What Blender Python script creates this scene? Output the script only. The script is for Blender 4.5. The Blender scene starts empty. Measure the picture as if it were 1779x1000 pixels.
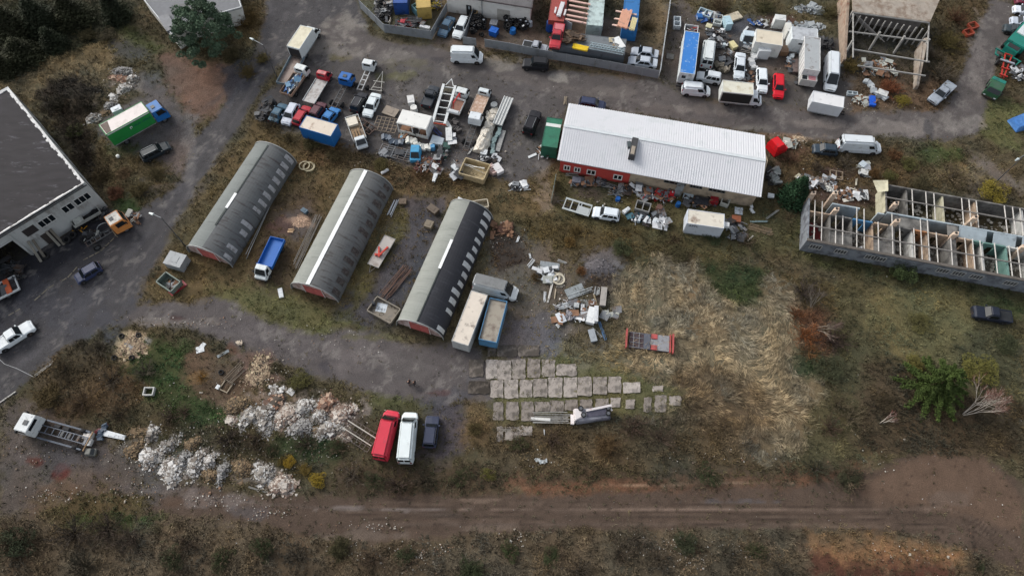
import bpy, bmesh, math, random
import numpy as np
from mathutils import Vector, Matrix
from math import radians, sin, cos, pi, atan2, hypot
random.seed(7); RNG = np.random.default_rng(11)
SC = bpy.context.scene; COL = SC.collection
# ---------------------------------------------------------------- camera, sky, sun, exposure
TILT = 26.5; FPX = 1187.0; CAMH = 84.0
cd = bpy.data.cameras.new('camera'); cam = bpy.data.objects.new('camera', cd); COL.objects.link(cam)
cam.location = (0, 0, CAMH); cam.rotation_euler = (radians(TILT), 0, 0)
cd.sensor_width = 36.0; cd.lens = 36.0*FPX/1779.0; cd.clip_end = 3000; cd.clip_start = 1
SC.camera = cam
w = bpy.data.worlds.new('World'); SC.world = w; w.use_nodes = True
nt = w.node_tree; bg = nt.nodes['Background']; sky = nt.nodes.new('ShaderNodeTexSky')
SUN_EL, SUN_AZ = radians(35), radians(-52)      # azimuth measured from +Y towards +X
sky.sky_type = 'NISHITA'; sky.sun_disc = False; sky.sun_elevation = SUN_EL; sky.sun_rotation = SUN_AZ
sky.dust_density = 3.0; sky.air_density = 1.0
hs = nt.nodes.new('ShaderNodeHueSaturation'); hs.inputs['Saturation'].default_value = 0.35
nt.links.new(sky.outputs[0], hs.inputs['Color']); nt.links.new(hs.outputs[0], bg.inputs[0]); bg.inputs[1].default_value = 0.15
sd = bpy.data.lights.new('sun', 'SUN'); sun = bpy.data.objects.new('sun', sd); COL.objects.link(sun)
sd.energy = 1.4; sd.angle = radians(24); sd.color = (1.0, 0.96, 0.9)
dvec = Vector((sin(SUN_AZ)*cos(SUN_EL), cos(SUN_AZ)*cos(SUN_EL), sin(SUN_EL)))
sun.rotation_euler = dvec.to_track_quat('Z', 'Y').to_euler()
SC.view_settings.view_transform = 'Standard'; SC.view_settings.look = 'None'
SC.view_settings.exposure = 0.45; SC.view_settings.gamma = 1.0
SC.render.engine = 'CYCLES'
# ---------------------------------------------------------------- helpers
_t = radians(TILT); CT, ST = cos(_t), sin(_t)
def P(px, py, z=0.0):
    """where the photograph's pixel meets the level z"""
    a = (px-889.5)/FPX; b = (py-500)/FPX
    X, Y, Z = a, ST-b*CT, -CT-b*ST
    k = (z-CAMH)/Z
    return Vector((X*k, Y*k, z))
def PIX(x, y, z=0.0):
    dz = z-CAMH
    d = y*ST-dz*CT
    u = x/d*FPX+889.5; v = (-(y*CT+dz*ST))/d*FPX+500
    return u, v
def s2l(c):
    return tuple(((v/255.0)/12.92 if v <= 10 else (((v/255.0)+0.055)/1.055)**2.4) for v in c)
def hsh(ix, iy, s):
    h = (ix.astype(np.int64)*374761393 + iy.astype(np.int64)*668265263 + s*974634777) & 0xffffffff
    h = ((h ^ (h >> 13))*1274126177) & 0xffffffff
    return ((h ^ (h >> 16)) & 0xffff)/65535.0
def vnoise(x, y, s=0):
    ix = np.floor(x); iy = np.floor(y); fx = x-ix; fy = y-iy
    fx = fx*fx*(3-2*fx); fy = fy*fy*(3-2*fy)
    a = hsh(ix, iy, s); b = hsh(ix+1, iy, s); c = hsh(ix, iy+1, s); d = hsh(ix+1, iy+1, s)
    return (a*(1-fx)+b*fx)*(1-fy)+(c*(1-fx)+d*fx)*fy
def fbm(x, y, s=0, o=4):
    r = 0; am = 0.5; t = 0
    for i in range(o):
        r = r+am*vnoise(x, y, s+i*17); t += am; x = x*2.03+5.1; y = y*2.03+3.7; am *= 0.5
    return r/t
MATS = {}
def mat(col, rough=0.6, metal=0.0, var=0.25, sc=1.5, dirt=None, amt=0.0, dsc=0.8, stretch=None, bump=0.0, key=None, spec=None, wave=None):
    k = key or (col, rough, metal, var, sc, dirt, amt, dsc, stretch, bump, wave)
    if k in MATS: return MATS[k]
    m = bpy.data.materials.new('paint'); m.use_nodes = True; MATS[k] = m
    n = m.node_tree.nodes; l = m.node_tree.links; b = n['Principled BSDF']
    b.inputs['Roughness'].default_value = rough; b.inputs['Metallic'].default_value = metal
    if spec is not None: b.inputs['Specular IOR Level'].default_value = spec
    tc = n.new('ShaderNodeTexCoord'); mp = n.new('ShaderNodeMapping'); l.new(tc.outputs['Object'], mp.inputs[0])
    if stretch: mp.inputs['Scale'].default_value = stretch
    nz = n.new('ShaderNodeTexNoise'); nz.inputs['Scale'].default_value = sc; nz.inputs['Detail'].default_value = 6
    l.new(mp.outputs[0], nz.inputs['Vector'])
    c = s2l(col)
    mr = n.new('ShaderNodeMapRange'); mr.inputs[1].default_value = 0.3; mr.inputs[2].default_value = 0.7
    mr.inputs[3].default_value = 1-var; mr.inputs[4].default_value = 1+var*0.4
    l.new(nz.outputs[0], mr.inputs[0])
    vm = n.new('ShaderNodeVectorMath'); vm.operation = 'SCALE'; vm.inputs[0].default_value = c
    l.new(mr.outputs[0], vm.inputs['Scale'])
    out = vm.outputs[0]
    if dirt:
        n2 = n.new('ShaderNodeTexNoise'); n2.inputs['Scale'].default_value = dsc; n2.inputs['Detail'].default_value = 8
        n2.inputs['Roughness'].default_value = 0.65
        l.new(mp.outputs[0], n2.inputs['Vector'])
        r2 = n.new('ShaderNodeMapRange'); r2.inputs[1].default_value = 0.62-amt*0.4; r2.inputs[2].default_value = 0.74-amt*0.3
        l.new(n2.outputs[0], r2.inputs[0])
        mx = n.new('ShaderNodeMix'); mx.data_type = 'RGBA'
        l.new(r2.outputs[0], mx.inputs['Factor']); l.new(out, mx.inputs['A']); mx.inputs['B'].default_value = (*s2l(dirt), 1)
        out = mx.outputs['Result']
    if wave:
        wv = n.new('ShaderNodeTexWave'); wv.inputs['Scale'].default_value = wave[0]; wv.bands_direction = wave[1]
        wv.inputs['Distortion'].default_value = 0.0
        l.new(tc.outputs['Object'], wv.inputs['Vector'])
        r3 = n.new('ShaderNodeMapRange'); r3.inputs[3].default_value = wave[2]; r3.inputs[4].default_value = 1.0
        l.new(wv.outputs['Fac'], r3.inputs[0])
        v2 = n.new('ShaderNodeVectorMath'); v2.operation = 'SCALE'; l.new(out, v2.inputs[0]); l.new(r3.outputs[0], v2.inputs['Scale'])
        out = v2.outputs[0]
    l.new(out, b.inputs['Base Color'])
    if bump:
        bp = n.new('ShaderNodeBump'); bp.inputs['Strength'].default_value = bump; bp.inputs['Distance'].default_value = 0.1
        l.new(nz.outputs[0], bp.inputs['Height']); l.new(bp.outputs[0], b.inputs['Normal'])
    return m
def vcmat(name, rough=0.9, nsc=6.0, lo=0.7, hi=1.25, bump=0.3, n2=None):
    m = bpy.data.materials.new(name); m.use_nodes = True
    n = m.node_tree.nodes; l = m.node_tree.links; b = n['Principled BSDF']
    b.inputs['Roughness'].default_value = rough; b.inputs['Specular IOR Level'].default_value = 0.15
    at = n.new('ShaderNodeAttribute'); at.attribute_name = 'Col'
    tc = n.new('ShaderNodeTexCoord'); nz = n.new('ShaderNodeTexNoise'); nz.inputs['Scale'].default_value = nsc; nz.inputs['Detail'].default_value = 8
    nz.inputs['Roughness'].default_value = 0.7
    l.new(tc.outputs['Object'], nz.inputs['Vector'])
    mr = n.new('ShaderNodeMapRange'); mr.inputs[1].default_value = 0.32; mr.inputs[2].default_value = 0.68; mr.inputs[3].default_value = lo; mr.inputs[4].default_value = hi
    l.new(nz.outputs[0], mr.inputs[0])
    vm = n.new('ShaderNodeVectorMath'); vm.operation = 'SCALE'; l.new(at.outputs['Color'], vm.inputs[0]); l.new(mr.outputs[0], vm.inputs['Scale'])
    l.new(vm.outputs[0], b.inputs['Base Color'])
    if bump:
        bp = n.new('ShaderNodeBump'); bp.inputs['Strength'].default_value = bump; bp.inputs['Distance'].default_value = 0.15
        l.new(nz.outputs[0], bp.inputs['Height']); l.new(bp.outputs[0], b.inputs['Normal'])
    return m
GLASS = mat((22, 28, 32), 0.12, 0, 0.1, key='glass')
RUBBER = mat((24, 24, 25), 0.9, 0, 0.2, key='rubber')
RIM = mat((120, 122, 125), 0.4, 0.6, 0.2, key='rim')
STEEL = mat((84, 86, 88), 0.6, 0.3, 0.3, dirt=(80, 58, 42), amt=0.3, key='steel')
DARK = mat((38, 38, 40), 0.8, 0, 0.3, dirt=(66, 50, 38), amt=0.25, key='dark')
GALV = mat((150, 156, 158), 0.5, 0.2, 0.3, dirt=(110, 104, 96), amt=0.3, key='galv')
HEADL = mat((205, 210, 212), 0.15, 0, 0.05, key='headl')
TAILL = mat((130, 20, 18), 0.2, 0, 0.05, key='taill')
def white(n=0): return mat((222, 225, 226), 0.45, 0, 0.1, 0.7, dirt=[(150, 140, 120), (168, 160, 146)][n % 2], amt=0.12)
class MB:
    def __init__(s): s.v = []; s.f = []; s.m = []
    def add(s, vs, fs, mi=0):
        o = len(s.v); s.v += [tuple(x) for x in vs]; s.f += [tuple(i+o for i in f) for f in fs]; s.m += [mi]*len(fs); return s
    def box(s, x0, x1, y0, y1, z0, z1, mi=0):
        return s.hexa([(x0, y0, z0), (x1, y0, z0), (x1, y1, z0), (x0, y1, z0), (x0, y0, z1), (x1, y0, z1), (x1, y1, z1), (x0, y1, z1)], mi)
    def hexa(s, v, mi=0):
        return s.add(v, [(3, 2, 1, 0), (4, 5, 6, 7), (0, 1, 5, 4), (1, 2, 6, 5), (2, 3, 7, 6), (3, 0, 4, 7)], mi)
    def prism(s, pts, z0, z1, mi=0):
        n = len(pts); a = sum(pts[i][0]*pts[(i+1) % n][1]-pts[(i+1) % n][0]*pts[i][1] for i in range(n))
        if a < 0: pts = pts[::-1]
        v = [(p[0], p[1], z0) for p in pts]+[(p[0], p[1], z1) for p in pts]
        return s.add(v, [tuple(range(n))[::-1], tuple(range(n, 2*n))]+[(i, (i+1) % n, (i+1) % n+n, i+n) for i in range(n)], mi)
    def beam(s, a, b, w, h=None, mi=0):
        a = Vector(a); b = Vector(b); d = b-a
        if d.length < 1e-5: return s
        h = w if h is None else h
        d.normalize(); r = d.cross(Vector((0, 0, 1)))
        if r.length < 1e-3: r = Vector((1, 0, 0))
        r.normalize(); u = r.cross(d)
        r *= w/2; u *= h/2
        return s.hexa([a-r-u, b-r-u, b+r-u, a+r-u, a-r+u, b-r+u, b+r+u, a+r+u][0:8], mi)
    def cyl(s, a, b, r0, r1=None, n=10, mi=0):
        a = Vector(a); b = Vector(b); d = (b-a).normalized(); r1 = r0 if r1 is None else r1
        q = d.to_track_quat('Z', 'Y'); vs = []
        for c, r in ((a, r0), (b, r1)):
            for i in range(n):
                vs.append(c+q @ Vector((r*cos(2*pi*i/n), r*sin(2*pi*i/n), 0)))
        return s.add(vs, [tuple(range(n))[::-1], tuple(range(n, 2*n))]+[(i, (i+1) % n, (i+1) % n+n, i+n) for i in range(n)], mi)
    def ring(s, c, ro, ri, h, n=16, axis='Z', mi=0):
        vs = []
        for k, (r, z) in enumerate(((ro, -h/2), (ro, h/2), (ri, h/2), (ri, -h/2))):
            for i in range(n):
                a = 2*pi*i/n; p = (r*cos(a), r*sin(a), z)
                if axis == 'Y': p = (p[0], p[2], p[1])
                if axis == 'X': p = (p[2], p[0], p[1])
                vs.append((c[0]+p[0], c[1]+p[1], c[2]+p[2]))
        fs = []
        for k in range(4):
            k2 = (k+1) % 4
            for i in range(n):
                j = (i+1) % n; fs.append((k*n+i, k*n+j, k2*n+j, k2*n+i))
        return s.add(vs, fs, mi)
    def loft(s, rings, cap=True, mi=0):
        n = len(rings[0]); vs = [p for r in rings for p in r]; fs = []
        for k in range(len(rings)-1):
            for i in range(n):
                j = (i+1) % n; fs.append((k*n+i, k*n+j, (k+1)*n+j, (k+1)*n+i))
        if cap: fs += [tuple(range(n))[::-1], tuple(range((len(rings)-1)*n, len(rings)*n))]
        return s.add(vs, fs, mi)
    def panel(s, a, b, c, d, t=0.02, off=0.006, mi=0):
        """thin slab lying just outside the quad a b c d (counter-clockwise seen from outside)"""
        a, b, c, d = map(Vector, (a, b, c, d)); n = (b-a).cross(d-a).normalized()
        lo = [p+n*off for p in (a, b, c, d)]; hi = [p+n*(off+t) for p in (a, b, c, d)]
        return s.hexa(lo+hi, mi)
    def chunk(s, c, r, rz=0, mi=0, flat=0.7):
        vs = []
        for sx in (-1, 1):
            for sy in (-1, 1):
                for sz in (-1, 1):
                    vs.append(Vector((sx*random.uniform(.5, 1), sy*random.uniform(.4, 1), sz*random.uniform(.3, 1)*flat))*r)
        q = Matrix.Rotation(random.uniform(0, 6.28), 3, 'Z') @ Matrix.Rotation(random.uniform(-.6, .6), 3, 'X')
        vs = [Vector(c)+q @ v for v in vs]
        return s.add(vs, [(0, 1, 3, 2), (4, 6, 7, 5), (0, 4, 5, 1), (2, 3, 7, 6), (0, 2, 6, 4), (1, 5, 7, 3)], mi)
    def build(s, name, m, parent=None, smooth=False, bevel=0.0, label=None):
        me = bpy.data.meshes.new(name); me.from_pydata(s.v, [], s.f); me.update()
        bm = bmesh.new(); bm.from_mesh(me); bmesh.ops.recalc_face_normals(bm, faces=bm.faces)
        if bevel:
            bmesh.ops.bevel(bm, geom=[e for e in bm.edges if len(e.link_faces) == 2 and e.calc_face_angle(0) > 0.35], offset=bevel, segments=2, affect='EDGES', clamp_overlap=True)
        bm.to_mesh(me); bm.free()
        ms = m if isinstance(m, (list, tuple)) else [m]
        for x in ms: me.materials.append(x)
        if len(ms) > 1 and not bevel:
            me.polygons.foreach_set('material_index', s.m)
        if smooth: me.polygons.foreach_set('use_smooth', [True]*len(me.polygons))
        o = bpy.data.objects.new(name, me); COL.objects.link(o)
        if parent: o.parent = parent
        if label: o['label'] = label
        return o
def tag(o, label, cat, group=None):
    o['label'] = label; o['category'] = cat; o['kind'] = 'thing'
    if group: o['group'] = group
    return o
def thing(name, label, cat, loc=(0, 0, 0), rz=0.0, group=None):
    o = bpy.data.objects.new(name, None); COL.objects.link(o); o.location = loc; o.rotation_euler = (0, 0, rz)
    o.empty_display_size = 0.3
    return tag(o, label, cat, group)
def copy_thing(o, loc, rz, label, sc=None, group=None):
    c = o.copy(); COL.objects.link(c); c.location = loc; c.rotation_euler = (0, 0, rz); c['label'] = label
    if sc: c.scale = sc
    if group: c['group'] = group
    for ch in o.children:
        d = ch.copy(); COL.objects.link(d); d.parent = c
    return c
def axis(r, f):
    a = P(*r); b = P(*f); d = Vector((b.x-a.x, b.y-a.y, 0))
    return Vector(((a.x+b.x)/2, (a.y+b.y)/2, 0)), atan2(d.y, d.x), d.length
def inpoly(x, y, poly):
    c = np.zeros(x.shape, bool); n = len(poly); j = n-1
    for i in range(n):
        xi, yi = poly[i]; xj, yj = poly[j]
        if yi != yj:
            c ^= ((yi > y) != (yj > y)) & (x < (xj-xi)*(y-yi)/(yj-yi)+xi)
        j = i
    return c
# ---------------------------------------------------------------- ground
# zone: polygon in photo pixels, soil colour, vegetation density, blade colour, blade length, uprightness
ZONES = [
 # wide background tones
 ([(0,0),(470,0),(450,130),(330,300),(150,330),(0,150)], (78,70,50), .9, (92,84,58), .45, .6),
 ([(60,110),(120,85),(190,75),(200,110),(170,160),(100,170),(40,180),(0,150),(20,120)], (104,90,62), 1., (126,110,76), .75, .2),
 ([(0,0),(240,0),(230,40),(150,90),(60,110),(0,130)], (50,50,36), .9, (56,60,40), .45, .7),
 ([(60,150),(130,130),(180,150),(150,200),(160,250),(190,300),(200,360),(150,300),(80,200)], (56,50,40), 1., (66,58,48), .7, .8),
 ([(300,0),(470,0),(450,60),(420,90),(400,60)], (100,84,54), .9, (120,102,64), .5, .6),
 ([(190,70),(245,70),(270,90),(262,105),(200,100),(180,85)], (70,68,62), .4, (90,88,50), .3, .6),
 ([(205,30),(250,60),(290,90),(280,100),(230,75),(200,50)], (74,76,44), .8, (84,90,44), .3, .6),
 ([(185,215),(235,250),(250,285),(300,300),(320,330),(280,365),(220,375),(180,320),(165,260)], (86,74,50), .9, (104,90,56), .5, .6),
 ([(190,235),(240,240),(260,265),(200,262)], (60,72,40), .9, (70,84,44), .35, .6),
 ([(200,340),(250,345),(250,370),(205,372)], (58,70,36), .9, (60,84,40), .35, .6),
 # gravel forecourt by the green truck
 ([(215,140),(262,128),(290,150),(320,195),(342,205),(340,260),(318,305),(296,296),(245,262),(210,250),(170,235),(165,215),(200,190),(250,165)], (86,80,78), .06, (90,84,60), .3, .6),
 # reddish needle litter below the pine
 ([(280,90),(320,100),(400,115),(428,130),(405,165),(372,196),(345,210),(318,180),(290,140),(275,110)], (104,80,66), .03, (90,70,50), .2, .5),
 # strip between road and huts
 ([(505,100),(455,160),(430,230),(380,300),(330,380),(290,450),(255,500),(245,530),(330,535),(470,560),(640,560),(690,500),(860,420),(960,420),(965,300),(900,300),(790,300),(690,260),(600,260),(480,230),(470,180)], (88,76,50), .9, (110,96,60), .42, .6),
 ([(360,500),(470,480),(520,520),(640,560),(560,585),(460,560),(380,540)], (86,84,52), .85, (98,98,54), .35, .6),
 ([(470,350),(545,320),(560,380),(520,440),(500,520),(470,500),(440,500),(445,440)], (78,66,50), .6, (96,82,54), .4, .6),
 ([(488,370),(540,355),(550,390),(520,420),(480,400)], (84,76,72), .1, (96,82,54), .3, .6),
 ([(690,340),(780,345),(765,420),(720,500),(690,560),(620,560),(585,545),(610,500),(670,420)], (72,68,70), .25, (92,80,54), .4, .6),
 ([(640,440),(680,400),(690,350),(705,350),(700,410),(660,470),(620,540),(600,540)], (88,80,48), .8, (104,98,52), .35, .6),
 ([(600,250),(800,290),(820,330),(700,330),(640,300),(520,290),(520,250)], (84,68,46), 1., (104,86,54), .5, .7),
 # area right of the third hut
 ([(850,400),(900,395),(960,420),(990,450),(1010,560),(980,600),(880,560),(860,500),(840,480)], (92,84,74), .3, (112,98,64), .4, .5),
 ([(855,390),(905,400),(920,440),(900,470),(850,470)], (66,54,46), .6, (84,66,50), .4, .6),
 ([(870,560),(960,540),(985,590),(975,625),(860,620)], (90,86,88), .15, (118,104,60), .35, .6),
 ([(965,300),(960,345),(975,420),(1100,430),(1250,450),(1400,430),(1390,350),(1330,340),(1150,330),(1000,300)], (78,74,48), .95, (94,88,54), .42, .6),
 ([(1000,315),(1060,325),(1050,350),(995,345)], (74,64,54), .2, (80,78,48), .3, .6),
 ([(900,370),(1080,400),(1250,450),(1460,495),(1450,560),(1380,500),(1340,480),(1200,455),(1075,470),(960,440),(900,400)], (76,68,44), 1., (96,84,50), .45, .7),
 ([(1015,440),(1060,430),(1090,450),(1080,500),(1040,505),(1010,490)], (92,88,88), .1, (90,76,60), .4, .6),
 ([(1020,480),(1060,470),(1085,480),(1070,520),(1030,525)], (70,62,58), .7, (86,74,60), .5, .7),
 # long blonde grass
 ([(1075,480),(1150,450),(1205,450),(1230,500),(1290,530),(1340,480),(1380,500),(1400,560),(1380,620),(1440,660),(1400,740),(1380,800),(1290,800),(1230,790),(1200,740),(1150,700),(1080,665),(990,645),(1040,610),(1090,580),(1060,540)], (106,95,72), 1., (146,132,103), .85, .16),
 ([(1160,640),(1250,640),(1330,680),(1340,760),(1290,800),(1150,790),(1080,770),(1100,720),(1190,720)], (92,78,58), 1., (118,102,76), .8, .25),
 ([(1215,450),(1330,470),(1320,520),(1280,535),(1235,510)], (56,62,36), 1., (66,80,44), .45, .6),
 ([(1370,620),(1420,615),(1430,660),(1380,660)], (54,62,42), 1., (60,76,48), .4, .6),
 ([(1370,530),(1440,540),(1440,620),(1390,610)], (90,66,48), 1., (112,78,54), .6, .7),
 # right field
 ([(1465,440),(1779,510),(1779,820),(1700,790),(1570,790),(1400,830),(1370,810),(1420,700),(1450,600)], (78,74,50), 1., (92,88,58), .42, .6),
 ([(1530,500),(1680,500),(1700,560),(1640,640),(1560,620),(1500,560)], (94,88,56), .85, (112,106,66), .4, .5),
 ([(1500,620),(1700,680),(1779,700),(1779,800),(1600,790),(1480,780)], (72,62,46), 1., (80,70,50), .45, .7),
 ([(1700,500),(1779,510),(1779,560),(1690,530)], (60,68,42), 1., (70,84,48), .4, .6),
 # strip by ruin
 ([(1335,240),(1640,250),(1779,300),(1779,345),(1540,318),(1530,360),(1400,345),(1380,400),(1335,340)], (84,72,50), 1., (104,88,58), .5, .7),
 ([(1400,320),(1530,330),(1530,362),(1410,345)], (72,58,50), .3, (84,68,50), .4, .6),
 ([(1380,340),(1400,340),(1392,430),(1779,505),(1779,530),(1500,480),(1380,450)], (70,68,44), 1., (84,86,50), .45, .7),
 ([(1710,170),(1779,180),(1779,270),(1740,260),(1700,235)], (84,86,52), .9, (96,100,56), .3, .6),
 ([(1690,260),(1779,320),(1779,340),(1680,280)], (100,92,84), .1, (96,90,60), .3, .6),
 ([(1580,250),(1670,260),(1680,280),(1610,290)], (66,72,40), 1., (76,88,48), .4, .7),
 ([(1630,290),(1700,290),(1740,320),(1600,320)], (104,92,62), 1., (126,112,78), .6, .7),
 # junk yard, upper right
 ([(1160,0),(1470,0),(1480,140),(1560,150),(1640,190),(1600,195),(1400,195),(1185,165),(1150,140)], (82,76,72), .1, (90,84,56), .35, .6),
 ([(1200,0),(1470,0),(1465,70),(1420,60),(1380,45),(1200,30)], (82,74,52), .9, (98,90,58), .4, .6),
 ([(1320,25),(1385,30),(1380,48),(1340,45)], (84,56,50), .1, (90,70,50), .3, .6),
 ([(1255,35),(1310,25),(1305,60),(1265,60)], (74,76,82), .0, (90,84,56), .3, .6),
 ([(1620,0),(1720,0),(1680,100),(1640,190),(1560,150),(1620,100)], (82,70,48), 1., (100,86,56), .45, .7),
 ([(1460,130),(1640,130),(1640,195),(1480,190)], (94,76,58), .7, (112,88,62), .45, .6),
 ([(1475,20),(1625,60),(1610,150),(1475,130)], (66,60,52), .5, (80,74,54), .5, .6),
 # fenced compounds, top
 ([(622,0),(666,60),(750,76),(775,10),(775,0)], (84,78,58), .5, (96,88,56), .3, .6),
 ([(770,0),(960,0),(1100,50),(1160,0),(1145,140),(842,86),(830,90),(790,92),(750,76)], (92,80,70), .1, (90,84,56), .3, .6),
 ([(935,0),(985,0),(970,60),(930,60)], (62,58,44), .8, (70,66,46), .35, .6),
 ([(1105,0),(1165,0),(1155,90),(1100,80),(1110,40)], (104,90,66), .7, (120,104,74), .35, .6),
 # left field
 ([(30,680),(100,610),(185,565),(250,560),(330,572),(380,590),(450,620),(520,640),(640,690),(600,810),(560,860),(420,850),(330,830),(230,770),(100,725),(40,700)], (72,66,46), 1., (84,78,54), .45, .7),
 ([(190,600),(250,590),(330,600),(320,660),(400,700),(430,740),(340,745),(240,690),(170,650)], (54,64,36), 1., (62,86,42), .4, .6),
 ([(330,590),(420,640),(440,700),(380,705),(320,660)], (88,72,56), .6, (106,86,60), .35, .6),
 ([(70,600),(140,590),(200,620),(260,690),(200,720),(100,720),(50,690)], (80,66,46), 1., (96,80,54), .5, .7),
 ([(470,760),(640,740),(640,800),(560,800),(470,790)], (56,62,38), 1., (62,80,42), .4, .6),
 # plot, lower
 ([(640,690),(800,690),(820,720),(840,790),(800,815),(600,815),(590,780)], (72,68,50), .75, (88,82,54), .4, .6),
 ([(630,680),(740,680),(750,705),(640,712)], (82,80,48), .9, (100,100,56), .35, .6),
 ([(740,700),(790,690),(800,730),(800,790),(760,800),(700,805),(750,780)], (70,66,70), .35, (84,76,54), .35, .6),
 ([(800,690),(850,690),(850,740),(830,780),(800,770)], (96,80,54), .8, (116,98,62), .4, .6),
 ([(840,620),(1000,620),(1200,680),(1160,720),(870,730),(850,690)], (88,86,54), .75, (106,102,60), .28, .6),
 ([(860,735),(1080,740),(1200,730),(1300,790),(1370,815),(850,812),(830,780)], (82,70,50), 1., (98,84,58), .5, .7),
 ([(960,600),(1090,600),(1080,640),(1000,640)], (104,96,72), .8, (126,112,76), .6, .3),
 # band under the plot line
 ([(590,812),(1370,815),(1500,800),(1500,830),(1400,845),(1000,850),(700,860),(560,860)], (70,60,46), .9, (76,72,48), .42, .7),
 ([(880,832),(1200,838),(1500,815),(1500,850),(1200,860),(900,855)], (92,66,48), .35, (80,74,46), .3, .6),
 # lower edge
 ([(0,870),(100,880),(250,885),(400,900),(520,930),(650,945),(800,930),(1000,918),(1200,920),(1450,915),(1600,930),(1700,960),(1779,1000),(1779,1100),(0,1100)], (82,72,56), .85, (98,86,66), .5, .7),
 ([(1400,930),(1560,935),(1680,960),(1660,980),(1400,965)], (116,86,56), .7, (124,98,62), .35, .6),
 ([(1390,960),(1660,985),(1640,1010),(1400,1010)], (76,50,38), .4, (80,66,46), .35, .6),
 ([(110,900),(300,895),(260,915),(110,920)], (56,64,34), 1., (64,84,38), .4, .6),
 # rough gravel corner bottom left
 ([(0,700),(30,690),(60,705),(180,760),(240,790),(330,840),(430,860),(560,862),(640,870),(520,930),(400,900),(250,885),(100,880),(0,890)], (80,72,66), .2, (86,78,54), .35, .6),
 ([(60,860),(250,850),(260,890),(100,905)], (78,68,44), .9, (88,82,48), .35, .6),
]
ROADS = [
 # kind, polygon, colour, veg
 ('dirt_track', [(560,862),(800,858),(1000,858),(1250,850),(1400,842),(1500,820),(1570,790),(1700,790),(1740,810),(1779,840),(1779,1000),(1700,960),(1600,930),(1450,915),(1200,920),(1000,918),(800,930),(650,945),(520,930),(400,900),(250,885),(330,850)], (82,67,56), .16),
 ('dirt_track', [(1540,812),(1600,790),(1700,792),(1750,830),(1779,880),(1779,930),(1700,900),(1600,880),(1520,870),(1480,850)], (96,76,61), .05),
 ('yard', [(500,100),(560,62),(660,70),(760,90),(900,112),(1145,142),(1000,182),(985,180),(970,230),(955,290),(900,320),(870,312),(800,300),(700,290),(620,260),(480,222),(440,205),(455,165),(490,140)], (82,78,77), .10),
 ('yard', [(1160,140),(1480,140),(1480,190),(1350,185),(1180,165)], (80,75,72), .03),
 ('yard', [(245,530),(290,522),(330,528),(370,512),(470,560),(560,578),(650,572),(700,600),(780,590),(830,600),(850,640),(860,700),(800,690),(760,700),(680,690),(640,680),(560,660),(520,640),(450,620),(380,590),(330,572),(250,560),(190,568)], (86,80,79), .05),
 ('asphalt_road', [(462,0),(458,50),(430,118),(385,190),(340,240),(318,310),(262,355),(215,385),(190,360),(0,470),(-80,500),(-80,760),(0,702),(30,680),(100,610),(185,565),(235,540),(245,510),(262,470),(300,400),(352,310),(400,240),(432,190),(455,150),(500,100),(560,62),(600,40),(640,60),(620,0),(640,-120),(420,-120)], (71,69,71), .0),
 ('asphalt_road', [(590,20),(640,60),(680,75),(750,80),(790,95),(905,116),(1145,142),(1185,165),(1250,180),(1350,185),(1400,195),(1600,195),(1640,190),(1680,100),(1720,0),(1760,0),(1755,60),(1730,120),(1710,190),(1700,230),(1640,245),(1530,235),(1440,245),(1335,232),(1150,205),(988,180),(900,140),(760,115),(640,95),(560,75),(545,60)], (88,82,80), .0),
 ('asphalt_road', [(-200,520),(0,460),(190,372),(215,385),(150,430),(60,500),(0,560),(-200,700)], (48,48,53), .0),
]
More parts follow.
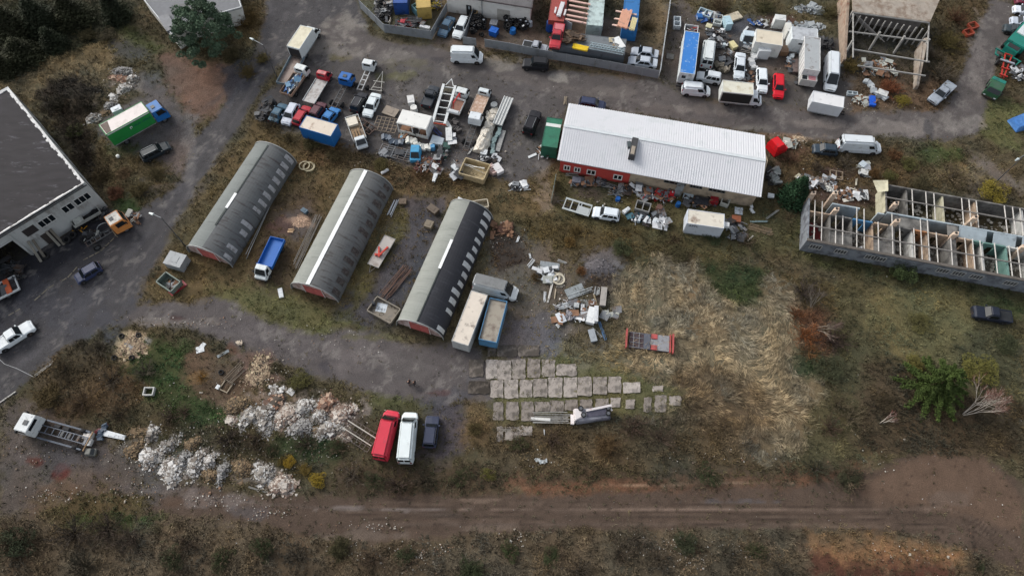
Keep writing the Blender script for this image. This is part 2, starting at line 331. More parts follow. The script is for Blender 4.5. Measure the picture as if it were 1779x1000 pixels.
# patches: px, py, rx, ry, colour, strength   (worn, wet, patched or littered ground, and the pine's painted shadow)
PATCH = [
 (415,140,26,30,(60,60,66),.8),(300,330,60,14,(74,72,76),.4),(100,540,110,50,(68,68,74),.7),(330,260,12,60,(120,116,114),.35),  # first entry paints the pine's soft cast shadow into the road colour
 (560,80,60,18,(132,124,116),.6),(600,45,30,18,(134,128,120),.6),(690,100,36,10,(120,114,108),.5),(755,102,14,7,(70,66,68),.9),(735,98,30,8,(84,80,82),.6),
 (870,110,60,12,(128,122,112),.6),(975,135,16,10,(142,136,128),.8),(900,115,16,6,(84,80,80),.7),(840,115,30,5,(80,74,72),.7),(1080,160,60,8,(116,108,102),.4),
 (1180,190,80,8,(112,102,96),.4),(1430,215,40,8,(130,120,114),.5),(1560,222,70,12,(132,124,118),.5),(1612,225,8,22,(72,70,72),.8),(1670,215,40,14,(128,122,116),.5),
 (1700,100,14,60,(122,114,110),.5),(700,110,40,10,(100,96,60),.3),(590,100,14,6,(104,96,62),.7),(650,140,60,24,(84,78,74),.5),(690,130,30,10,(96,94,60),.7),(720,150,20,18,(110,106,104),.5),
 (780,155,20,10,(92,88,62),.5),(900,180,40,30,(92,87,87),.5),(1000,160,40,8,(80,74,72),.5),(1300,160,30,10,(92,84,80),.6),(1260,180,40,6,(110,100,94),.4),
 (290,560,70,9,(112,104,98),.6),(305,552,10,4,(74,52,50),.8),(420,575,60,12,(88,82,82),.5),(563,636,11,9,(72,68,72),.8),(620,610,60,24,(108,100,98),.5),(490,600,60,14,(84,78,78),.5),(520,660,30,12,(76,74,78),.6),(720,640,50,24,(92,87,85),.5),
 (770,690,30,14,(78,76,80),.8),(755,682,20,4,(86,58,56),.6),(650,585,60,6,(94,90,56),.6),(560,575,30,6,(90,92,52),.6),
 (90,790,80,24,(86,78,76),.5),(60,800,14,9,(86,48,40),.85),(108,812,14,16,(84,40,34),.9),(150,800,60,16,(78,72,72),.6),(110,850,50,12,(96,74,52),.4),(260,850,70,10,(90,84,84),.5),(370,868,60,12,(116,106,102),.5),(430,890,40,10,(90,84,84),.6),(300,870,40,8,(86,64,48),.5),
 (690,885,90,3,(136,124,118),.7),(610,883,30,3,(126,116,112),.6),(830,868,60,3,(124,104,88),.6),(850,918,60,5,(116,100,86),.5),(640,930,70,9,(104,92,82),.5),(760,895,50,6,(72,64,58),.5),
 (1100,884,300,2,(124,104,90),.8),(1450,886,180,2,(120,100,86),.7),(1100,898,340,2,(72,60,50),.7),(1050,910,300,2.5,(110,94,82),.6),(1400,913,160,3,(112,92,76),.6),(1290,870,60,4,(88,86,90),.5),(1640,862,40,14,(108,94,84),.35),
 (820,660,14,8,(86,84,86),.7),(905,600,60,12,(94,90,90),.6),(1030,600,30,12,(108,100,88),.5),(520,385,18,10,(168,140,118),.75),(490,392,18,12,(84,60,54),.6),
 (1380,240,40,5,(150,128,104),.5),(1350,235,30,4,(120,92,72),.6),(1300,222,50,5,(122,118,110),.5),(1370,265,30,20,(96,66,54),.5),(950,345,24,24,(112,104,94),.6),
 (940,300,16,20,(110,104,98),.5),(880,330,50,10,(100,88,66),.4),(1450,300,60,14,(82,60,48),.5),(1460,345,60,12,(74,56,50),.6),(1700,330,20,40,(96,90,84),.5),
 (400,715,10,8,(120,98,80),.7),(450,640,34,30,(104,84,76),.8),(405,608,14,14,(92,58,44),.6),(230,600,26,22,(170,150,118),.9),(258,592,9,7,(112,114,112),.8),(350,655,18,10,(120,96,60),.5),(500,715,60,26,(122,112,104),.75),(570,722,50,30,(126,114,106),.75),(430,705,34,18,(104,90,76),.6),(310,800,90,24,(112,104,96),.6),(250,770,40,20,(106,98,88),.6),(440,822,60,18,(112,102,94),.6),(215,140,26,18,(112,104,96),.6),(180,195,24,16,(100,92,82),.6),(620,745,26,22,(96,86,80),.5),
]
G = 0.28
X0, X1, Y0, Y1 = -106.0, 106.0, -12.0, 118.0
gx = np.arange(X0, X1+G/2, G); gy = np.arange(Y0, Y1+G/2, G)
XX, YY = np.meshgrid(gx, gy); SH = XX.shape
fx = XX.ravel(); fy = YY.ravel()
def pixarr(x, y, z=0.0):
    d = y*ST+CAMH*CT
    return x/d*FPX+889.5, (-(y*CT-CAMH*ST))/d*FPX+500
base = s2l((82, 74, 54)); NP = fx.size
colr = np.zeros((NP, 3)); veg = np.zeros(NP); bcol = np.zeros((NP, 3)); blen = np.zeros(NP); bup = np.zeros(NP); road = np.zeros(NP)
for it in range(4):
    jx = fx+(fbm(fx*0.45, fy*0.45, 100+it*7, 4)-.5)*(3.6+it*.8)+(fbm(fx*2, fy*2, 300+it, 2)-.5)*1.4
    jy = fy+(fbm(fx*0.45, fy*0.45, 200+it*7, 4)-.5)*(3.6+it*.8)+(fbm(fx*2, fy*2, 400+it, 2)-.5)*1.4
    rx = fx+(jx-fx)*.5; ry = fy+(jy-fy)*.5
    pu, pv = pixarr(jx, jy); qu, qv = pixarr(rx, ry)
    c = np.tile(base, (NP, 1)); vg = np.full(NP, .85); bc = np.tile(s2l((92, 84, 60)), (NP, 1)); bl = np.full(NP, .45); bu = np.full(NP, .6); rd = np.zeros(NP)
    for poly, cc, vv, bb, ll, uu in ZONES:
        m = inpoly(pu, pv, poly); c[m] = s2l(cc); vg[m] = vv; bc[m] = s2l(bb); bl[m] = ll; bu[m] = uu
    for k, poly, cc, vv in ROADS:
        m = inpoly(qu, qv, poly); c[m] = s2l(cc); vg[m] = vv; bl[m] = .3; rd[m] = 1
    colr += c/4; veg += vg/4; bcol += bc/4; blen += bl/4; bup += bu/4; road += rd/4
pu, pv = pixarr(fx, fy)
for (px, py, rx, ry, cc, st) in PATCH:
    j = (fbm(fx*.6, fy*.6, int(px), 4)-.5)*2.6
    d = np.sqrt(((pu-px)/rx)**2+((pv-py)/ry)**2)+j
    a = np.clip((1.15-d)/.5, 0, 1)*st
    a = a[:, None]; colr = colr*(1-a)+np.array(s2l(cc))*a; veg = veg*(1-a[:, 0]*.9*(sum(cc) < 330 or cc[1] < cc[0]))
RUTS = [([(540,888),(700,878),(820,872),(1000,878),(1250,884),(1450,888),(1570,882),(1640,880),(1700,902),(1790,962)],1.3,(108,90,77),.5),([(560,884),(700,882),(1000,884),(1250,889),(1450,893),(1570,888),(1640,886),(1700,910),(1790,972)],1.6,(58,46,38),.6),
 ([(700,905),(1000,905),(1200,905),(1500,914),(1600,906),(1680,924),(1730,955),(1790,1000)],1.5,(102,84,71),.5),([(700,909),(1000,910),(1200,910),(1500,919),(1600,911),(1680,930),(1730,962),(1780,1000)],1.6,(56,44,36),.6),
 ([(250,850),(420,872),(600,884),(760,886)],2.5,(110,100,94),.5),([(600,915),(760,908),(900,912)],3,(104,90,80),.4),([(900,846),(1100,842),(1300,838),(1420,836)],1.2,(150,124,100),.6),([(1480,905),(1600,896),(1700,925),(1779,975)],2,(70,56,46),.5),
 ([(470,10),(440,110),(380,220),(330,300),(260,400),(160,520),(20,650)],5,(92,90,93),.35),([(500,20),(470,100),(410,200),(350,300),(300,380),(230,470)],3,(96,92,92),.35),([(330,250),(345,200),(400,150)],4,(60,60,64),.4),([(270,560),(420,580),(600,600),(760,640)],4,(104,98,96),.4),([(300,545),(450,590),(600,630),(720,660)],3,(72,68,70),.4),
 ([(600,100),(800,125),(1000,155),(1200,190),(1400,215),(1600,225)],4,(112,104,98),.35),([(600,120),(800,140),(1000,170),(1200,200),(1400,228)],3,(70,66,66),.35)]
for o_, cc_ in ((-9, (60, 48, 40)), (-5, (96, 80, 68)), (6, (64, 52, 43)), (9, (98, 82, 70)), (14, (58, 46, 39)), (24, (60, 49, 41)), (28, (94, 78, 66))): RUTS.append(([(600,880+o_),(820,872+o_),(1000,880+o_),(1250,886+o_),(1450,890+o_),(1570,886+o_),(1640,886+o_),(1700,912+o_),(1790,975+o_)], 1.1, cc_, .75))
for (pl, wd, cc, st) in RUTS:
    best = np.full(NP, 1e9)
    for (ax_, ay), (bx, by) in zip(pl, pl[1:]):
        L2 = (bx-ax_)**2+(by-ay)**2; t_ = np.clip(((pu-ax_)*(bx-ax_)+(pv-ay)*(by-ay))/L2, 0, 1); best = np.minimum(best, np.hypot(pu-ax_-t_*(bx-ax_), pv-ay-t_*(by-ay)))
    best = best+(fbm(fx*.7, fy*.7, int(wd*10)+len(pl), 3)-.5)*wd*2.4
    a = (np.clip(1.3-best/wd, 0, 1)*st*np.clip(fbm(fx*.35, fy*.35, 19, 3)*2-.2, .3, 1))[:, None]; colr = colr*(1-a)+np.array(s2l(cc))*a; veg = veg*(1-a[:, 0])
n1 = fbm(fx*.16, fy*.16, 5, 5); n2 = fbm(fx*.9, fy*.9, 6, 4); n3 = fbm(fx*3, fy*3, 8, 2)
tint = (n1-.5)[:, None]*np.array([.5, .1, -.2])*(1-road[:, None])*1.4
br = (.62+.62*n2+.3*n3)[:, None]
br = np.where(road[:, None] > .5, .72+.42*n2[:, None]+.16*n3[:, None], br)
# worn streaks on the asphalt
st = fbm(fx*.5+fy*.3, fy*.5-fx*.3, 77, 6)
a = (np.clip((st-.57)/.12, 0, 1)*road*.34*np.clip((fbm(fx*2.5, fy*2.5, 60, 3)-.42)/.1, 0, 1)*(pv < 720))[:, None]
colr = colr*br*(1+tint)
colr = colr*(1-a)+np.array(s2l((140, 134, 128)))*a
# crack and rut lines
cr = np.abs(fbm(fx*.5, fy*.5, 91, 4)-.5); a = (np.clip((.006-cr)/.006, 0, 1)*road*.45)[:, None]; colr = colr*(1-a)
bcol = bcol*(1+(fbm(fx*.3, fy*.3, 41, 4)[:, None]-.5)*np.array([1.1, .6, -.2]))*(.55+.9*n2[:, None])
def desat(c, a):
    g = c.mean(1, keepdims=True); return c*(1-a)+g*a
colr = desat(colr, .16); bcol = desat(bcol, .2)
hz = (fbm(fx*.12, fy*.12, 9, 3)-.5)*.25+(n2-.5)*.16*(1-road)+(n3-.5)*.05
hz = hz*.8
# piled earth bank along the lower edge, and the step below the plot
bank = np.clip((pv-925)/60, 0, 1); hz = hz+bank*fbm(fx*.25, fy*.25, 55, 4)*1.2*(pu < 1690)
nx_, ny_ = len(gx), len(gy)
def hgt(x, y):
    i = int(min(max((y-Y0)/G, 0), ny_-1)); j = int(min(max((x-X0)/G, 0), nx_-1)); return float(hz[i*nx_+j])
fi = np.arange((ny_-1)*(nx_-1)); r_ = fi//(nx_-1); c_ = fi % (nx_-1); v0 = r_*nx_+c_
quads = np.stack([v0, v0+1, v0+nx_+1, v0+nx_], 1)
cu, cv = pixarr(fx[v0]+G/2, fy[v0]+G/2)
jx = (fbm(fx[v0]*1.2, fy[v0]*1.2, 3, 2)-.5)*6
kind = np.zeros(fi.size, int); KN = ['ground', 'dirt_track', 'yard', 'asphalt_road']
for k, poly, cc, vv in ROADS: kind[inpoly(cu+jx, cv, poly)] = KN.index(k)
gmat = vcmat('soil', .95, 5.5, .55, 1.35, .6); rmat = vcmat('tarmac', .85, 8, .62, 1.32, .5)
for ki, nm in enumerate(KN):
    q = quads[kind == ki]; used, inv = np.unique(q, return_inverse=True)
    me = bpy.data.meshes.new(nm); nv = used.size; nf = len(q)
    me.vertices.add(nv); me.vertices.foreach_set('co', np.stack([fx[used], fy[used], hz[used]], 1).astype(np.float32).ravel())
    me.loops.add(nf*4); me.loops.foreach_set('vertex_index', inv.ravel().astype(np.int32))
    me.polygons.add(nf); me.polygons.foreach_set('loop_start', np.arange(0, nf*4, 4, dtype=np.int32))
    me.update(calc_edges=True)
    at = me.color_attributes.new('Col', 'FLOAT_COLOR', 'POINT')
    at.data.foreach_set('color', np.concatenate([np.clip(colr[used], .004, 1), np.ones((nv, 1))], 1).astype(np.float32).ravel())
    me.polygons.foreach_set('use_smooth', [True]*nf)
    me.materials.append(gmat if ki in (0,) else rmat)
    o = bpy.data.objects.new(nm, me); COL.objects.link(o); o['kind'] = 'structure'
MB().box(-1500, 1500, -600, 2500, -2.2, -.45).build('terrain', mat((82, 78, 54), .95, 0, .5, .05, dirt=(60, 66, 42), amt=.5, dsc=.03, key='far'))['kind'] = 'structure'
# ---------------------------------------------------------------- vegetation helpers
def tri_mesh(name, co, cols, m, kind='stuff', smooth=False):
    """co (N,3,3) triangles, cols (N,3)"""
    n = len(co); me = bpy.data.meshes.new(name); me.vertices.add(n*3); me.vertices.foreach_set('co', co.astype(np.float32).ravel())
    me.loops.add(n*3); me.loops.foreach_set('vertex_index', np.arange(n*3, dtype=np.int32))
    me.polygons.add(n); me.polygons.foreach_set('loop_start', np.arange(0, n*3, 3, dtype=np.int32)); me.update(calc_edges=True)
    if cols is not None:
        at = me.color_attributes.new('Col', 'FLOAT_COLOR', 'POINT')
        c = np.repeat(np.concatenate([cols, np.ones((n, 1))], 1)[:, None, :], 3, 1)
        at.data.foreach_set('color', c.astype(np.float32).ravel())
    me.materials.append(m); o = bpy.data.objects.new(name, me); COL.objects.link(o)
    if kind: o['kind'] = kind
    return o
bladem = vcmat('blades', .9, 2.0, .8, 1.15, 0)
def scatter(n):
    n = int(n*1.08); y = RNG.uniform(-8, 104, n*2); hw = 61+(y-3)*.33; x = RNG.uniform(-1, 1, n*2)*100
    k = np.abs(x) < hw; x = x[k][:n]; y = y[k][:n]
    i = np.clip(((y-Y0)/G).astype(int), 0, ny_-1); j = np.clip(((x-X0)/G).astype(int), 0, nx_-1); return x, y, i*nx_+j
def blades(x, y, z, L, up, ang, wd, cols, bend=.35):
    """a blade = two triangles bent over"""
    n = len(x); d = np.stack([np.cos(ang), np.sin(ang)], 1); s = np.stack([-d[:, 1], d[:, 0]], 1)*(wd/2)[:, None]
    h = L*up; r = L*np.sqrt(np.clip(1-up*up, 0, 1))
    b = np.stack([x, y, z], 1); mid = b.copy(); mid[:, :2] += d*(r*.45)[:, None]; mid[:, 2] += h*.75
    tip = b.copy(); tip[:, :2] += d*(r*(1+bend*.3))[:, None]; tip[:, 2] += h*(1-bend*.4)
    s3 = np.concatenate([s, np.zeros((n, 1))], 1)
    t1 = np.stack([b-s3, b+s3, mid+s3*.9], 1); t2 = np.stack([b-s3, mid+s3*.9, mid-s3*.9], 1); t3 = np.stack([mid-s3*.9, mid+s3*.9, tip], 1)
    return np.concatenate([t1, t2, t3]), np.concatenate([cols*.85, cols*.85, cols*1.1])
def grow(name, n, lo, hi, lab, cat, cl=6):
    x, y, k = scatter(n); v = veg[k]; cm = fbm(x*.8, y*.8, 31, 3)
    keep = (blen[k] >= lo) & (blen[k] < hi) & (RNG.random(len(x)) < v*np.clip(.25+1.5*(cm-.25), 0, 1))
    x, y, k = x[keep], y[keep], k[keep]; m = len(x)
    x = np.repeat(x, cl)+RNG.normal(0, .10, m*cl); y = np.repeat(y, cl)+RNG.normal(0, .10, m*cl); k = np.repeat(k, cl)
    L = blen[k]*RNG.uniform(.6, 1.25, m*cl); up = np.clip(bup[k]+RNG.normal(0, .42, m*cl), .08, .95)
    flow = fbm(x*.2, y*.2, 88, 2)*13+fbm(x*.05, y*.05, 12, 2)*7
    ang = np.where(bup[k] < .35, flow+RNG.normal(0, .42, m*cl), RNG.uniform(0, 6.28, m*cl))
    cb = np.repeat(RNG.uniform(.5, 1.4, m)*(.55+.9*fbm(x[::cl], y[::cl], 71, 4)), cl)*RNG.uniform(.75, 1.25, m*cl)
    c = bcol[k]*cb[:, None]
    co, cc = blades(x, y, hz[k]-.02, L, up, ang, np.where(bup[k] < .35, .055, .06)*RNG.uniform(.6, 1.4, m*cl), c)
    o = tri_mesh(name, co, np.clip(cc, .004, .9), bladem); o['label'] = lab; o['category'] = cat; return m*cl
NG = (grow('grass', 150000, 0, .44, 'short olive and green grass over the verges and yards', 'grass'),
      grow('weeds', 210000, .44, .69, 'rough brown and green weeds across the open ground', 'weeds'),
      grow('dry_grass', 170000, .69, 2, 'long flattened straw coloured grass right of the concrete slabs', 'dry grass', 8))
print('BLADES', NG)
# small stones and litter
x, y, k = scatter(22000); keep = RNG.random(len(x)) < np.where(road[k] > .5, .45, .30)*(.15+1.3*(fbm(x*.4, y*.4, 61, 3) > .52))
x, y, k = x[keep], y[keep], k[keep]; n = len(x); r = RNG.uniform(.02, .065, n)*RNG.choice([1, 1, 1, 1.8], n)
a0 = RNG.uniform(0, 6.28, n); cc = np.array([s2l(c) for c in ((120,114,106),(150,144,136),(96,88,80),(118,92,76),(180,178,174))])[RNG.choice(5, n, p=[.34,.2,.26,.14,.06])]
pt = [np.stack([x+r*np.cos(a0+t), y+r*np.sin(a0+t), hz[k]+0*x], 1) for t in (0, 2.1, 4.2)]; ap = np.stack([x, y, hz[k]+r*.9], 1)
co = np.concatenate([np.stack([pt[0], pt[1], ap], 1), np.stack([pt[1], pt[2], ap], 1), np.stack([pt[2], pt[0], ap], 1)])
o = tri_mesh('gravel', co, np.concatenate([cc]*3), bladem); o['label'] = 'loose stones and litter scattered over the yards and tracks'; o['category'] = 'gravel'
# ---------------------------------------------------------------- buildings
def wallframe(A, B):
    """vertical plane through ground points A, B: returns f(px,py)->(u,z), point(u,z,off)"""
    A = Vector((A[0], A[1], 0)); B = Vector((B[0], B[1], 0)); d = (B-A); L = d.length; d.normalize(); n = Vector((d.y, -d.x, 0))
    C = Vector((0, 0, CAMH))
    def f(px, py):
        g = P(px, py, 0); r = g-C; t = (A-C).dot(n)/r.dot(n); q = C+r*t; return (q-A).dot(d), q.z
    def pt(u, z, off=0.0): q = A+d*u+n*off; return (q.x, q.y, z)
    return f, pt, L
def wquad(mb, pt, u0, u1, z0, z1, off, t=.05, mi=0):
    a, b, c, d = pt(u0, z0, off), pt(u1, z0, off), pt(u1, z1, off), pt(u0, z1, off)
    e = [pt(u0, z0, off+t), pt(u1, z0, off+t), pt(u1, z1, off+t), pt(u0, z1, off+t)]
    mb.hexa([a, b, c, d]+e, mi)
def window(root, pt, u0, u1, z0, z1, fm, bars=0, fw=.09, pane=None, off=.0, name='window'):
    m = MB()
    for a in ((u0, u1, z0, z0+fw), (u0, u1, z1-fw, z1), (u0, u0+fw, z0+fw, z1-fw), (u1-fw, u1, z0+fw, z1-fw)):
        wquad(m, pt, *a, off+.003, .08)
    for k in range(bars):
        uu = u0+(u1-u0)*(k+1)/(bars+1); wquad(m, pt, uu-fw/2, uu+fw/2, z0+fw, z1-fw, off+.003, .07)
    w = m.build(name, fm, root)
    g = MB(); wquad(g, pt, u0+fw, u1-fw, z0+fw, z1-fw, off+.002, .02); g.build('pane', pane or GLASS, w); return w
def loc(pts): return [(p.x, p.y) for p in pts]
def line2(A, B, off):
    d = (B-A); d.z = 0; d.normalize(); n = Vector((d.y, -d.x, 0)); return A+n*off
# --- left hall -------------------------------------------------------------
HZ = 6.0
hN = P(15, 152, HZ); hS = P(148, 318, HZ); dirW = (P(0, 408, HZ)-hS).normalized(); hSW = hS+dirW*40; hNW = hN+dirW*40
hall = thing('hall', 'big pale grey hall with dark tarred flat roof and chipped white parapet, left edge', 'building', (hS.x, hS.y, 0))
def rel(v, o): return Vector((v[0]-o.location.x, v[1]-o.location.y, v[2] if len(v) > 2 else 0))
hw = mat((172, 174, 172), .85, 0, .12, .6, dirt=(128, 126, 122), amt=.3, stretch=(1, 1, .35), key='hallwall')
hroof = mat((43, 40, 43), .9, 0, .35, .8, dirt=(84, 82, 88), amt=.08, dsc=.9, stretch=(.5, 1.6, 1), bump=.2, key='tar')
Hs, Hn, Hsw, Hnw = [rel(v, hall) for v in (hS, hN, hSW, hNW)]
f1, p1, L1 = wallframe(Hsw, Hs)   # local south wall
m = MB(); gu0, gz = 0, 0
C0 = Vector((-hS.x, -hS.y, CAMH))
fS, pS, LS = wallframe((hSW.x, hSW.y), (hS.x, hS.y))
def hpt(u, z, off=0): q = pS(u, z, off); return (q[0]-hS.x, q[1]-hS.y, z)
ga = fS(5, 437)[0]; gb = fS(66, 432)[0]; gtop = 4.2
gb2 = fS(32, 423); gb = fS(63, 450)[0]; ga = gb-6.2
th = -.35
for (u0, u1, z0, z1) in ((0, ga, 0, HZ), (ga, gb, gtop, HZ), (gb, LS, 0, HZ)): wquad(m, hpt, u0, u1, z0, z1, th, -th)
fE, pE, LE = wallframe((hS.x, hS.y), (hN.x, hN.y))
def ept(u, z, off=0): q = pE(u, z, off); return (q[0]-hS.x, q[1]-hS.y, z)
wquad(m, ept, 0, LE, 0, HZ, th, -th)
m.build('wall', hw, hall)
MB().prism([(Hs.x, Hs.y), (Hn.x, Hn.y), (Hnw.x, Hnw.y), (Hsw.x, Hsw.y)], HZ-.25, HZ+.02).build('roof', hroof, hall)
m = MB()
def rag(a, b, wd):
    a = Vector(a); b = Vector(b); n = int((b-a).length/.5); d = (b-a)/n; pr = Vector((-d.y, d.x, 0)).normalized()
    for i in range(n):
        w0 = wd*random.uniform(.6, 1.25); q = a+d*i
        m.hexa([q+Vector((0, 0, HZ+.02)), q+d*1.002+Vector((0, 0, HZ+.02)), q+d*1.002+pr*w0+Vector((0, 0, HZ+.02)), q+pr*w0+Vector((0, 0, HZ+.02)),
                q+Vector((0, 0, HZ+.2)), q+d*1.002+Vector((0, 0, HZ+.2)), q+d*1.002+pr*w0+Vector((0, 0, HZ+.12)), q+pr*w0+Vector((0, 0, HZ+.12))])
rag((Hs.x, Hs.y, 0), (Hn.x, Hn.y, 0), .45); rag((Hsw.x, Hsw.y, 0), (Hs.x, Hs.y, 0), .3); rag((Hn.x, Hn.y, 0), (Hnw.x, Hnw.y, 0), .6)
m.build('parapet', mat((205, 205, 203), .8, 0, .15, 2, dirt=(110, 106, 104), amt=.25, key='parap'), hall)
m = MB(); wquad(m, hpt, 0, LS, HZ-.42, HZ-.3, .002, .12); m.build('gutter', STEEL, hall)
for (a, b) in (((75, 398), (104, 384)), ((116, 373), (134, 362)), ((136, 359), (163, 345))):
    u0, z0 = fS(*a); u1, z1 = fS(*b); zc = (z0+z1)/2
    window(hall, hpt, u0, u1, max(3.2, zc-.75), max(3.2, zc-.75)+1.35, mat((196, 196, 192), .7, key='wfr'), bars=2 if b[0]-a[0] > 20 else 1)
u0, z0 = fS(49, 412); u1, _ = fS(75, 405)
m = MB(); wquad(m, hpt, u0, u1, 3.2, 4.6, .004, .05); m.build('shutter', mat((44, 38, 38), .8, key='shut'), hall)
u0 = fS(70, 418)[0]; m = MB(); wquad(m, hpt, u0+.4, u0+1.9, .02, 2.2, .004, .05); m.build('door', mat((58, 52, 48), .8, key='hdoor'), hall)
m = MB()
for u, zt in ((gb+.15, 5.4),): wquad(m, hpt, u, u+.18, 0, zt, .002, .2)
wquad(m, hpt, ga-.2, gb+.3, gtop, gtop+.25, .002, .12); m.build('door_frame', hw, hall)
# dark interior of the open gate
m = MB(); 
for (u0, u1, d0, d1, z0, z1) in ((ga-.3, gb+.3, -7, -6.8, 0, gtop+.3), (ga-.3, ga-.1, -6.8, -.36, 0, gtop+.3), (gb+.1, gb+.3, -6.8, -.36, 0, gtop+.3), (ga-.3, gb+.3, -6.8, -.36, .02, .06)):
    a = [hpt(u0, z0, d0), hpt(u1, z0, d0), hpt(u1, z0, d1), hpt(u0, z0, d1)]; m.hexa(a+[(p[0], p[1], z1) for p in a])
m.build('interior', mat((52, 50, 46), .9, key='inter'), hall)
m = MB()
for k in range(5):
    uu = LE*(k+.5)/5; m = MB(); wquad(m, ept, uu-.06, uu+.06, .2, HZ-.6, .002, .08); m.build('downpipe', STEEL, hall)
# leaning boards against the hall
for i, (a, b, lab) in enumerate((((48, 418), (72, 455), 'long grey plank leaning on the hall beside its open gate'), ((58, 417), (80, 450), 'weathered grey plank leaning on the hall, second from the open gate'),
                 ((84, 405), (104, 427), 'pale plank leaning on the hall below the three pane window'), ((92, 402), (112, 425), 'grey timber leaning on the hall nearest the stacked tyres'))):
    ua, za = fS(*a); top = pS(ua, min(max(za, 2.4), 4.2), .12); g = P(b[0], b[1], .1)
    tag(MB().beam(top, (g.x, g.y, .12), .34, .09).beam((top[0], top[1], top[2]+.05), (g.x, g.y, .2), .1, .06).build('plank', [mat((128, 124, 114), .8, var=.3, key='oldwood'), mat((104, 98, 88), .8, var=.3, key='oldw2')][i % 2]), lab, 'plank', 'planks leaning on the hall')
# --- arched huts -------------------------------------------------------------
def hut(RF, RR, wdt, rise, label, lcol, rcol, strip, seed, doorcol, panels, pcol):
    rf = P(*RF); rr = P(*RR); d = (rr-rf); L = d.length; d.normalize(); n = Vector((-d.y, d.x, 0))
    root = thing('arched_hut', label, 'hut', (rf.x, rf.y, 0), atan2(d.y, d.x), 'arched sheds in a row')
    c = wdt/2; N = 26; k = rise; 
    def arc(t, e=0): a = pi*t; return (c-(c+e)*cos(a), (k+e)*max(sin(a), 0)**.85)      # y from right edge (0) to left (wdt)
    vs = []; fs = []; ms = []; nx = 90
    rnd = random.Random(seed)
    for i in range(nx+1):
        x = L*i/nx; e = .007*((i % 2)) 
        for j in range(N+1): y, z = arc(j/N, e); vs.append((x, y, z))
    for i in range(nx):
        for j in range(N):
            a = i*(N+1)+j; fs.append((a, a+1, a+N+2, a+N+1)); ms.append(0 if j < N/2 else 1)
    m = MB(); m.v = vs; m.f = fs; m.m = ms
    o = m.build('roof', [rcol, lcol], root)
    # end walls
    for x0, x1, nm in ((.25, .4, 'front_wall'), (L-.4, L-.25, 'rear_wall')):
        m = MB(); pts = [arc(j/N, -.03) for j in range(N+1)]
        r0 = [(x0, y, z) for y, z in pts]; r1 = [(x1, y, z) for y, z in pts]
        m.add(r0+r1, [tuple(range(N+1)), tuple(range(N+1, 2*N+2))[::-1]]+[(i, i+1, i+N+2, i+N+1) for i in range(N)]+[(N, 0, N+1, 2*N+1)])
        m.build(nm, mat((196, 178, 172), .8, 0, .2, 1, dirt=(140, 110, 100), amt=.35, key='hutend'), root)
    m = MB()
    m.box(.17, .24, c-1.5, c-.03, .05, 2.5).box(.17, .24, c+.03, c+1.5, .05, 2.5); m.build('door', doorcol, root)
    m = MB()
    for y in (c-1.5, c+1.4): m.box(.1, .165, y, y+.1, .05, 2.5)
    m.box(.1, .165, c-1.5, c+1.5, 2.51, 2.6); m.build('door_frame', mat((205, 200, 195), .8, key='dfr'), root)
    # rim
    m = MB()
    for x in (0, L):
        m = MB()
        for j in range(N):
            a = arc(j/N, .05); b = arc((j+1)/N, .05); m.beam((x, a[0], a[1]), (x, b[0], b[1]), .12, .07)
        m.build('edge_trim', mat((150, 152, 150), .7, key='rimh'), root)
    # ridge strips of new sheet
    for (a, b, w_, tone) in strip:
        m = MB(); y, z = arc(.5); nseg = max(2, int((b-a)*L/1.2))
        for i in range(nseg):
            xa = L*(a+(b-a)*i/nseg); xb = L*(a+(b-a)*(i+1)/nseg)-.02
            m.box(xa, xb, c-w_*.1, c+w_*.9, k+.03+.004*(i % 2), k+.07)
        m.build('ridge_sheet', mat((232, 234, 234), .6, 0, .08, key='rs') if tone else mat((58, 66, 64), .8, key='rd'), root)
    # row of translucent panels low on the right-hand side
    for i in range(panels):
        x0 = L*(i+.22)/panels; x1 = x0+L/panels*rnd.uniform(.40, .56)
        if rnd.random() < .1: continue
        t0, t1 = rnd.uniform(.06, .09), rnd.uniform(.20, .26); m = MB(); S = 5
        for s in range(S):
            ta = t0+(t1-t0)*s/S; tb = t0+(t1-t0)*(s+1)/S; a = arc(ta, .045); b = arc(tb, .045); a2 = arc(ta, .06); b2 = arc(tb, .06)
            m.hexa([(x0, a[0], a[1]), (x1, a[0], a[1]), (x1, b[0], b[1]), (x0, b[0], b[1]), (x0, a2[0], a2[1]), (x1, a2[0], a2[1]), (x1, b2[0], b2[1]), (x0, b2[0], b2[1])])
        m.build('side_window', pcol, root)
    return root, L
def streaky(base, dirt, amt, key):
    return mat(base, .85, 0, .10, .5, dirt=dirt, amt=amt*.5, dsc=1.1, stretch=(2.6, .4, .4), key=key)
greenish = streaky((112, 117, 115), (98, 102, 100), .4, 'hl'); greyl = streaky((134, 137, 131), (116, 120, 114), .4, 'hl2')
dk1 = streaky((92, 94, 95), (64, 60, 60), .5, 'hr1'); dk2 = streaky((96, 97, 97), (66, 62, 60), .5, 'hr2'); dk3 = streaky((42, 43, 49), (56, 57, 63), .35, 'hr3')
pk = mat((186, 96, 90), .8, 0, .2, dirt=(150, 80, 74), amt=.3, key='pinkdoor')
pc1 = mat((160, 160, 162), .7, 0, .25, 3, dirt=(96, 90, 88), amt=.2, dsc=2, key='pc1'); pc2 = mat((96, 90, 86), .8, 0, .5, 4, dirt=(58, 50, 48), amt=.6, dsc=3, key='pc2'); pc3 = mat((188, 190, 190), .6, 0, .2, 3, key='pc3')
HUTW, HUTR = 6.9, 3.3
hut((404, 464), (516, 284), HUTW, HUTR, 'dark grey arched shed nearest the road, with one short white roof strip', greenish, dk1, [(.36, .50, .4, 1), (0.2, .36, .25, 0), (.5, .98, .18, 0)], 1, pk, 14, pc1)
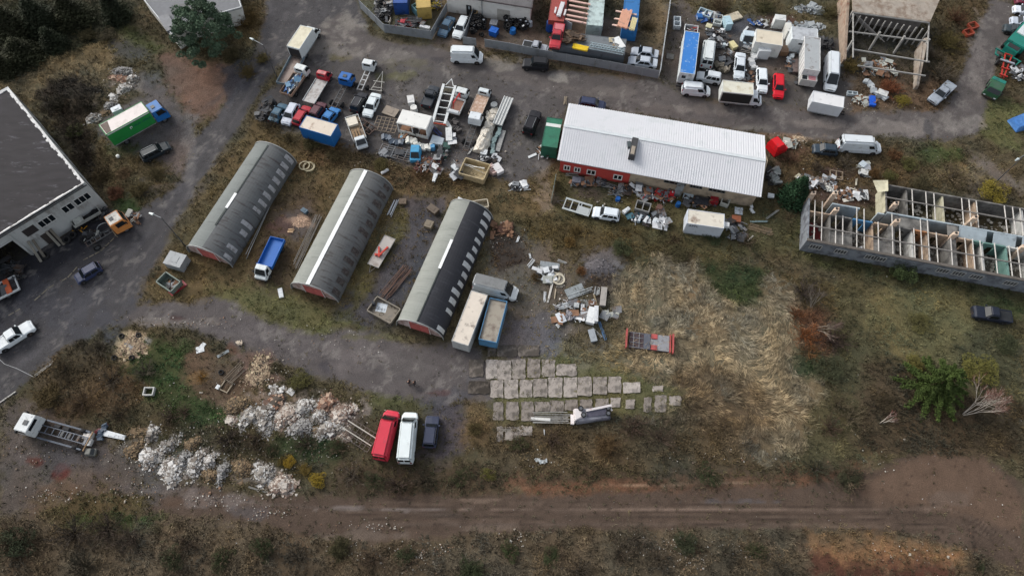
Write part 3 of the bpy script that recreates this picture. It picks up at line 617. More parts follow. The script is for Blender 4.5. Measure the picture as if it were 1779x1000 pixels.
hut((588, 526), (683, 330), HUTW, HUTR, 'middle arched shed with a white strip along its whole ridge', greyl, dk2, [(0, 1, .55, 1)], 2, pk, 12, pc2)
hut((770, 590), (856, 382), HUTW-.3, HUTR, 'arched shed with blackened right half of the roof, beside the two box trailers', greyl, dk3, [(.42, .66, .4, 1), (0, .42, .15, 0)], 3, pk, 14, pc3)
# --- white roofed workshop -----------------------------------------------------
EZ, RZ = 3.3, 4.5
q = [P(988, 180, EZ), P(1328, 236, EZ), P(1322, 343, EZ), P(968, 278, EZ)]   # TL TR BR BL
shop = thing('workshop', 'long workshop with white ribbed metal roof, red front wall and dark chimney', 'building', (q[3].x, q[3].y, 0))
Q = [rel((v.x, v.y, EZ), shop) for v in q]; rl = rel(((q[0].x+q[3].x)/2, (q[0].y+q[3].y)/2, RZ), shop); rr_ = rel(((q[1].x+q[2].x)/2, (q[1].y+q[2].y)/2, RZ), shop)
m = MB(); nseg = 84
for side, (e0, e1) in enumerate(((Q[3], Q[2]), (Q[0], Q[1]))):
    for i in range(nseg):
        t0 = i/nseg; t1 = (i+.62)/nseg; t2 = (i+1)/nseg
        for (ta, tb, h) in ((t0, t1, 0), (t1, t2, .075)):
            a, b = e0.lerp(e1, ta), e0.lerp(e1, tb); c, d = rl.lerp(rr_, tb), rl.lerp(rr_, ta); up = Vector((0, 0, .06+h)); 
            m.hexa([a, b, c, d, a+up, b+up, c+up, d+up])
m.build('roof', mat((212, 213, 216), .5, 0, .05, .5, dirt=(200, 203, 205), amt=.25, dsc=.5, key='wroof'), shop)
MB().beam(rl+Vector((0, 0, .11)), rr_+Vector((0, 0, .11)), .5, .05).build('ridge_cap', mat((200, 206, 208), .45, 0, .1, key='cap'), shop)
def inset(pts, e):
    out = []; n = len(pts); cx = sum(p.x for p in pts)/n; cy = sum(p.y for p in pts)/n
    for i in range(n):
        a, b, c = pts[i-1], pts[i], pts[(i+1) % n]; u = (a-b).normalized(); v = (c-b).normalized(); out.append(b+(u+v)*e)
    return out
Wl = inset([Vector((p.x, p.y, 0)) for p in Q], .45)
redw = mat((176, 62, 54), .75, 0, .12, 1, dirt=(140, 60, 54), amt=.2, key='redwall'); tanw = mat((166, 150, 128), .85, 0, .15, 1, dirt=(128, 116, 100), amt=.35, key='tanwall')
BLw = Wl[3]; BRw = Wl[2]; TLw, TRw = Wl[0], Wl[1]
fW, pW, LW = wallframe((BLw.x, BLw.y), (BRw.x, BRw.y))
def wloc(px, py):
    C = Vector((-shop.location.x, -shop.location.y, CAMH)); g = P(px, py)-Vector((shop.location.x, shop.location.y, 0)); d = (BRw-BLw).normalized(); n = Vector((d.y, -d.x, 0))
    r = g-C; t = (BLw-C).dot(n)/r.dot(n); qq = C+r*t; return (qq-BLw).dot(d), qq.z
us = wloc(1093, 312)[0]
m = MB(); wquad(m, pW, 0, us, 0, EZ-.02, -.3, .3); m.build('front_wall', redw, shop)
m = MB(); wquad(m, pW, us+.01, LW, 0, EZ-.02, -.32, .3); m.build('front_wall', tanw, shop)
for A, B in ((BRw, TRw), (TRw, TLw), (TLw, BLw)):
    _, pp, LL = wallframe((A.x, A.y), (B.x, B.y)); m = MB(); wquad(m, pp, 0, LL, 0, EZ-.02, -.3, .3)
    zz = m.build('side_wall', tanw if A is BRw else redw, shop)
m = MB()
for (A, B, R_) in ((Wl[3], Wl[0], rl), (Wl[2], Wl[1], rr_)): m.hexa([A+Vector((0,0,EZ-.02)), B+Vector((0,0,EZ-.02)), R_+Vector((.2,0,-.03)), R_+Vector((.2,0,-.03))]+[A+Vector((.15,0,EZ-.02)), B+Vector((.15,0,EZ-.02)), R_+Vector((.35,0,-.03)), R_+Vector((.35,0,-.03))])
m.build('gable', tanw, shop)
wfr = mat((214, 212, 206), .6, key='wfr2')
for px, py, ww in ((985, 291, 1.0), (1003, 295, 1.0), (1027, 300, 1.35), (1073, 309, 1.35)):
    u, z = wloc(px, py); window(shop, pW, u-ww/2, u+ww/2, .75, 1.9, wfr, bars=1, fw=.14)
for px, ww in ((1168, 3.2), (1207, 1.8), (1246, 2.4)):
    u, z = wloc(px, 330); window(shop, pW, u-ww/2, u+ww/2, 2.1, 2.75, mat((120, 118, 110), .7, key='wfr3'), bars=3, fw=.07, off=-.02)
m = MB(); wquad(m, pW, us+.4, LW-.5, 2.82, 3.1, -.018, .03); m.build('fascia', mat((34, 34, 36), .7, key='fasc'), shop)
m = MB(); wquad(m, pW, -.2, us, 2.95, 3.2, .002, .25); m.build('awning', mat((120, 122, 126), .6, key='awn'), shop)
u, z = wloc(1175, 340); m = MB(); wquad(m, pW, u-.5, u+.5, 0, 2.7, -.015, .6); m.build('buttress', GALV, shop)
# chimney
zc = 4.15; a = rel(P(1104, 241, zc+.6), shop); b = rel(P(1098, 269, zc+.9), shop); d = (b-a); d.z = 0; d = d.normalized(); r = Vector((-d.y, d.x, 0))*.45
A_, B_ = Vector((a.x, a.y, 0)), Vector((b.x, b.y, 0)); m = MB(); 
m.prism([((A_+r).x, (A_+r).y), ((B_+r).x, (B_+r).y), ((B_-r).x, (B_-r).y), ((A_-r).x, (A_-r).y)], 3.7, 5.0)
c_ = m.build('chimney', mat((58, 58, 60), .7, key='chim'), shop)
mid = A_.lerp(B_, .5); e = A_.lerp(B_, .95)
MB().prism([((mid+r*.6).x, (mid+r*.6).y), ((e+r*.6).x, (e+r*.6).y), ((e-r*.6).x, (e-r*.6).y), ((mid-r*.6).x, (mid-r*.6).y)], 5.003, 5.06).build('chimney_cap', mat((150, 140, 126), .8, key='ccap'), c_)
a = rel(P(1093, 252, 4.3), shop); MB().box(a.x-.28, a.x+.28, a.y-.55, a.y+.55, 3.9, 4.55).build('vent', mat((66, 76, 80), .6, key='vent'), shop, bevel=.04)
# --- generic block from roof corners -----------------------------------------------
def block(name, label, cat, corners, z, wallm, roofm, edge=None, group=None, over=.0, lip=.12, z0=0):
    qs = [P(x, y, z) for x, y in corners]; o = qs[0]
    root = thing(name, label, cat, (o.x, o.y, 0), 0, group); L_ = [Vector((v.x-o.x, v.y-o.y, 0)) for v in qs]
    MB().prism([(p.x, p.y) for p in inset(L_, over+.02)], z0, z-.005).build('wall', wallm, root)
    MB().prism([(p.x, p.y) for p in L_], z, z+.12).build('roof', roofm, root)
    if edge:
        m = MB(); n = len(L_)
        for i in range(n): m.beam(L_[i]+Vector((0, 0, z+.12+lip/2)), L_[(i+1) % n]+Vector((0, 0, z+.12+lip/2)), .16, lip)
        m.build('roof_edge', edge, root)
    return root, L_
# top white building
wh = mat((214, 212, 206), .7, 0, .08, dirt=(180, 174, 164), amt=.2, key='whwall')
root, L_ = block('garage_building', 'white rendered garage building with grey flat roof, behind the tyre heaps', 'building', [(772, -8), (924, 16), (931, -40), (780, -62)], 3.6, wh, mat((96, 94, 96), .8, 0, .2, 1, dirt=(80, 78, 80), amt=.3, wave=None, key='groof'), mat((64, 56, 58), .7, key='gedge'), over=.25)
fF, pF, LF = wallframe((L_[0].x, L_[0].y), (L_[1].x, L_[1].y))
m = MB(); wquad(m, pF, LF*.24, LF*.24+.9, .03, 2.1, -.25+.004, .05); dd = m.build('door', mat((40, 42, 44), .6, key='ddoor'), root)
m = MB(); wquad(m, pF, LF*.24+.4, LF*.24+.6, 1.3, 1.9, -.19, .02); m.build('glazing', mat((170, 180, 184), .3, key='glz'), dd)
m = MB(); wquad(m, pF, LF*.60, LF*.60+2.2, .03, 2.3, -.246, .05); m.build('garage_door', mat((176, 172, 164), .6, wave=(3, 'Z', .85), key='gdoor'), root)
m = MB(); a, b = pF(LF*.43, 0, .0), None; m.cyl((a[0], a[1], .5), (a[0], a[1], 5.2), .09); m.build('flue', GALV, root)
# small flat building, top left
root, L_ = block('flat_roofed_house', 'small white walled flat roofed house half hidden by the pine', 'building', [(245, -6), (300, 62), (330, 40), (420, 15), (400, -50), (290, -60)], 3.2, wh, mat((112, 114, 118), .8, 0, .15, key='fr'), mat((190, 194, 196), .6, key='fre'), over=.1, lip=.25)
a = rel(P(285, 30, 3.3), root); b = rel(P(300, 55, 3.3), root)
m = MB(); m.beam((a.x, a.y, 3.5), (b.x, b.y, 3.5), 1.6, .5); m.build('roof_box', mat((120, 122, 126), .7, key='rbx'), root)
a = rel(P(325, 18, 3.3), root); MB().box(a.x-2.2, a.x+1.2, a.y-1, a.y+1, 3.33, 3.75).build('skylight', mat((84, 86, 90), .6, wave=(2.2, 'X', .7), key='sky1'), root)
# --- ruined long block -------------------------------------------------------------
ZR = 2.9
o = P(1402, 417, ZR); e = P(1779, 487, ZR); du = (e-o); du.z = 0; du.normalize(); dv = Vector((-du.y, du.x, 0))
ruin = thing('ruined_building', 'long roofless ruin with bare rafters, dividing walls and tumbled chimneys', 'ruin', (o.x, o.y, 0), atan2(du.y, du.x))
def ruv(px, py, z=ZR): q_ = P(px, py, z)-o; q_.z = 0; return q_.dot(du), q_.dot(dv)
vN = [ruv(1403, 391)[1], ruv(1403, 363.5)[1], ruv(1405, 343)[1]]       # mid beam, corridor south, corridor north
vM, vC, vD = vN; vT = ruv(1555, 322)[1]; vU = (vD+vT)/2; UL = 36.0; uN = ruv(1538, 345)[0]
print('RUIN', vN, vT, uN, ruv(1779, 487)[0])
WALLC = dict(g=mat((118, 116, 112), .9, 0, .3, 1.5, dirt=(76, 74, 72), amt=.45, key='rg'), w=mat((190, 190, 186), .8, 0, .15, 1.2, dirt=(140, 138, 134), amt=.3, key='rw'), b=mat((172, 150, 128), .85, 0, .2, dirt=(120, 104, 92), amt=.3, key='rb'),
             bl=mat((70, 120, 160), .8, 0, .2, key='rbl'), t=mat((98, 132, 124), .8, 0, .2, key='rt'), y=mat((182, 178, 154), .8, 0, .15, dirt=(150, 144, 120), amt=.3, key='ry'), o=mat((170, 118, 80), .85, 0, .25, key='ro'), r=mat((110, 34, 36), .9, 0, .3, 3, key='rr'), l=mat((160, 172, 178), .8, 0, .12, dirt=(120, 128, 132), amt=.2, key='rll'), s=mat((124, 129, 135), .85, 0, .2, .7, dirt=(84, 86, 92), amt=.4, key='rs2'))
T = .22
m = MB(); m.box(0, UL, 0, T, 0, ZR).box(0, T, T, vD, 0, ZR); 
m.build('outer_wall', WALLC['s'], ruin)
m = MB(); m.box(0, UL, -.12, -.003, ZR-.02, ZR+.12).box(0, UL, .003, .28, ZR+.003, ZR+.12); m.build('wall_plate', mat((96, 90, 84), .9, 0, .3, key='plate'), ruin)
m = MB(); m.box(uN, UL, vT-T, vT, 0, ZR).box(uN, uN+T, vD, vT-T-.01, 0, ZR); m.build('outer_wall', WALLC['g'], ruin)
m = MB(); m.box(uN-.02, uN-.003, vD+.05, vT, .0, ZR-.02); m.build('plaster', WALLC['y'], ruin)
m = MB(); m.hexa([(uN-.9, vT-1.6, ZR-.3), (uN+.2, vT-1.6, ZR+.4), (uN+.2, vT+.3, ZR+.4), (uN-1.6, vT+.3, ZR-.2), (uN-.9, vT-1.6, ZR-.2), (uN+.2, vT-1.6, ZR+.5), (uN+.2, vT+.3, ZR+.5), (uN-1.6, vT+.3, ZR-.1)]); m.build('roof_remnant', WALLC['y'], ruin)
# corridor walls and dividing walls: (u, thickness, material, south part, colour of the room to its right)
cuts = [3.0, 6.0, 8.9, 11.0, 14.2, 16.2, 19.2, 22.2, 23.6, 26.6, 30.0, 33.0]
cm = ['g', 'g', 'b', 'g', 'w', 'b', 'g', 'b', 'w', 't', 'w', 'w', 'g']
for i, u in enumerate(cuts):
    wt = .9 if i in (3, 6) else T
    MB().box(u, u+wt, T+.01, vC, 0, ZR-.25-(i % 3)*.12).build('dividing_wall', WALLC[cm[i]], ruin)
    if u > uN+1 and i % 2 == 0: MB().box(u-.6, u-.6+T, vD+.01, vT-T-.01, 0, ZR-.25).build('dividing_wall', WALLC[['w', 'y', 'g', 'b', 'g'][i % 5]], ruin)
edges = [T]+cuts+[UL]
inner = ['b', 'g', 'bl', 'b', 'g', 'o', 'b', 'b', 't', 't', 'w', 'w', 'g']
for i in range(len(edges)-1):
    u0, u1 = edges[i]+(.92 if i in (4, 7) else T+.01)*(i > 0), edges[i+1]-.01
    if u1-u0 < .5: continue
    dw = .9 if (u1-u0) > 1.8 else .5; du0 = u0+(u1-u0)*.3
    m = MB(); m.box(u0, du0, vC-T, vC-.01, 0, ZR-.1).box(du0+dw, u1, vC-T, vC-.01, 0, ZR-.1).box(du0, du0+dw, vC-T, vC-.01, 2.05, ZR-.1)
    m.build('corridor_wall', WALLC[inner[i]], ruin)
    if i % 3 == 1: MB().box(u0, u1, T+.01, T+.06, .05, ZR-.15).build('plaster', WALLC[inner[i]], ruin)
    MB().box(u0, u1, T+.07, vC-T-.01, .02, .3).build('room_floor', WALLC['r'] if i == 0 else mat((70, 64, 58), .95, 0, .4, 3, dirt=(112, 106, 98), amt=.35, dsc=3, key='rfl'), ruin)
    if i in (1, 3): MB().box(u0, u1, T+.07, vM, ZR-.5, ZR-.38).build('ceiling_slab', WALLC['g'], ruin)
m = MB(); m.box(uN+T, UL, vD-T, vD-.01, 0, ZR); m.box(3.4, 7.2, vD-T, vD-.01, 0, ZR-.2); m.box(9.8, uN+.1, vD-T, vD-.01, 0, ZR-.5); m.build('corridor_wall', WALLC['l'], ruin)
m = MB(); m.box(19, 20.4, vC-.2, vD-.25, ZR-.2, ZR-.1).box(11.6, 16.6, vC, vD-.25, ZR-.35, ZR-.22).build('ceiling_slab', WALLC['g'], ruin)
m = MB()
for a, b in ((20.6, 24.3), (25.2, 28.2), (29, 36)): m.hexa([(a, vC+.05, ZR-.75), (b, vC+.05, ZR-.75), (b, vD-.26, ZR-.1), (a, vD-.26, ZR-.1), (a, vC+.05, ZR-.7), (b, vC+.05, ZR-.7), (b, vD-.26, ZR-.02), (a, vD-.26, ZR-.02)])
m.build('corridor_ceiling', WALLC['l'], ruin)
raf = mat((196, 192, 186), .8, 0, .2, key='raf')
MB().box(T, UL, vM-.08, vM+.08, ZR-.02, ZR+.14).build('long_beam', mat((120, 116, 112), .85, key='lb'), ruin)
MB().box(uN, UL, vU-.08, vU+.08, ZR-.02, ZR+.14).build('long_beam', mat((120, 116, 112), .85, key='lb'), ruin)
u = .9; rr2 = random.Random(3)
while u < UL:
    v1 = vD-.3 if rr2.random() < .45 else vC
    MB().box(u-.05, u+.05, .29, vM-.09, ZR+.005, ZR+.1).box(u-.05, u+.05, vM+.09, v1, ZR+.005, ZR+.1).build('rafter', raf, ruin)
    if u > uN+.6 and rr2.random() < .85: MB().box(u-.05, u+.05, vD, vU-.09, ZR+.005, ZR+.1).box(u-.05, u+.05, vU+.09, vT-.25, ZR+.005, ZR+.1).build('rafter', raf, ruin)
    u += rr2.choice([.95, 1.0, 1.1, 1.9])
brk = mat((196, 176, 156), .85, 0, .25, 3, dirt=(146, 106, 86), amt=.2, dsc=4, key='brk')
for (px, py) in ((1448, 340), (1450, 368), (1555, 388), (1690, 382), (1656, 410), (1553, 358), (1775, 432), (1410, 340)):
    u, v = ruv(px, py, ZR+.3)
    if u > UL: continue
    c = MB().hexa([(u-.3, v-.3, .3), (u+.3, v-.3, .3), (u+.3, v+.3, .3), (u-.3, v+.3, .3), (u-.35, v-.15, 3.7), (u+.3, v-.2, 3.9), (u+.35, v+.35, 4.0), (u-.25, v+.3, 3.8)]).build('chimney', brk, ruin)
    MB().box(u-.12, u+.12, v-.02, v+.2, 3.9, 4.02).build('flue', DARK, c)
_, pR, _ = (0, lambda u, z, off=0: (u, -off, z), 0)
for px in (1418, 1462, 1515, 1530, 1638, 1665, 1695, 1752):
    u = ruv(px, 440, 2)[0]; window(ruin, pR, u-.8, u+.8, 1.2, 2.2, mat((176, 176, 172), .7, key='rwf'), bars=3, fw=.07, pane=mat((58, 60, 64), .5, key='rpn'))
m = MB(); rr3 = random.Random(5)
for i in range(800):
    u = rr3.uniform(.5, UL-.5); v = rr3.uniform(.5, vC-.5) if rr3.random() < .55 or u < uN else rr3.uniform(vD+.3, vT-.4)
    random.seed(i); m.chunk((u, v, .32), rr3.uniform(.06, .3))
m.build('rubble', mat((146, 142, 134), .9, 0, .4, 2, key='rub'), ruin)['kind'] = 'stuff'
random.seed(21)
# dumped cabinets inside the rooms
for (u, v, w_, l_, c_, lb) in ((17.3, 1.4, .7, 2.0, (214, 216, 218), 'tall white cabinet lying in the middle room'), (16.7, 2.2, .9, .6, (200, 204, 206), 'square white cabinet against the centre beam'), (8.2, 1.6, .35, 1.1, (220, 222, 224), 'narrow white cabinet near the blue walled room'), (14.8, 1.2, .6, 1.8, (196, 190, 176), 'cream cabinet below the orange walled room'), (20.9, 1.2, .5, .5, (190, 190, 186), 'small grey cabinet right of the tall white one'), (27.2, 1.4, 1.4, 1.2, (206, 210, 214), 'wide pale cabinet in the white walled room')):
    ob = MB().hexa([(u-w_/2, v-l_/2, .32), (u+w_/2, v-l_/2, .32), (u+w_/2, v+l_/2, .32), (u-w_/2, v+l_/2, .32), (u-w_/2, v-l_/2+.1, .75), (u+w_/2, v-l_/2, .62), (u+w_/2, v+l_/2, .8), (u-w_/2+.1, v+l_/2, .6)]).box(u-w_/3, u+w_/3, v-l_/3, v+l_/3, .81, .95).build('dumped_cabinet', mat(c_, .6, 0, .1))
    tag(ob, lb+' of the ruin', 'cabinet', 'cabinets dumped in the ruin'); ob.location = (o.x, o.y, 0); ob.rotation_euler = (0, 0, ruin.rotation_euler[2])
# --- concrete barn skeleton, upper right -------------------------------------------
BZ = 3.9
c = [P(1474, -30, BZ), P(1636, -14, BZ), P(1616, 38, BZ), P(1482, 20, BZ)]
barn = thing('barn_skeleton', 'half collapsed concrete barn with bare pillars and a sagging grey roof slab', 'ruin', (c[3].x, c[3].y, 0))
B = [rel((v.x, v.y, 0), barn) for v in c]; conc = mat((164, 154, 142), .9, 0, .25, 1, dirt=(128, 112, 98), amt=.4, key='conc'); cgr = mat((150, 148, 144), .85, 0, .2, key='cgr')
m = MB(); m.hexa([B[3]+Vector((0, 0, BZ-.2)), B[2]+Vector((0, 0, BZ-.2)), B[1]+Vector((0, 0, BZ+1)), B[0]+Vector((0, 0, BZ+1)), B[3]+Vector((0, 0, BZ)), B[2]+Vector((0, 0, BZ)), B[1]+Vector((0, 0, BZ+1.2)), B[0]+Vector((0, 0, BZ+1.2))]); m.build('roof_slab', conc, barn)
def bl(px, py, z=BZ): return rel(P(px, py, z), barn)
for i in range(13):
    t = i/12; a = bl(1484+t*130, 26+t*26, 3.6); MB().box(a.x-.09, a.x+.09, a.y-.09, a.y+.09, 0, 3.6).build('pillar', cgr, barn)
for (px, py) in ((1482, 20), (1529, 56), (1572, 63), (1615, 68), (1482, 70)):
    a = bl(px, py, 3.8); MB().box(a.x-.14, a.x+.14, a.y-.14, a.y+.14, 0, 3.8).build('pillar', cgr, barn)
for (a, b, z) in (((1482, 86), (1615, 108), 2.6), ((1490, 114), (1608, 132), 1.8), ((1482, 22), (1614, 40), 3.72), ((1475, 55), (1612, 72), 3.0), ((1482, 22), (1482, 100), 3.6), ((1614, 40), (1610, 108), 3.4)):
    p, q_ = bl(*a, z), bl(*b, z); MB().beam((p.x, p.y, z), (q_.x, q_.y, z), .16, .2).build('cross_beam', cgr, barn)
for k in range(7):
    p = bl(1484, 20, 3.6); q_ = bl(1500+k*6, 50+k*4, .8); MB().beam((p.x, p.y, 3.5), (q_.x, q_.y, .9), .1).build('fallen_rafter', mat((140, 136, 132), .8, key='frr'), barn)
a, b = bl(1470, -20, 3.3), bl(1470, 100, 1.8); m = MB(); m.hexa([(a.x-.2, a.y, 0), (a.x+.2, a.y, 0), (b.x+.2, b.y, 0), (b.x-.2, b.y, 0), (a.x-.2, a.y, 4.6), (a.x+.2, a.y, 4.6), (b.x+.2, b.y, 1.4), (b.x-.2, b.y, 1.4)]); m.build('side_wall', mat((156, 138, 122), .9, 0, .3, 1.4, dirt=(126, 92, 74), amt=.25, key='brw'), barn)
a, b = bl(1606, 70, 2.6), bl(1594, 150, .8); m = MB(); m.hexa([(a.x-.35, a.y, 0), (a.x+.35, a.y, 0), (b.x+.35, b.y, 0), (b.x-.35, b.y, 0), (a.x-.3, a.y, 3.0), (a.x+.3, a.y, 3.2), (b.x+.2, b.y, .8), (b.x-.3, b.y, 1.0)]); m.build('side_wall', conc, barn)
a, b = bl(1498, 28, 2.5), bl(1606, 46, 2.5); m = MB(); m.beam((a.x, a.y+1.2, 1.5), (b.x, b.y+1.2, 1.5), .2, 2.6); m.build('rear_wall', mat((116, 110, 106), .9, 0, .3, key='rwl'), barn)
# --- compound fences of grey sheet ------------------------------------------------
fm = mat((138, 143, 148), .55, .1, .08, .4, dirt=(120, 124, 128), amt=.3, wave=(9, 'X', .9), key='fence')
def fence(pts, h, label, topz=True, col=None, group='sheet metal fences round the compound', posts=2.6):
    q_ = [P(x, y, h) for x, y in pts]; root = thing('metal_fence', label, 'fence', (q_[0].x, q_[0].y, 0), 0, group)
    for a, b in zip(q_, q_[1:]):
        a = rel(a, root); b = rel(b, root); d = b-a; L = d.length; n = max(1, round(L/posts))
        for i in range(n):
            s = a+d*(i/n); e_ = a+d*((i+1)/n-.004); m = MB(); m.beam((s.x, s.y, h/2+.05), (e_.x, e_.y, h/2+.05), .05, h-.1)
            m.build('sheet_panel', col or fm, root)
            MB().box(s.x-.05, s.x+.05, s.y-.05, s.y+.05, 0, h+.04).build('post', GALV, root)
    return root
fence([(623, 0), (666, 42), (748, 54), (776, 5)], 1.9, 'grey sheet metal fence angled round the far left compound')
fence([(826, 5), (804, 64), (827, 67)], 1.7, 'short grey sheet fence between the white car and the tyre heap')
fence([(842, 68), (885, 75), (960, 90), (1060, 107), (1147, 123)], 1.8, 'long grey sheet metal fence beside the side road')
fence([(1167, -10), (1148, 122)], 1.8, 'grey sheet fence with pale top rail, dividing the container yard from the junk yard', col=mat((170, 176, 180), .5, key='f2'))
fence([(966, 303), (958, 345)], 1.4, 'low weathered sheet screen at the left corner of the red wall', col=mat((120, 130, 120), .6, key='f3'))
# --- street lamps ----------------------------------------------------------------
def lamp(top, head, h, label):
    b = P(*top, h); q_ = P(*head, h-.1); r = thing('street_lamp', label, 'street lamp', (b.x, b.y, 0), 0, 'street lamps')
    MB().cyl((0, 0, 0), (0, 0, h), .09, .045).build('pole', STEEL, r)
    d = Vector((q_.x-b.x, q_.y-b.y, 0)); MB().cyl((0, 0, h-.05), (d.x, d.y, h+.12), .045).build('arm', GALV, r)
    u = d.normalized()*.75; s = Vector((-u.y, u.x, 0)).normalized()*.2; a = d
    MB().hexa([a-s+Vector((0, 0, h+.02)), a+u-s*.5+Vector((0, 0, h+.05)), a+u+s*.5+Vector((0, 0, h+.05)), a+s+Vector((0, 0, h+.02)), a-s*.8+Vector((0, 0, h+.24)), a+u-s*.4+Vector((0, 0, h+.16)), a+u+s*.4+Vector((0, 0, h+.16)), a+s*.8+Vector((0, 0, h+.24))]).build('lamp_head', mat((190, 200, 200), .4, key='lh'), r, bevel=.05)
lamp((457, 78), (441, 71), 7.5, 'grey street lamp leaning over the road beside the white box truck')
lamp((280, 378), (268, 374), 7.5, 'grey street lamp by the orange truck cab and the hall')
lamp((1782, 268), (1768, 277), 7.5, 'grey street lamp at the right edge above the grass')
# --- concrete slabs -----------------------------------------------------------------
SL = {'A': [(185,0,235,68),(250,0,375,70),(390,0,520,70)], 'B': [(175,98,242,218),(250,103,335,220),(347,98,430,215),(452,95,528,210),(548,100,628,205),(645,130,770,200)],
 'C': [(205,235,283,345),(297,232,382,348),(400,232,478,342),(490,228,578,340),(590,220,675,340),(692,218,778,340),(787,215,870,330),(887,215,973,322),(990,212,1068,312),(1090,250,1198,315),(1285,270,1350,305)],
 'D': [(222,385,285,495),(308,383,385,493),(408,380,485,500),(500,378,590,440),(598,372,685,440),(700,365,778,430),(800,362,878,430),(905,358,985,425),(1003,352,1065,410),(1105,365,1160,420),(1225,350,1272,440),(1300,335,1370,440),(1395,340,1470,400)],
 'E': [(245,545,285,635),(300,545,400,630),(410,540,475,600)], 'F': [(60,100,150,205),(60,240,190,320)]}
rows = dict(A='faint topmost row', B='short pale row', C='long middle row', D='third row with broken right end', E='overgrown bottom row', F='dark pair left of the pad')
for rk, lst in SL.items():
    for i, (x0, y0, x1, y1) in enumerate(lst):
        cs = [(x0, y0), (x1, y0), (x1, y1), (x0, y1)]; pts = []
        for k in range(4):
            a, b = cs[k], cs[(k+1) % 4]
            for t in (.05, .25, .5, .75, .95):
                pts.append((a[0]+(b[0]-a[0])*t+random.uniform(-4, 4), a[1]+(b[1]-a[1])*t+random.uniform(-4, 4)))
        w_ = [P(800+x/3.845, 600+y/3.845) for x, y in pts]; cx = sum(v.x for v in w_)/len(w_); cy = sum(v.y for v in w_)/len(w_); w_ = [Vector((cx+(v.x-cx)*1.09, cy+(v.y-cy)*1.09, 0)) for v in w_]
        g0 = 118 if rk in 'AF' else (168 if rk in 'BC' else 154); g0 = int(g0*random.uniform(.84, 1.08)/4)*4
        s_ = MB().prism([(v.x-cx, v.y-cy) for v in w_], -.3, .12).build('concrete_slab', mat((g0+4, g0-5, g0-13), .9, 0, .25, 1.4, dirt=(g0-50, g0-56, g0-62), amt=.45 if rk not in 'AF' else .7, dsc=1.1, bump=.2))
        s_.location = (cx, cy, hgt(cx, cy)); 
        pos = ['leftmost', 'second from left', 'third from left', 'fourth from left', 'fifth from left', 'sixth from left', 'seventh from left', 'eighth from left', 'ninth from left', 'tenth from left', 'eleventh from left', 'twelfth from left', 'rightmost'][i if i < len(lst)-1 else 12]
        tag(s_, 'weathered concrete slab, %s in the %s' % (pos, rows[rk]), 'concrete slab', 'concrete slabs of the old hardstanding')
# ---------------------------------------------------------------- bushes and trees
def leafmat(c, key, v=.45): return mat(c, .85, 0, v, 2.2, key=key, spec=.2)
def foliage_mesh(name, n, fn, size, seed, flat=.5):
    r = np.random.default_rng(seed); p = np.array([fn(r) for _ in range(n)]); d = r.normal(0, 1, (n, 3)); d[:, 2] *= flat; d /= np.linalg.norm(d, axis=1)[:, None]
    e = r.normal(0, 1, (n, 3)); e -= (e*d).sum(1)[:, None]*d; e /= np.linalg.norm(e, axis=1)[:, None]; s = size*r.uniform(.6, 1.5, n)[:, None]
    co = np.concatenate([np.stack([p-e*s*.5, p+e*s*.5, p+d*s*1.3], 1), np.stack([p-e*s*.5, p+e*s*.5, p-d*s*1.1], 1)])
    o = tri_mesh(name, co, None, RUBBER, None); me = o.data; bpy.data.objects.remove(o); return me
def lumpy(seed, k=9, hgt_=.75):
    r = np.random.default_rng(seed); cs = np.stack([r.uniform(-.6, .6, k), r.uniform(-.6, .6, k), r.uniform(.2, hgt_, k)], 1); rs = r.uniform(.22, .42, k)
    def f(q):
        i = q.integers(k); v = q.normal(0, 1, 3); v /= np.linalg.norm(v); u = q.uniform(.55, 1.0)**.5; w_ = cs[i]+v*rs[i]*u; w_[2] = max(w_[2], .02); return w_
    return f
LEAFY = [foliage_mesh('foliage', 3600, lumpy(s, 16), .03, s) for s in (1, 2, 3)]
def twig_mesh(name, seed, n=46, sub=9, spread=.85, w_=.012, lean=(0, 0), asp=1.0):
    r = random.Random(seed); m = MB()
    def strip(a, b, w0):
        d = (b-a).normalized(); s = d.cross(Vector((r.uniform(-1, 1), r.uniform(-1, 1), r.uniform(-.2, .2))))
        if s.length < .01: return
        s.normalize(); s *= w0; m.add([a-s, a+s, b], [(0, 1, 2)])
    for i in range(n):
        an = r.uniform(0, 6.28); el = r.uniform(.25, 1.4); L = r.uniform(.6, 1.0)
        d = Vector((cos(an)*cos(el)*spread+lean[0], sin(an)*cos(el)*spread+lean[1], sin(el)*asp)).normalized(); a = Vector((cos(an)*.06, sin(an)*.06, 0)); b = a+d*L
        strip(a, b, w_*1.6)
        for k in range(sub):
            t = r.uniform(.3, 1); p = a.lerp(b, t); e = (d+Vector((r.uniform(-.8, .8), r.uniform(-.8, .8), r.uniform(-.2, .6)))).normalized(); q_ = p+e*L*r.uniform(.12, .36); strip(p, q_, w_)
            for _ in range(2): f_ = (e+Vector((r.uniform(-.9, .9), r.uniform(-.9, .9), r.uniform(-.4, .5)))).normalized(); pp = p.lerp(q_, r.random()); strip(pp, pp+f_*L*.13, w_*.8)
    o = m.build(name, RUBBER); me = o.data; bpy.data.objects.remove(o); return me
TWIG = [twig_mesh('twigs', s) for s in (1, 2, 3)]
STEM = MB().cyl((0, 0, -.1), (.02, .03, .5), .03, .015, 6).cyl((0, 0, .1), (-.2, .1, .45), .018, .01, 5).cyl((0, 0, .1), (.18, -.12, .5), .018, .01, 5).build('stem', RUBBER); STEMME = STEM.data; bpy.data.objects.remove(STEM)
stemm = mat((74, 64, 54), .9, key='stemm')
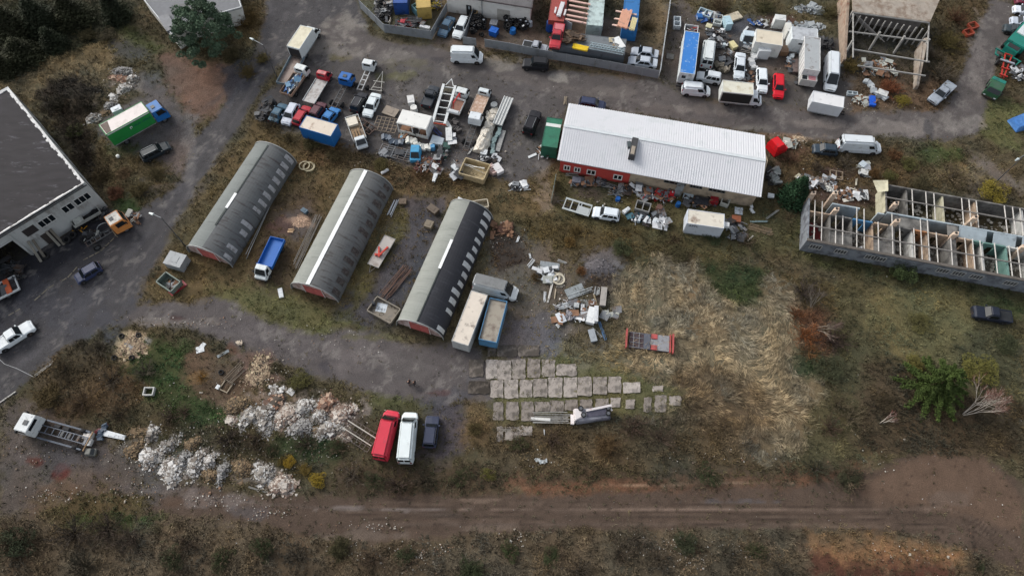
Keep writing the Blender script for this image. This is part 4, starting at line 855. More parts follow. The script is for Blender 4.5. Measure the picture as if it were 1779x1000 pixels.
def meobj(me, name, m, root, sc):
    o = bpy.data.objects.new(name, me); COL.objects.link(o); o.parent = root; o.scale = sc
    if not me.materials: me.materials.append(m)
    o.material_slots[0].link = 'OBJECT'; o.material_slots[0].material = m; return o
CNT = [0]
def bush(px, py, r, h, typ, col, label, name='bush', cat='bush', z=0):
    k = .45 if typ == 'leaf' and col[0] < 100 else .22; col = tuple(int((v*(1-k)+u*k)*.92) for v, u in zip(col, (84, 76, 60)))
    g = P(px, py, h*.45); CNT[0] += 1; i = CNT[0]
    root = thing(name, label, cat, (g.x+.6*sin(i*5)*(py > 880), g.y+.9*cos(i*7)*(py > 880), hgt(g.x, g.y)+z), (i*2.4) % 6.28)
    if typ == 'leaf' and py > 760 and col[0] < 100:
        meobj(TWIG[i % 3], 'twigs', leafmat((98, 84, 68), 'Ltw'), root, (r*1.15, r*.9, h)); meobj(LEAFY[(i+1) % 3], 'foliage', leafmat(col, 'L%s' % (col,)), root, (r*.85, r*.6, h*.7))
    elif typ == 'leaf': meobj(LEAFY[i % 3], 'foliage', leafmat(col, 'L%s' % (col,)), root, (r, r, h))
    elif typ == 'mix':
        meobj(TWIG[i % 3], 'twigs', leafmat(col, 'L%s' % (col,)), root, (r, r, h)); c2 = tuple(int(v*.8) for v in col); meobj(LEAFY[(i+1) % 3], 'foliage', leafmat(col, 'L%s' % (col,)), root, (r*.7, r*.7, h*.7))
    else: meobj(TWIG[i % 3], 'twigs', leafmat(col, 'L%s' % (col,)), root, (r, r, h))
    meobj(STEMME, 'stem', stemm, root, (r, r, h)); return root
BR = (96, 84, 72); GY = (112, 102, 88); RD = (112, 76, 58); GN = (66, 84, 44); YE = (158, 142, 52); OL = (104, 104, 56); OR = (160, 92, 48)
BUSH = [
 (1545, 150, 2.6, 1.9, 'mix', (150, 86, 58), 'russet orange bush in front of the barn skeleton pillars'), (1570, 175, 1.4, 1.1, 'leaf', YE, 'small bright yellow bush between the barn skeleton and the silver car'),
 (1480, 112, 2.3, 2.2, 'mix', (122, 104, 58), 'tall olive brown bush at the left corner of the barn skeleton'), (1648, 70, 3.2, 2.3, 'mix', (112, 100, 56), 'big olive bush right of the barn skeleton pillars'),
 (1640, 125, 3.4, 2.4, 'twig', GY, 'grey bare bush above the abandoned silver car'), (1622, 95, 2.0, 1.6, 'twig', BR, 'dark brown bare bush touching the barn skeleton'), (1665, 30, 2.6, 2, 'twig', RD, 'reddish bare bush beside the road at the top right'),
 (1555, 268, 1.7, 1.3, 'mix', (126, 88, 58), 'rusty brown bush right of the long white van'), (1580, 285, 1.5, 1.3, 'leaf', OL, 'olive bush behind the ruin, near the long white van'), (1600, 320, 1.9, 1.3, 'leaf', (84, 80, 50), 'dull brown green bush hugging the rear wall of the ruin'),
 (1655, 305, 3.6, 1.8, 'twig', (128, 112, 88), 'wide pale tan bare bush behind the ruin'), (1725, 333, 2.5, 1.5, 'leaf', YE, 'bright yellow green bush at the rear wall of the ruin'), (1520, 300, 1.5, 1.3, 'mix', (126, 94, 56), 'orange brown bush left of the ruin rear wing'), (1545, 305, 1.3, 1.1, 'leaf', OL, 'small olive bush touching the ruin rear wing'),
 (1372, 275, 1.8, 1.2, 'twig', (124, 88, 70), 'reddish bare bush below the red truck cab'), (1420, 290, 2.2, 1.5, 'twig', BR, 'brown bare thicket below the dark crushed car'), (1470, 285, 2.4, 1.8, 'twig', GY, 'grey bare bush below the long white van'),
 (1570, 472, 2.2, 2.4, 'leaf', (62, 92, 44), 'fresh green bush at the front wall of the ruin'), (1400, 580, 2.4, 1.3, 'twig', OR, 'fiery orange bare bush at the edge of the straw coloured grass'), (1385, 545, 1.7, 1.2, 'twig', (140, 88, 54), 'smaller orange brown bush above the fiery orange one'), (1410, 610, 1.8, 1.1, 'twig', (156, 112, 70), 'pale orange bush below the fiery orange one'),
 (1450, 590, 3.0, 1.6, 'twig', (78, 62, 58), 'dark purple brown bramble right of the orange bushes'), (1400, 505, 3.0, 1.8, 'twig', (88, 78, 74), 'dark grey bare thicket above the orange bushes'), (1440, 640, 2.4, 1.2, 'leaf', (62, 76, 48), 'dark green bush below the dark bramble'),
 (1480, 725, 2.6, 1.5, 'twig', (124, 112, 88), 'pale grey bare bush right of the plot corner'), (1445, 740, 2.2, 1.4, 'twig', (88, 70, 58), 'brown bare bush left of the pale grey one'), (1460, 700, 2.4, 1.4, 'twig', (104, 94, 72), 'tan bare bush above the pale grey one'), (1700, 645, 3.0, 1.5, 'leaf', (122, 120, 56), 'yellow green bush spreading right of the spruce'), (1590, 630, 1.7, 1.2, 'leaf', (128, 122, 60), 'yellow bush at the upper left of the spruce'),
 (350, 655, 1.3, .9, 'twig', (168, 120, 52), 'golden bush among the green grass above the rubble heaps'), (502, 803, 1.0, .8, 'leaf', (186, 150, 44), 'small golden yellow bush left of the plot corner'), (550, 832, 1.2, .9, 'leaf', (180, 152, 48), 'larger yellow bush nearest the muddy track'), (528, 815, 1.3, .8, 'mix', (142, 118, 56), 'olive gold bush between the two yellow ones'),
 (490, 800, 1.0, .8, 'mix', (120, 104, 54), 'dull gold bush at the left of the yellow bushes'), (520, 660, 1.7, .8, 'leaf', (100, 98, 50), 'low olive bush at the edge of the gravel above the white heap'), (470, 780, 1.4, 1, 'leaf', (64, 80, 44), 'dark green bush between the two rows of rubble heaps'),
 (292, 722, 1.9, 1.2, 'twig', (98, 82, 72), 'star shaped brown bare bush above the white heaps'), (318, 715, 1.5, 1.0, 'twig', (112, 90, 80), 'pinkish bare bush right of the star shaped one'), (395, 760, 2.6, 1.6, 'twig', (80, 70, 64), 'dark grey bramble between the rows of rubble heaps'), (440, 765, 2.2, 1.4, 'twig', (86, 72, 62), 'brown bramble right of the dark grey one'), (530, 770, 2.4, 1.3, 'twig', (84, 74, 60), 'brown thicket above the yellow bushes'), (585, 775, 1.8, 1.2, 'leaf', (60, 78, 42), 'green bush left of the rusty trailer frame'),
 (170, 605, 3.0, 1.5, 'twig', (96, 88, 74), 'grey bare thicket left of the sandy fire pit'), (110, 640, 2.8, 1.6, 'twig', (88, 78, 60), 'brown thicket beside the road'), (190, 660, 2.6, 1.4, 'twig', (90, 80, 68), 'grey brown thicket below the sandy fire pit'), (80, 690, 2.8, 1.5, 'mix', (100, 84, 52), 'golden brown thicket above the white chassis truck'), (140, 700, 2.6, 1.4, 'twig', (92, 74, 58), 'dark brown thicket right of the golden brown one'), (250, 645, 2.5, 1.2, 'twig', (94, 88, 74), 'grey thicket above the white wire crate'), (285, 765, 1.5, .8, 'mix', (86, 82, 50), 'olive tuft among the white rubble heaps'), (205, 720, 2.2, 1.3, 'twig', (80, 68, 54), 'dark bramble above the white bumper'),
 (25, 945, 3.6, 3.0, 'leaf', (50, 70, 44), 'large dark green bush in the bottom left corner'), (450, 965, 2.2, 2.0, 'leaf', (54, 80, 42), 'round green bush on the bank below the track'), (110, 940, 3.2, 2.2, 'twig', (84, 76, 68), 'wide grey bare bush beside the large dark green one'), (180, 925, 3.0, 2.0, 'twig', (88, 76, 68), 'grey brown bare bush on the bottom bank, left part'), (235, 935, 2.6, 1.8, 'twig', (92, 80, 70), 'pinkish grey bare bush on the bottom bank'), (150, 975, 3.0, 2.0, 'twig', (78, 72, 60), 'dark bare bush at the very bottom left'), (320, 930, 2.2, 1.5, 'twig', (92, 78, 66), 'bare bush beside the track bend at the lower left'),
 (380, 960, 2.2, 1.3, 'leaf', (60, 80, 42), 'green bramble left of the round green bush'), (520, 965, 2.6, 1.6, 'twig', (90, 82, 72), 'grey bare bush right of the round green bush'), (600, 960, 2.2, 1.5, 'mix', (76, 74, 48), 'olive brown bush on the bottom bank'), (300, 985, 2.2, 1.4, 'leaf', (56, 74, 42), 'green bush at the bottom edge below the bare bush'),
 (640, 985, 2.4, 1.5, 'twig', (96, 80, 66), 'tan bare bush at the bottom edge near the pale rubble'), (700, 970, 2.0, 1.2, 'leaf', (58, 76, 44), 'dark green bramble below the track'), (820, 990, 2.4, 1.6, 'mix', (64, 76, 48), 'mixed green bush at the bottom edge, centre'), (895, 945, 1.8, 1.2, 'leaf', (70, 94, 48), 'bright green bush on the bank just below the track'), (960, 950, 2.0, 1.2, 'leaf', (64, 86, 46), 'green bush with brown stems below the track'), (1000, 985, 2.4, 1.5, 'twig', (84, 76, 66), 'grey bramble at the bottom edge right of the centre'), (1070, 960, 2.3, 1.5, 'twig', (96, 84, 72), 'reddish grey bramble below the track'), (1110, 945, 2.4, 1.7, 'twig', (106, 96, 84), 'light grey bare bush below the track, right of centre'), (1150, 985, 2.2, 1.4, 'twig', (98, 88, 74), 'grey bush beside the pale stones at the bottom'), (1190, 955, 2.2, 1.3, 'mix', (66, 74, 52), 'dark green bush beside the light grey one'), (1250, 965, 2.4, 1.5, 'twig', (92, 88, 76), 'bare bush above the bottom edge, left of the ochre bank'), (1310, 950, 2.0, 1.2, 'leaf', (70, 84, 46), 'green bush left of the ochre bank'), (1360, 985, 2.4, 1.5, 'twig', (80, 76, 66), 'dark bare bush at the left end of the ochre bank'), (1700, 975, 1.8, 1.1, 'leaf', (66, 82, 50), 'green bush in the inside of the track bend'),
 (610, 825, 2.2, 1.4, 'twig', (118, 106, 94), 'pale spiky bare bush just below the plot corner'), (650, 835, 2.0, 1.2, 'leaf', (58, 74, 42), 'green bush below the red van'), (690, 842, 2.2, 1.6, 'twig', (100, 82, 74), 'brown round bare bush below the white van'), (735, 835, 2.2, 1.5, 'twig', (84, 76, 62), 'dark bare bush below the dark blue car'), (800, 828, 2.0, 1.0, 'leaf', (70, 82, 46), 'low green bush on the bank above the track'), (850, 825, 1.6, .8, 'leaf', (112, 110, 50), 'yellow green clump on the bank above the track'), (1230, 825, 2.4, 1.0, 'leaf', (58, 78, 42), 'green clump below the straw coloured grass'), (1420, 815, 2.6, 1.2, 'twig', (66, 68, 54), 'dark thicket below the plot corner on the right'), (1480, 830, 2.8, 1.3, 'leaf', (58, 66, 42), 'dark green thicket at the edge of the muddy clearing'),
 (1050, 775, 2.2, 1.4, 'mix', (112, 88, 58), 'rust brown bush below the rolled over van'), (1100, 740, 2.4, 1.4, 'twig', (96, 76, 66), 'reddish bramble right of the rolled over van'), (1150, 760, 2.6, 1.4, 'twig', (98, 82, 70), 'brown bramble between the slabs and the straw grass'), (960, 765, 2.0, 1.3, 'twig', (96, 78, 68), 'dark bramble below the stack of metal bars'), (900, 770, 1.8, 1.1, 'leaf', (78, 88, 48), 'green bramble left of the dark one below the slabs'), (1200, 700, 2.4, 1.3, 'twig', (100, 86, 68), 'brown bramble right of the broken slabs'), (1260, 740, 2.3, 1.3, 'twig', (108, 92, 70), 'tan bramble inside the straw grass'), (825, 745, 1.5, .9, 'mix', (96, 84, 50), 'low rusty weeds right of the dark blue car'),
 (1240, 410, 1.8, .7, 'leaf', (58, 82, 46), 'green creeper growing against the white box body'), (1300, 420, 2.2, 1.2, 'twig', (102, 90, 70), 'tan bare bush right of the white box body'), (1170, 415, 2.0, 1.2, 'twig', (100, 84, 62), 'brown bare bush left of the white box body'), (1080, 430, 1.8, 1.0, 'leaf', (62, 80, 44), 'green bush above the straw grass'), (1180, 440, 2.0, 1.1, 'leaf', (86, 84, 50), 'olive bush at the top of the straw grass'), (990, 420, 1.4, .9, 'mix', (134, 104, 56), 'golden weed clump by the gravel heap'), (1000, 400, 1.4, .9, 'mix', (110, 90, 50), 'brown weed clump below the flat grey trailer'), (930, 480, 1.2, .8, 'mix', (104, 82, 50), 'rusty weeds among the white scrap'), (1010, 470, 1.2, .8, 'mix', (136, 92, 56), 'orange brown weeds left of the gravel heap'),
 (470, 215, 2.6, 1.6, 'twig', (102, 90, 66), 'tan bare thicket below the stripped chassis by the road'), (500, 240, 2.4, 1.5, 'twig', (92, 82, 56), 'brown thicket behind the first arched shed'), (540, 248, 2.2, 1.3, 'mix', (88, 82, 50), 'olive thicket below the blue box trailer'), (580, 270, 2.2, 1.2, 'mix', (84, 74, 48), 'dark olive bush between the two left sheds'), (660, 285, 1.6, 1.0, 'leaf', (100, 92, 52), 'olive bush right behind the middle shed'), (730, 300, 2.0, 1.0, 'twig', (110, 78, 54), 'rusty bare bush below the pale blue cab'), (770, 315, 1.8, 1.0, 'twig', (100, 88, 58), 'brown bare bush left of the cream open box'), (430, 125, 2.2, 1.4, 'mix', (108, 92, 54), 'golden brown bush at the road edge by the lamp'), (455, 100, 2.0, 1.2, 'mix', (112, 100, 58), 'olive gold bush left of the white box truck'),
 (430, 30, 3.0, 2.2, 'mix', (116, 94, 54), 'wide golden brown bush right of the pine'), (400, 95, 1.8, 1.2, 'leaf', (84, 78, 44), 'low bush under the right side of the pine'), (120, 225, 3.2, 2.4, 'twig', (74, 66, 58), 'big dark bare thicket beside the hall, upper part'), (150, 180, 2.8, 2.0, 'twig', (68, 62, 52), 'dark bare thicket left of the green box truck'), (100, 180, 3.0, 2.2, 'twig', (64, 58, 46), 'dark thicket above the corner of the hall roof'), (140, 265, 3.0, 2.0, 'twig', (72, 62, 54), 'purple brown thicket beside the hall wall'), (130, 228, 1.5, 1.2, 'leaf', (94, 110, 58), 'light green bush left of the tail of the green truck'), (175, 300, 2.6, 1.5, 'mix', (86, 72, 48), 'brown bush at the hall corner, nearer the dark estate car'), (200, 335, 2.0, 1.2, 'mix', (112, 70, 50), 'red brown bush at the hall corner'), (240, 330, 2.4, 1.4, 'mix', (96, 84, 50), 'olive brown bush between the hall and the road'), (270, 300, 2.0, 1.1, 'mix', (92, 82, 52), 'olive brown bush below the dark estate car'), (215, 300, 1.8, 1.0, 'mix', (122, 98, 70), 'pale tan bush below the green truck'), (185, 60, 2.0, 1.0, 'leaf', (70, 66, 42), 'low dark green bush by the small puddle'), (150, 60, 2.4, 1.4, 'mix', (82, 76, 48), 'brown green bush below the dark conifers'),
 (1030, 0, 1.5, 1, 'leaf', (60, 66, 42), 'dark creeper between the two container stacks'), (1128, 45, 1.6, 1, 'mix', (104, 88, 60), 'tan weeds right of the blue container'), (1250, 10, 2.8, 1.6, 'mix', (92, 76, 54), 'brown bush above the window frames in the junk yard'), (1330, 10, 2.6, 1.5, 'mix', (84, 82, 50), 'olive bush above the maroon patch of ground'), (1440, 20, 2.4, 1.4, 'mix', (98, 92, 58), 'olive bush left of the barn skeleton roof'), (1770, 175, 1.4, .9, 'twig', (140, 122, 96), 'pale dead bush at the right edge above the blue tarpaulin'), (1630, 720, 1.6, 1.0, 'twig', (96, 80, 60), 'brown weeds below the spruce'), (1600, 560, 2.0, .8, 'leaf', (108, 104, 60), 'low yellow green clump in the right field'), (1750, 600, 2.0, .8, 'leaf', (64, 80, 48), 'low green clump at the right edge of the field'), (1540, 700, 2.2, 1.0, 'mix', (80, 70, 52), 'brown clump left of the spruce'),
]
for b in BUSH: bush(*b)
# conifers
def conifer_mesh(seed, n, narrow, size, droop=.1):
    def f(q):
        t = q.random()**1.5; rr = (1-t)**.8*narrow; a = q.integers(0, 13)*.483+t*9+q.normal(0, .2); s = q.uniform(.15, 1.0)**.5
        return np.array([cos(a)*rr*s+q.normal(0, .03), sin(a)*rr*s+q.normal(0, .03), .06+t*.92-droop*s*(1-t)+q.normal(0, .02)])
    return foliage_mesh('foliage', n, f, size, seed, .35)
def star_f(q):
    k = q.integers(46); t = (k/46)**1.1; a = k*2.4; L = .5*(1-t)**.75+.04; s = q.uniform(.08, 1); sp = .07*(1-s*.6)*(1.2-t)
    return np.array([cos(a)*L*s+q.normal(0, sp*.5), sin(a)*L*s+q.normal(0, sp*.5), .1+t*.88-.16*s*(1-t)+q.normal(0, .012)])
CON = [conifer_mesh(4, 5200, .5, .028), conifer_mesh(5, 5200, .42, .026), foliage_mesh('foliage', 22000, star_f, .014, 8, .6)]
def pine_f(seed):
    r = np.random.default_rng(seed); k = 130; cs = []
    for i in range(k):
        t = r.uniform(.25, 1); a = r.uniform(0, 6.28); rr = .48*(1-((t-.45)/.6)**2)**.5*r.uniform(.4, 1) if abs(t-.45) < .6 else .05; cs.append((cos(a)*rr, sin(a)*rr, t*.95))
    cs = np.array(cs); rs = r.uniform(.04, .09, k)
    def f(q): i = q.integers(k); v = q.normal(0, 1, 3); v /= np.linalg.norm(v); return cs[i]+v*rs[i]*q.uniform(.2, 1)**.4*np.array([1, 1, .7])
    return f
PINE = foliage_mesh('foliage', 22000, pine_f(9), .013, 9, .9)
def trunk_mesh():
    m = MB(); m.cyl((0, 0, -.02), (0, 0, .55), .022, .013, 9).cyl((0, 0, .55), (.01, .0, .95), .013, .003, 7); r = random.Random(4)
    for i in range(16):
        t = r.uniform(.25, .85); a = r.uniform(0, 6.28); L = .35*(1.05-t)+.05; m.cyl((0, 0, t), (cos(a)*L, sin(a)*L, t+.07), .006, .002, 5)
    o = m.build('trunk', RUBBER); me = o.data; bpy.data.objects.remove(o); return me
TRK = trunk_mesh()
def tree(px, py, h, w_, me, col, label, name='conifer', zc=.5):
    g = P(px, py, h*zc); root = thing(name, label, 'tree', (g.x, g.y, hgt(g.x, g.y)), (px*.37) % 6.28)
    meobj(me, 'foliage', leafmat(col, 'T%s' % (col,), .55), root, (w_, w_, h)); meobj(TRK, 'trunk', mat((96, 78, 62), .9, key='bark'), root, (h, h, h)); return root
tree(355, 57, 9.5, 11.0, PINE, (86, 106, 84), 'large grey green pine overhanging the flat roofed house', 'pine_tree', .45)
tree(1628, 668, 7.0, 9.0, CON[2], (74, 90, 44), 'bright green spruce standing alone in the right field', 'spruce_tree', .3)
tree(1385, 332, 5.5, 5.0, CON[0], (48, 74, 50), 'dark green spruce between the workshop and the ruin', 'spruce_tree', .4)
for i, (px, py, h, w_, lab) in enumerate(((10, 40, 6, 9, 'dark conifer in the very top left corner'), (60, 25, 6, 9, 'dark conifer second from the top left corner'), (115, 15, 5, 8, 'dark conifer third from the top left corner'), (190, 8, 6, 6, 'narrow dark conifer beside the top track'), (30, 85, 4, 8, 'dark conifer below the corner group, at the left edge'), (85, 65, 4, 6, 'small dark conifer in the lower right of the top left group'), (0, 110, 4, 5, 'low dark conifer cut by the left edge above the hall'))):
    tree(px, py, h, w_, CON[i % 2], [(58, 60, 42), (52, 58, 42)][i % 2], lab)
# bare trees with limbs
def bare_tree(base, h, lean, col, twc, label, seed, n=9, name='bare_tree', R=.5):
    g = P(*base); r = random.Random(seed); root = thing(name, label, 'tree', (g.x, g.y, hgt(g.x, g.y))); m = MB(); tw = MB(); L = Vector((lean[0], lean[1], 1)).normalized()
    def br(a, d, ln, rad, dep):
        b = a+d*ln; m.cyl(a, b, rad, rad*.6, 5)
        if dep == 0:
            for _ in range(10): e = (d+Vector((r.uniform(-.7, .7), r.uniform(-.7, .7), r.uniform(-.3, .5)))).normalized(); p = a.lerp(b, r.random()); q_ = p+e*ln*r.uniform(.4, .9); s = e.cross(Vector((r.random(), r.random(), .1))).normalized()*.012; tw.add([p-s, p+s, q_], [(0, 1, 2)])
            return
        for k in range(3 if dep > 1 else 4):
            e = (d*1.1+Vector((r.uniform(-R, R), r.uniform(-R, R), r.uniform(-.1, .35)))).normalized(); br(b if k < 2 else a.lerp(b, .6), e, ln*r.uniform(.62, .85), rad*.6, dep-1)
    for k in range(n):
        a = 6.28*k/n; d = (L+Vector((cos(a)*.28, sin(a)*.28, 0))).normalized(); br(Vector((cos(a)*.08, sin(a)*.08, -.1)), d, h*.32, .055, 3)
    m.build('branches', mat(col, .8, key='bt%s' % (col,)), root); tw.build('twigs', leafmat(twc, 'tw%s' % (twc,)), root); return root
bare_tree((1672, 720), 6.5, (1.15, .5), (186, 176, 164), (132, 92, 82), 'white limbed leaning birch with pinkish bare twigs, right of the spruce', 3, 4, 'birch_tree', .75)
bare_tree((1528, 736), 2.6, (1.3, .6), (186, 176, 164), (122, 82, 74), 'small pale leaning sapling left of the spruce', 5, 2, 'birch_tree', .4)
bare_tree((1409, 535), 3.6, (.05, .8), (132, 124, 112), (96, 86, 78), 'bare grey sapling above the orange bush', 6, 3, 'bare_tree', .4)
bare_tree((1416, 570), 4.2, (1.1, -.5), (128, 116, 104), (104, 84, 78), 'fallen looking bare tree sprawling right of the orange bush', 8, 3, 'bare_tree', .45)
bare_tree((1484, 262), 3.0, (.3, .9), (124, 104, 82), (112, 92, 72), 'thin bare tree reaching over the long white van', 12, 2, 'bare_tree', .4)
# ---------------------------------------------------------------- rubble heaps
def heap(px, py, rx, ry, pal, label, seed, h=.9, n=None, cs=(.05, .2), name='rubble_heap', cat='rubble heap', soil=(78, 70, 62)):
    g = P(px, py, .3); r = random.Random(seed); random.seed(seed); s = 1/14.2; a, b = rx*s, ry*s/.93; cols = PALS[pal]
    m = MB(); N = 18; K = 6
    ph = r.uniform(0, 6.28); rad = [1+.2*sin(2*pi*i/N*2+ph)+.14*sin(2*pi*i/N*3+ph*2)+r.uniform(-.1, .1) for i in range(N)]
    for k in range(K+1):
        t = k/K
        for i in range(N):
            an = 2*pi*i/N; q_ = (1-t)*rad[i]; m.v.append((cos(an)*a*q_, sin(an)*b*q_, h*(1-(1-t)**2)*.9-.05+r.uniform(-.03, .03)*h))
    for k in range(K):
        for i in range(N): j = (i+1) % N; m.f.append((k*N+i, k*N+j, (k+1)*N+j, (k+1)*N+i)); m.m.append(0)
    n = n or int(120+a*b*330)
    for _ in range(n):
        an = r.uniform(0, 6.28); u = r.random()**.5*1.1+(r.random() < .18)*r.uniform(0, .5); z = h*(1-min(u, 1)**2)*.9; u *= rad[int(an/6.284*N)]
        m.chunk((cos(an)*a*u, sin(an)*b*u, max(z, 0)+.02), r.uniform(*cs)*(1.9 if r.random() < .05 else .85), mi=r.randint(1, 3))
    root = m.build(name, [mat(soil, .95, 0, .3, 3, key='hs%s' % (soil,))]+[mat(c, .85, 0, .15, 5, key='hc%s' % (c,)) for c in cols])
    root.location = (g.x, g.y, hgt(g.x, g.y)); tag(root, label, cat, 'rubble heaps'); root.scale = (1.12, 1.12, .72); return root
PALS = dict(w=[(144, 138, 130), (188, 186, 182), (102, 94, 86)], v=[(206, 204, 200), (168, 164, 158), (122, 114, 106)], p=[(160, 146, 134), (192, 184, 174), (122, 102, 90)], r=[(138, 102, 82), (172, 146, 126), (104, 82, 70)], b=[(112, 92, 68), (138, 118, 90), (86, 74, 56)], g=[(140, 138, 134), (164, 162, 160), (112, 110, 108)], t=[(178, 160, 132), (150, 130, 106), (128, 108, 90)], k=[(128, 134, 138), (96, 102, 104), (160, 166, 168)])
HEAPS = [(410,704,17,15,'b','brown heap of leaves and earth at the left of the upper row'),(402,728,9,7,'p','small tan mound under the brown leaf heap'),(430,723,13,16,'w','grey white rubble heap second in the upper row'),(462,717,17,18,'w','broad grey white rubble heap under the reddish one'),(464,740,15,12,'g','flat grey rubble at the foot of the broad heap'),(478,698,19,13,'r','reddish brick rubble heap under the loose boulders'),(485,677,17,6,'v','row of loose pale boulders above the reddish heap'),(498,720,16,19,'p','tan pink rubble heap in the middle of the upper row'),(526,706,15,13,'v','bright white rubble heap in the upper row'),(523,742,18,15,'g','fine grey rubble heap in front of the bright white one'),(565,702,15,13,'r','orange brown brick heap near the gravel yard'),(556,721,14,10,'w','mixed white heap below the orange brown one'),(547,745,9,8,'b','small brown heap between grey ones'),(593,718,20,16,'p','large pinkish white rubble heap nearest the rusty frame'),(574,744,20,14,'w','wide pale rubble heap below the pinkish one'),(596,755,12,8,'p','low pink scatter at the tip of the plot'),
 (448,645,20,20,'t','spread heap of wood chips and bark beside the gravel'),(238,750,15,8,'b','flat brown rubble patch behind the white bumper'),(264,752,11,10,'w','white and brown debris heap right of the bumper'),(232,781,14,10,'b','low brown rubble left of the whitest heap'),(258,793,14,13,'v','whitest heap at the left of the lower row'),(288,773,13,14,'w','white rubble heap second in the lower row, set back'),(298,817,15,21,'v','tallest white rubble heap of the lower row, sticking out'),(318,798,9,14,'g','narrow grey heap right of the tallest white one'),(339,805,14,18,'w','grey white heap in the middle of the lower row'),(363,800,10,9,'v','small bright white heap in the lower row'),(365,825,14,9,'b','brown heap in front of the small bright one'),(386,818,9,15,'g','narrow grey white heap right of the brown one'),(334,770,13,9,'b','overgrown brown heap set back in the lower row'),(421,811,16,12,'b','dark brown leafy heap in the lower row'),(456,821,16,16,'w','loose white rubble heap at the right of the lower row'),(488,842,17,16,'p','pink brown rubble heap beside the track'),
 (212,122,17,11,'g','grey heap with brick edge, topmost by the green truck'),(206,134,16,7,'r','brick red rubble at the foot of the topmost grey heap'),(230,136,11,9,'w','white debris heap right of the brick rubble'),(214,152,13,9,'v','white debris heap above the green truck'),(196,167,8,8,'v','small white debris heap by the puddled gravel'),(190,183,11,10,'g','grey gravel heap above the white tank'),(161,204,12,11,'w','pale overgrown debris heap at the truck tail'),(180,195,9,7,'b','brown debris heap between the gravel heap and the pale one'),
 (232,600,20,16,'t','sandy fire pit heap ringed by old tyres'),(228,602,9,9,'g','grey ash and planks in the middle of the sandy heap')]
for i, (px, py, rx, ry, p_, lab) in enumerate(HEAPS): heap(px, py, rx, ry, p_, lab, 100+i, h=.35 if ry < 9 or 'flat' in lab or 'spread' in lab or 'sandy' in lab else .9, cs=(.09, .3) if 'boulder' in lab else ((.045, .13) if p_ in 'gtb' else (.06, .19)), n=45 if 'boulder' in lab else None)
for i, (px, py, rx, ry, lab) in enumerate(((1405, 44, 24, 10, 'heap of grey boulders above the white container'), (1412, 14, 17, 8, 'smaller heap of grey boulders at the top of the junk yard'))): heap(px, py, rx*1.3, ry*1.3, 'k', lab, 300+i, .6, 60, (.2, .5))
for i, (px, py, rx, ry, h, c, lab) in enumerate(((1042, 462, 22, 17, .7, (96, 92, 94), 'round mound of dark grey gravel left of the straw grass'), (1448, 296, 26, 9, .3, (84, 64, 56), 'low mound of dark soil behind the ruin'), (523, 384, 16, 9, .25, (178, 150, 128), 'pale sawdust mound between the two left sheds'), (1385, 240, 14, 8, .5, (170, 150, 126), 'tan stone heap beside the red truck cab'), (900, 322, 16, 10, .4, (70, 68, 68), 'dark heap of engine scrap left of the workshop'))):
    PALS['z'] = [c, tuple(min(255, int(v*1.2)) for v in c), tuple(int(v*.8) for v in c)]; heap(px, py, rx, ry, 'z', lab, 400+i, h, 260, (.03, .09), 'gravel_mound', 'mound', c)
# ---------------------------------------------------------------- vehicles
def paint(c, dirty=.1): return mat(c, .5, 0, .08, .8, dirt=tuple(int(v*.6+34) for v in c), amt=dirty, dsc=1.3, key='P%s%s' % (c, dirty), spec=.35)
WM = {}
def wheel(root, x, y, r=.33, w_=.22, rim=True, name='wheel', z=None):
    k = (round(r, 2), round(w_, 2))
    if k not in WM:
        m = MB(); m.ring((0, 0, 0), r, r*.62, w_, 18, 'Y'); a = m.build('wheel', RUBBER, smooth=True); am = a.data; bpy.data.objects.remove(a)
        m = MB(); m.cyl((0, -w_*.35, 0), (0, w_*.35, 0), r*.62, n=14).cyl((0, -w_*.47, 0), (0, w_*.47, 0), r*.2, n=8); b = m.build('rim', RIM); bm_ = b.data; bpy.data.objects.remove(b); WM[k] = (am, bm_)
    o = bpy.data.objects.new(name, WM[k][0]); COL.objects.link(o); o.parent = root; o.location = (x, y, r if z is None else z)
    if rim: p = bpy.data.objects.new('rim', WM[k][1]); COL.objects.link(p); p.parent = o
    return o
CARS = dict(sedan=(4.5, 1.76, .90, 1.42, .80, .92, (-.36, -.22, .10, .26)), hatch=(4.0, 1.70, .92, 1.47, .82, .90, (-.49, -.40, .10, .27)), estate=(4.6, 1.76, .92, 1.48, .82, .9, (-.49, -.42, .10, .25)),
            suv=(4.6, 1.85, 1.08, 1.80, 1.0, 1.05, (-.49, -.44, .08, .21)), pickup=(5.1, 1.82, 1.02, 1.74, .96, .98, (-.13, -.10, .12, .23)), van=(5.9, 2.0, 1.2, 2.55, 1.05, 1.2, (-.497, -.485, .24, .385)),
            small_van=(4.8, 1.88, 1.05, 1.92, .92, 1.05, (-.495, -.475, .19, .36)), mpv=(4.5, 1.8, 1.0, 1.66, .88, 1.0, (-.49, -.43, .14, .33)))
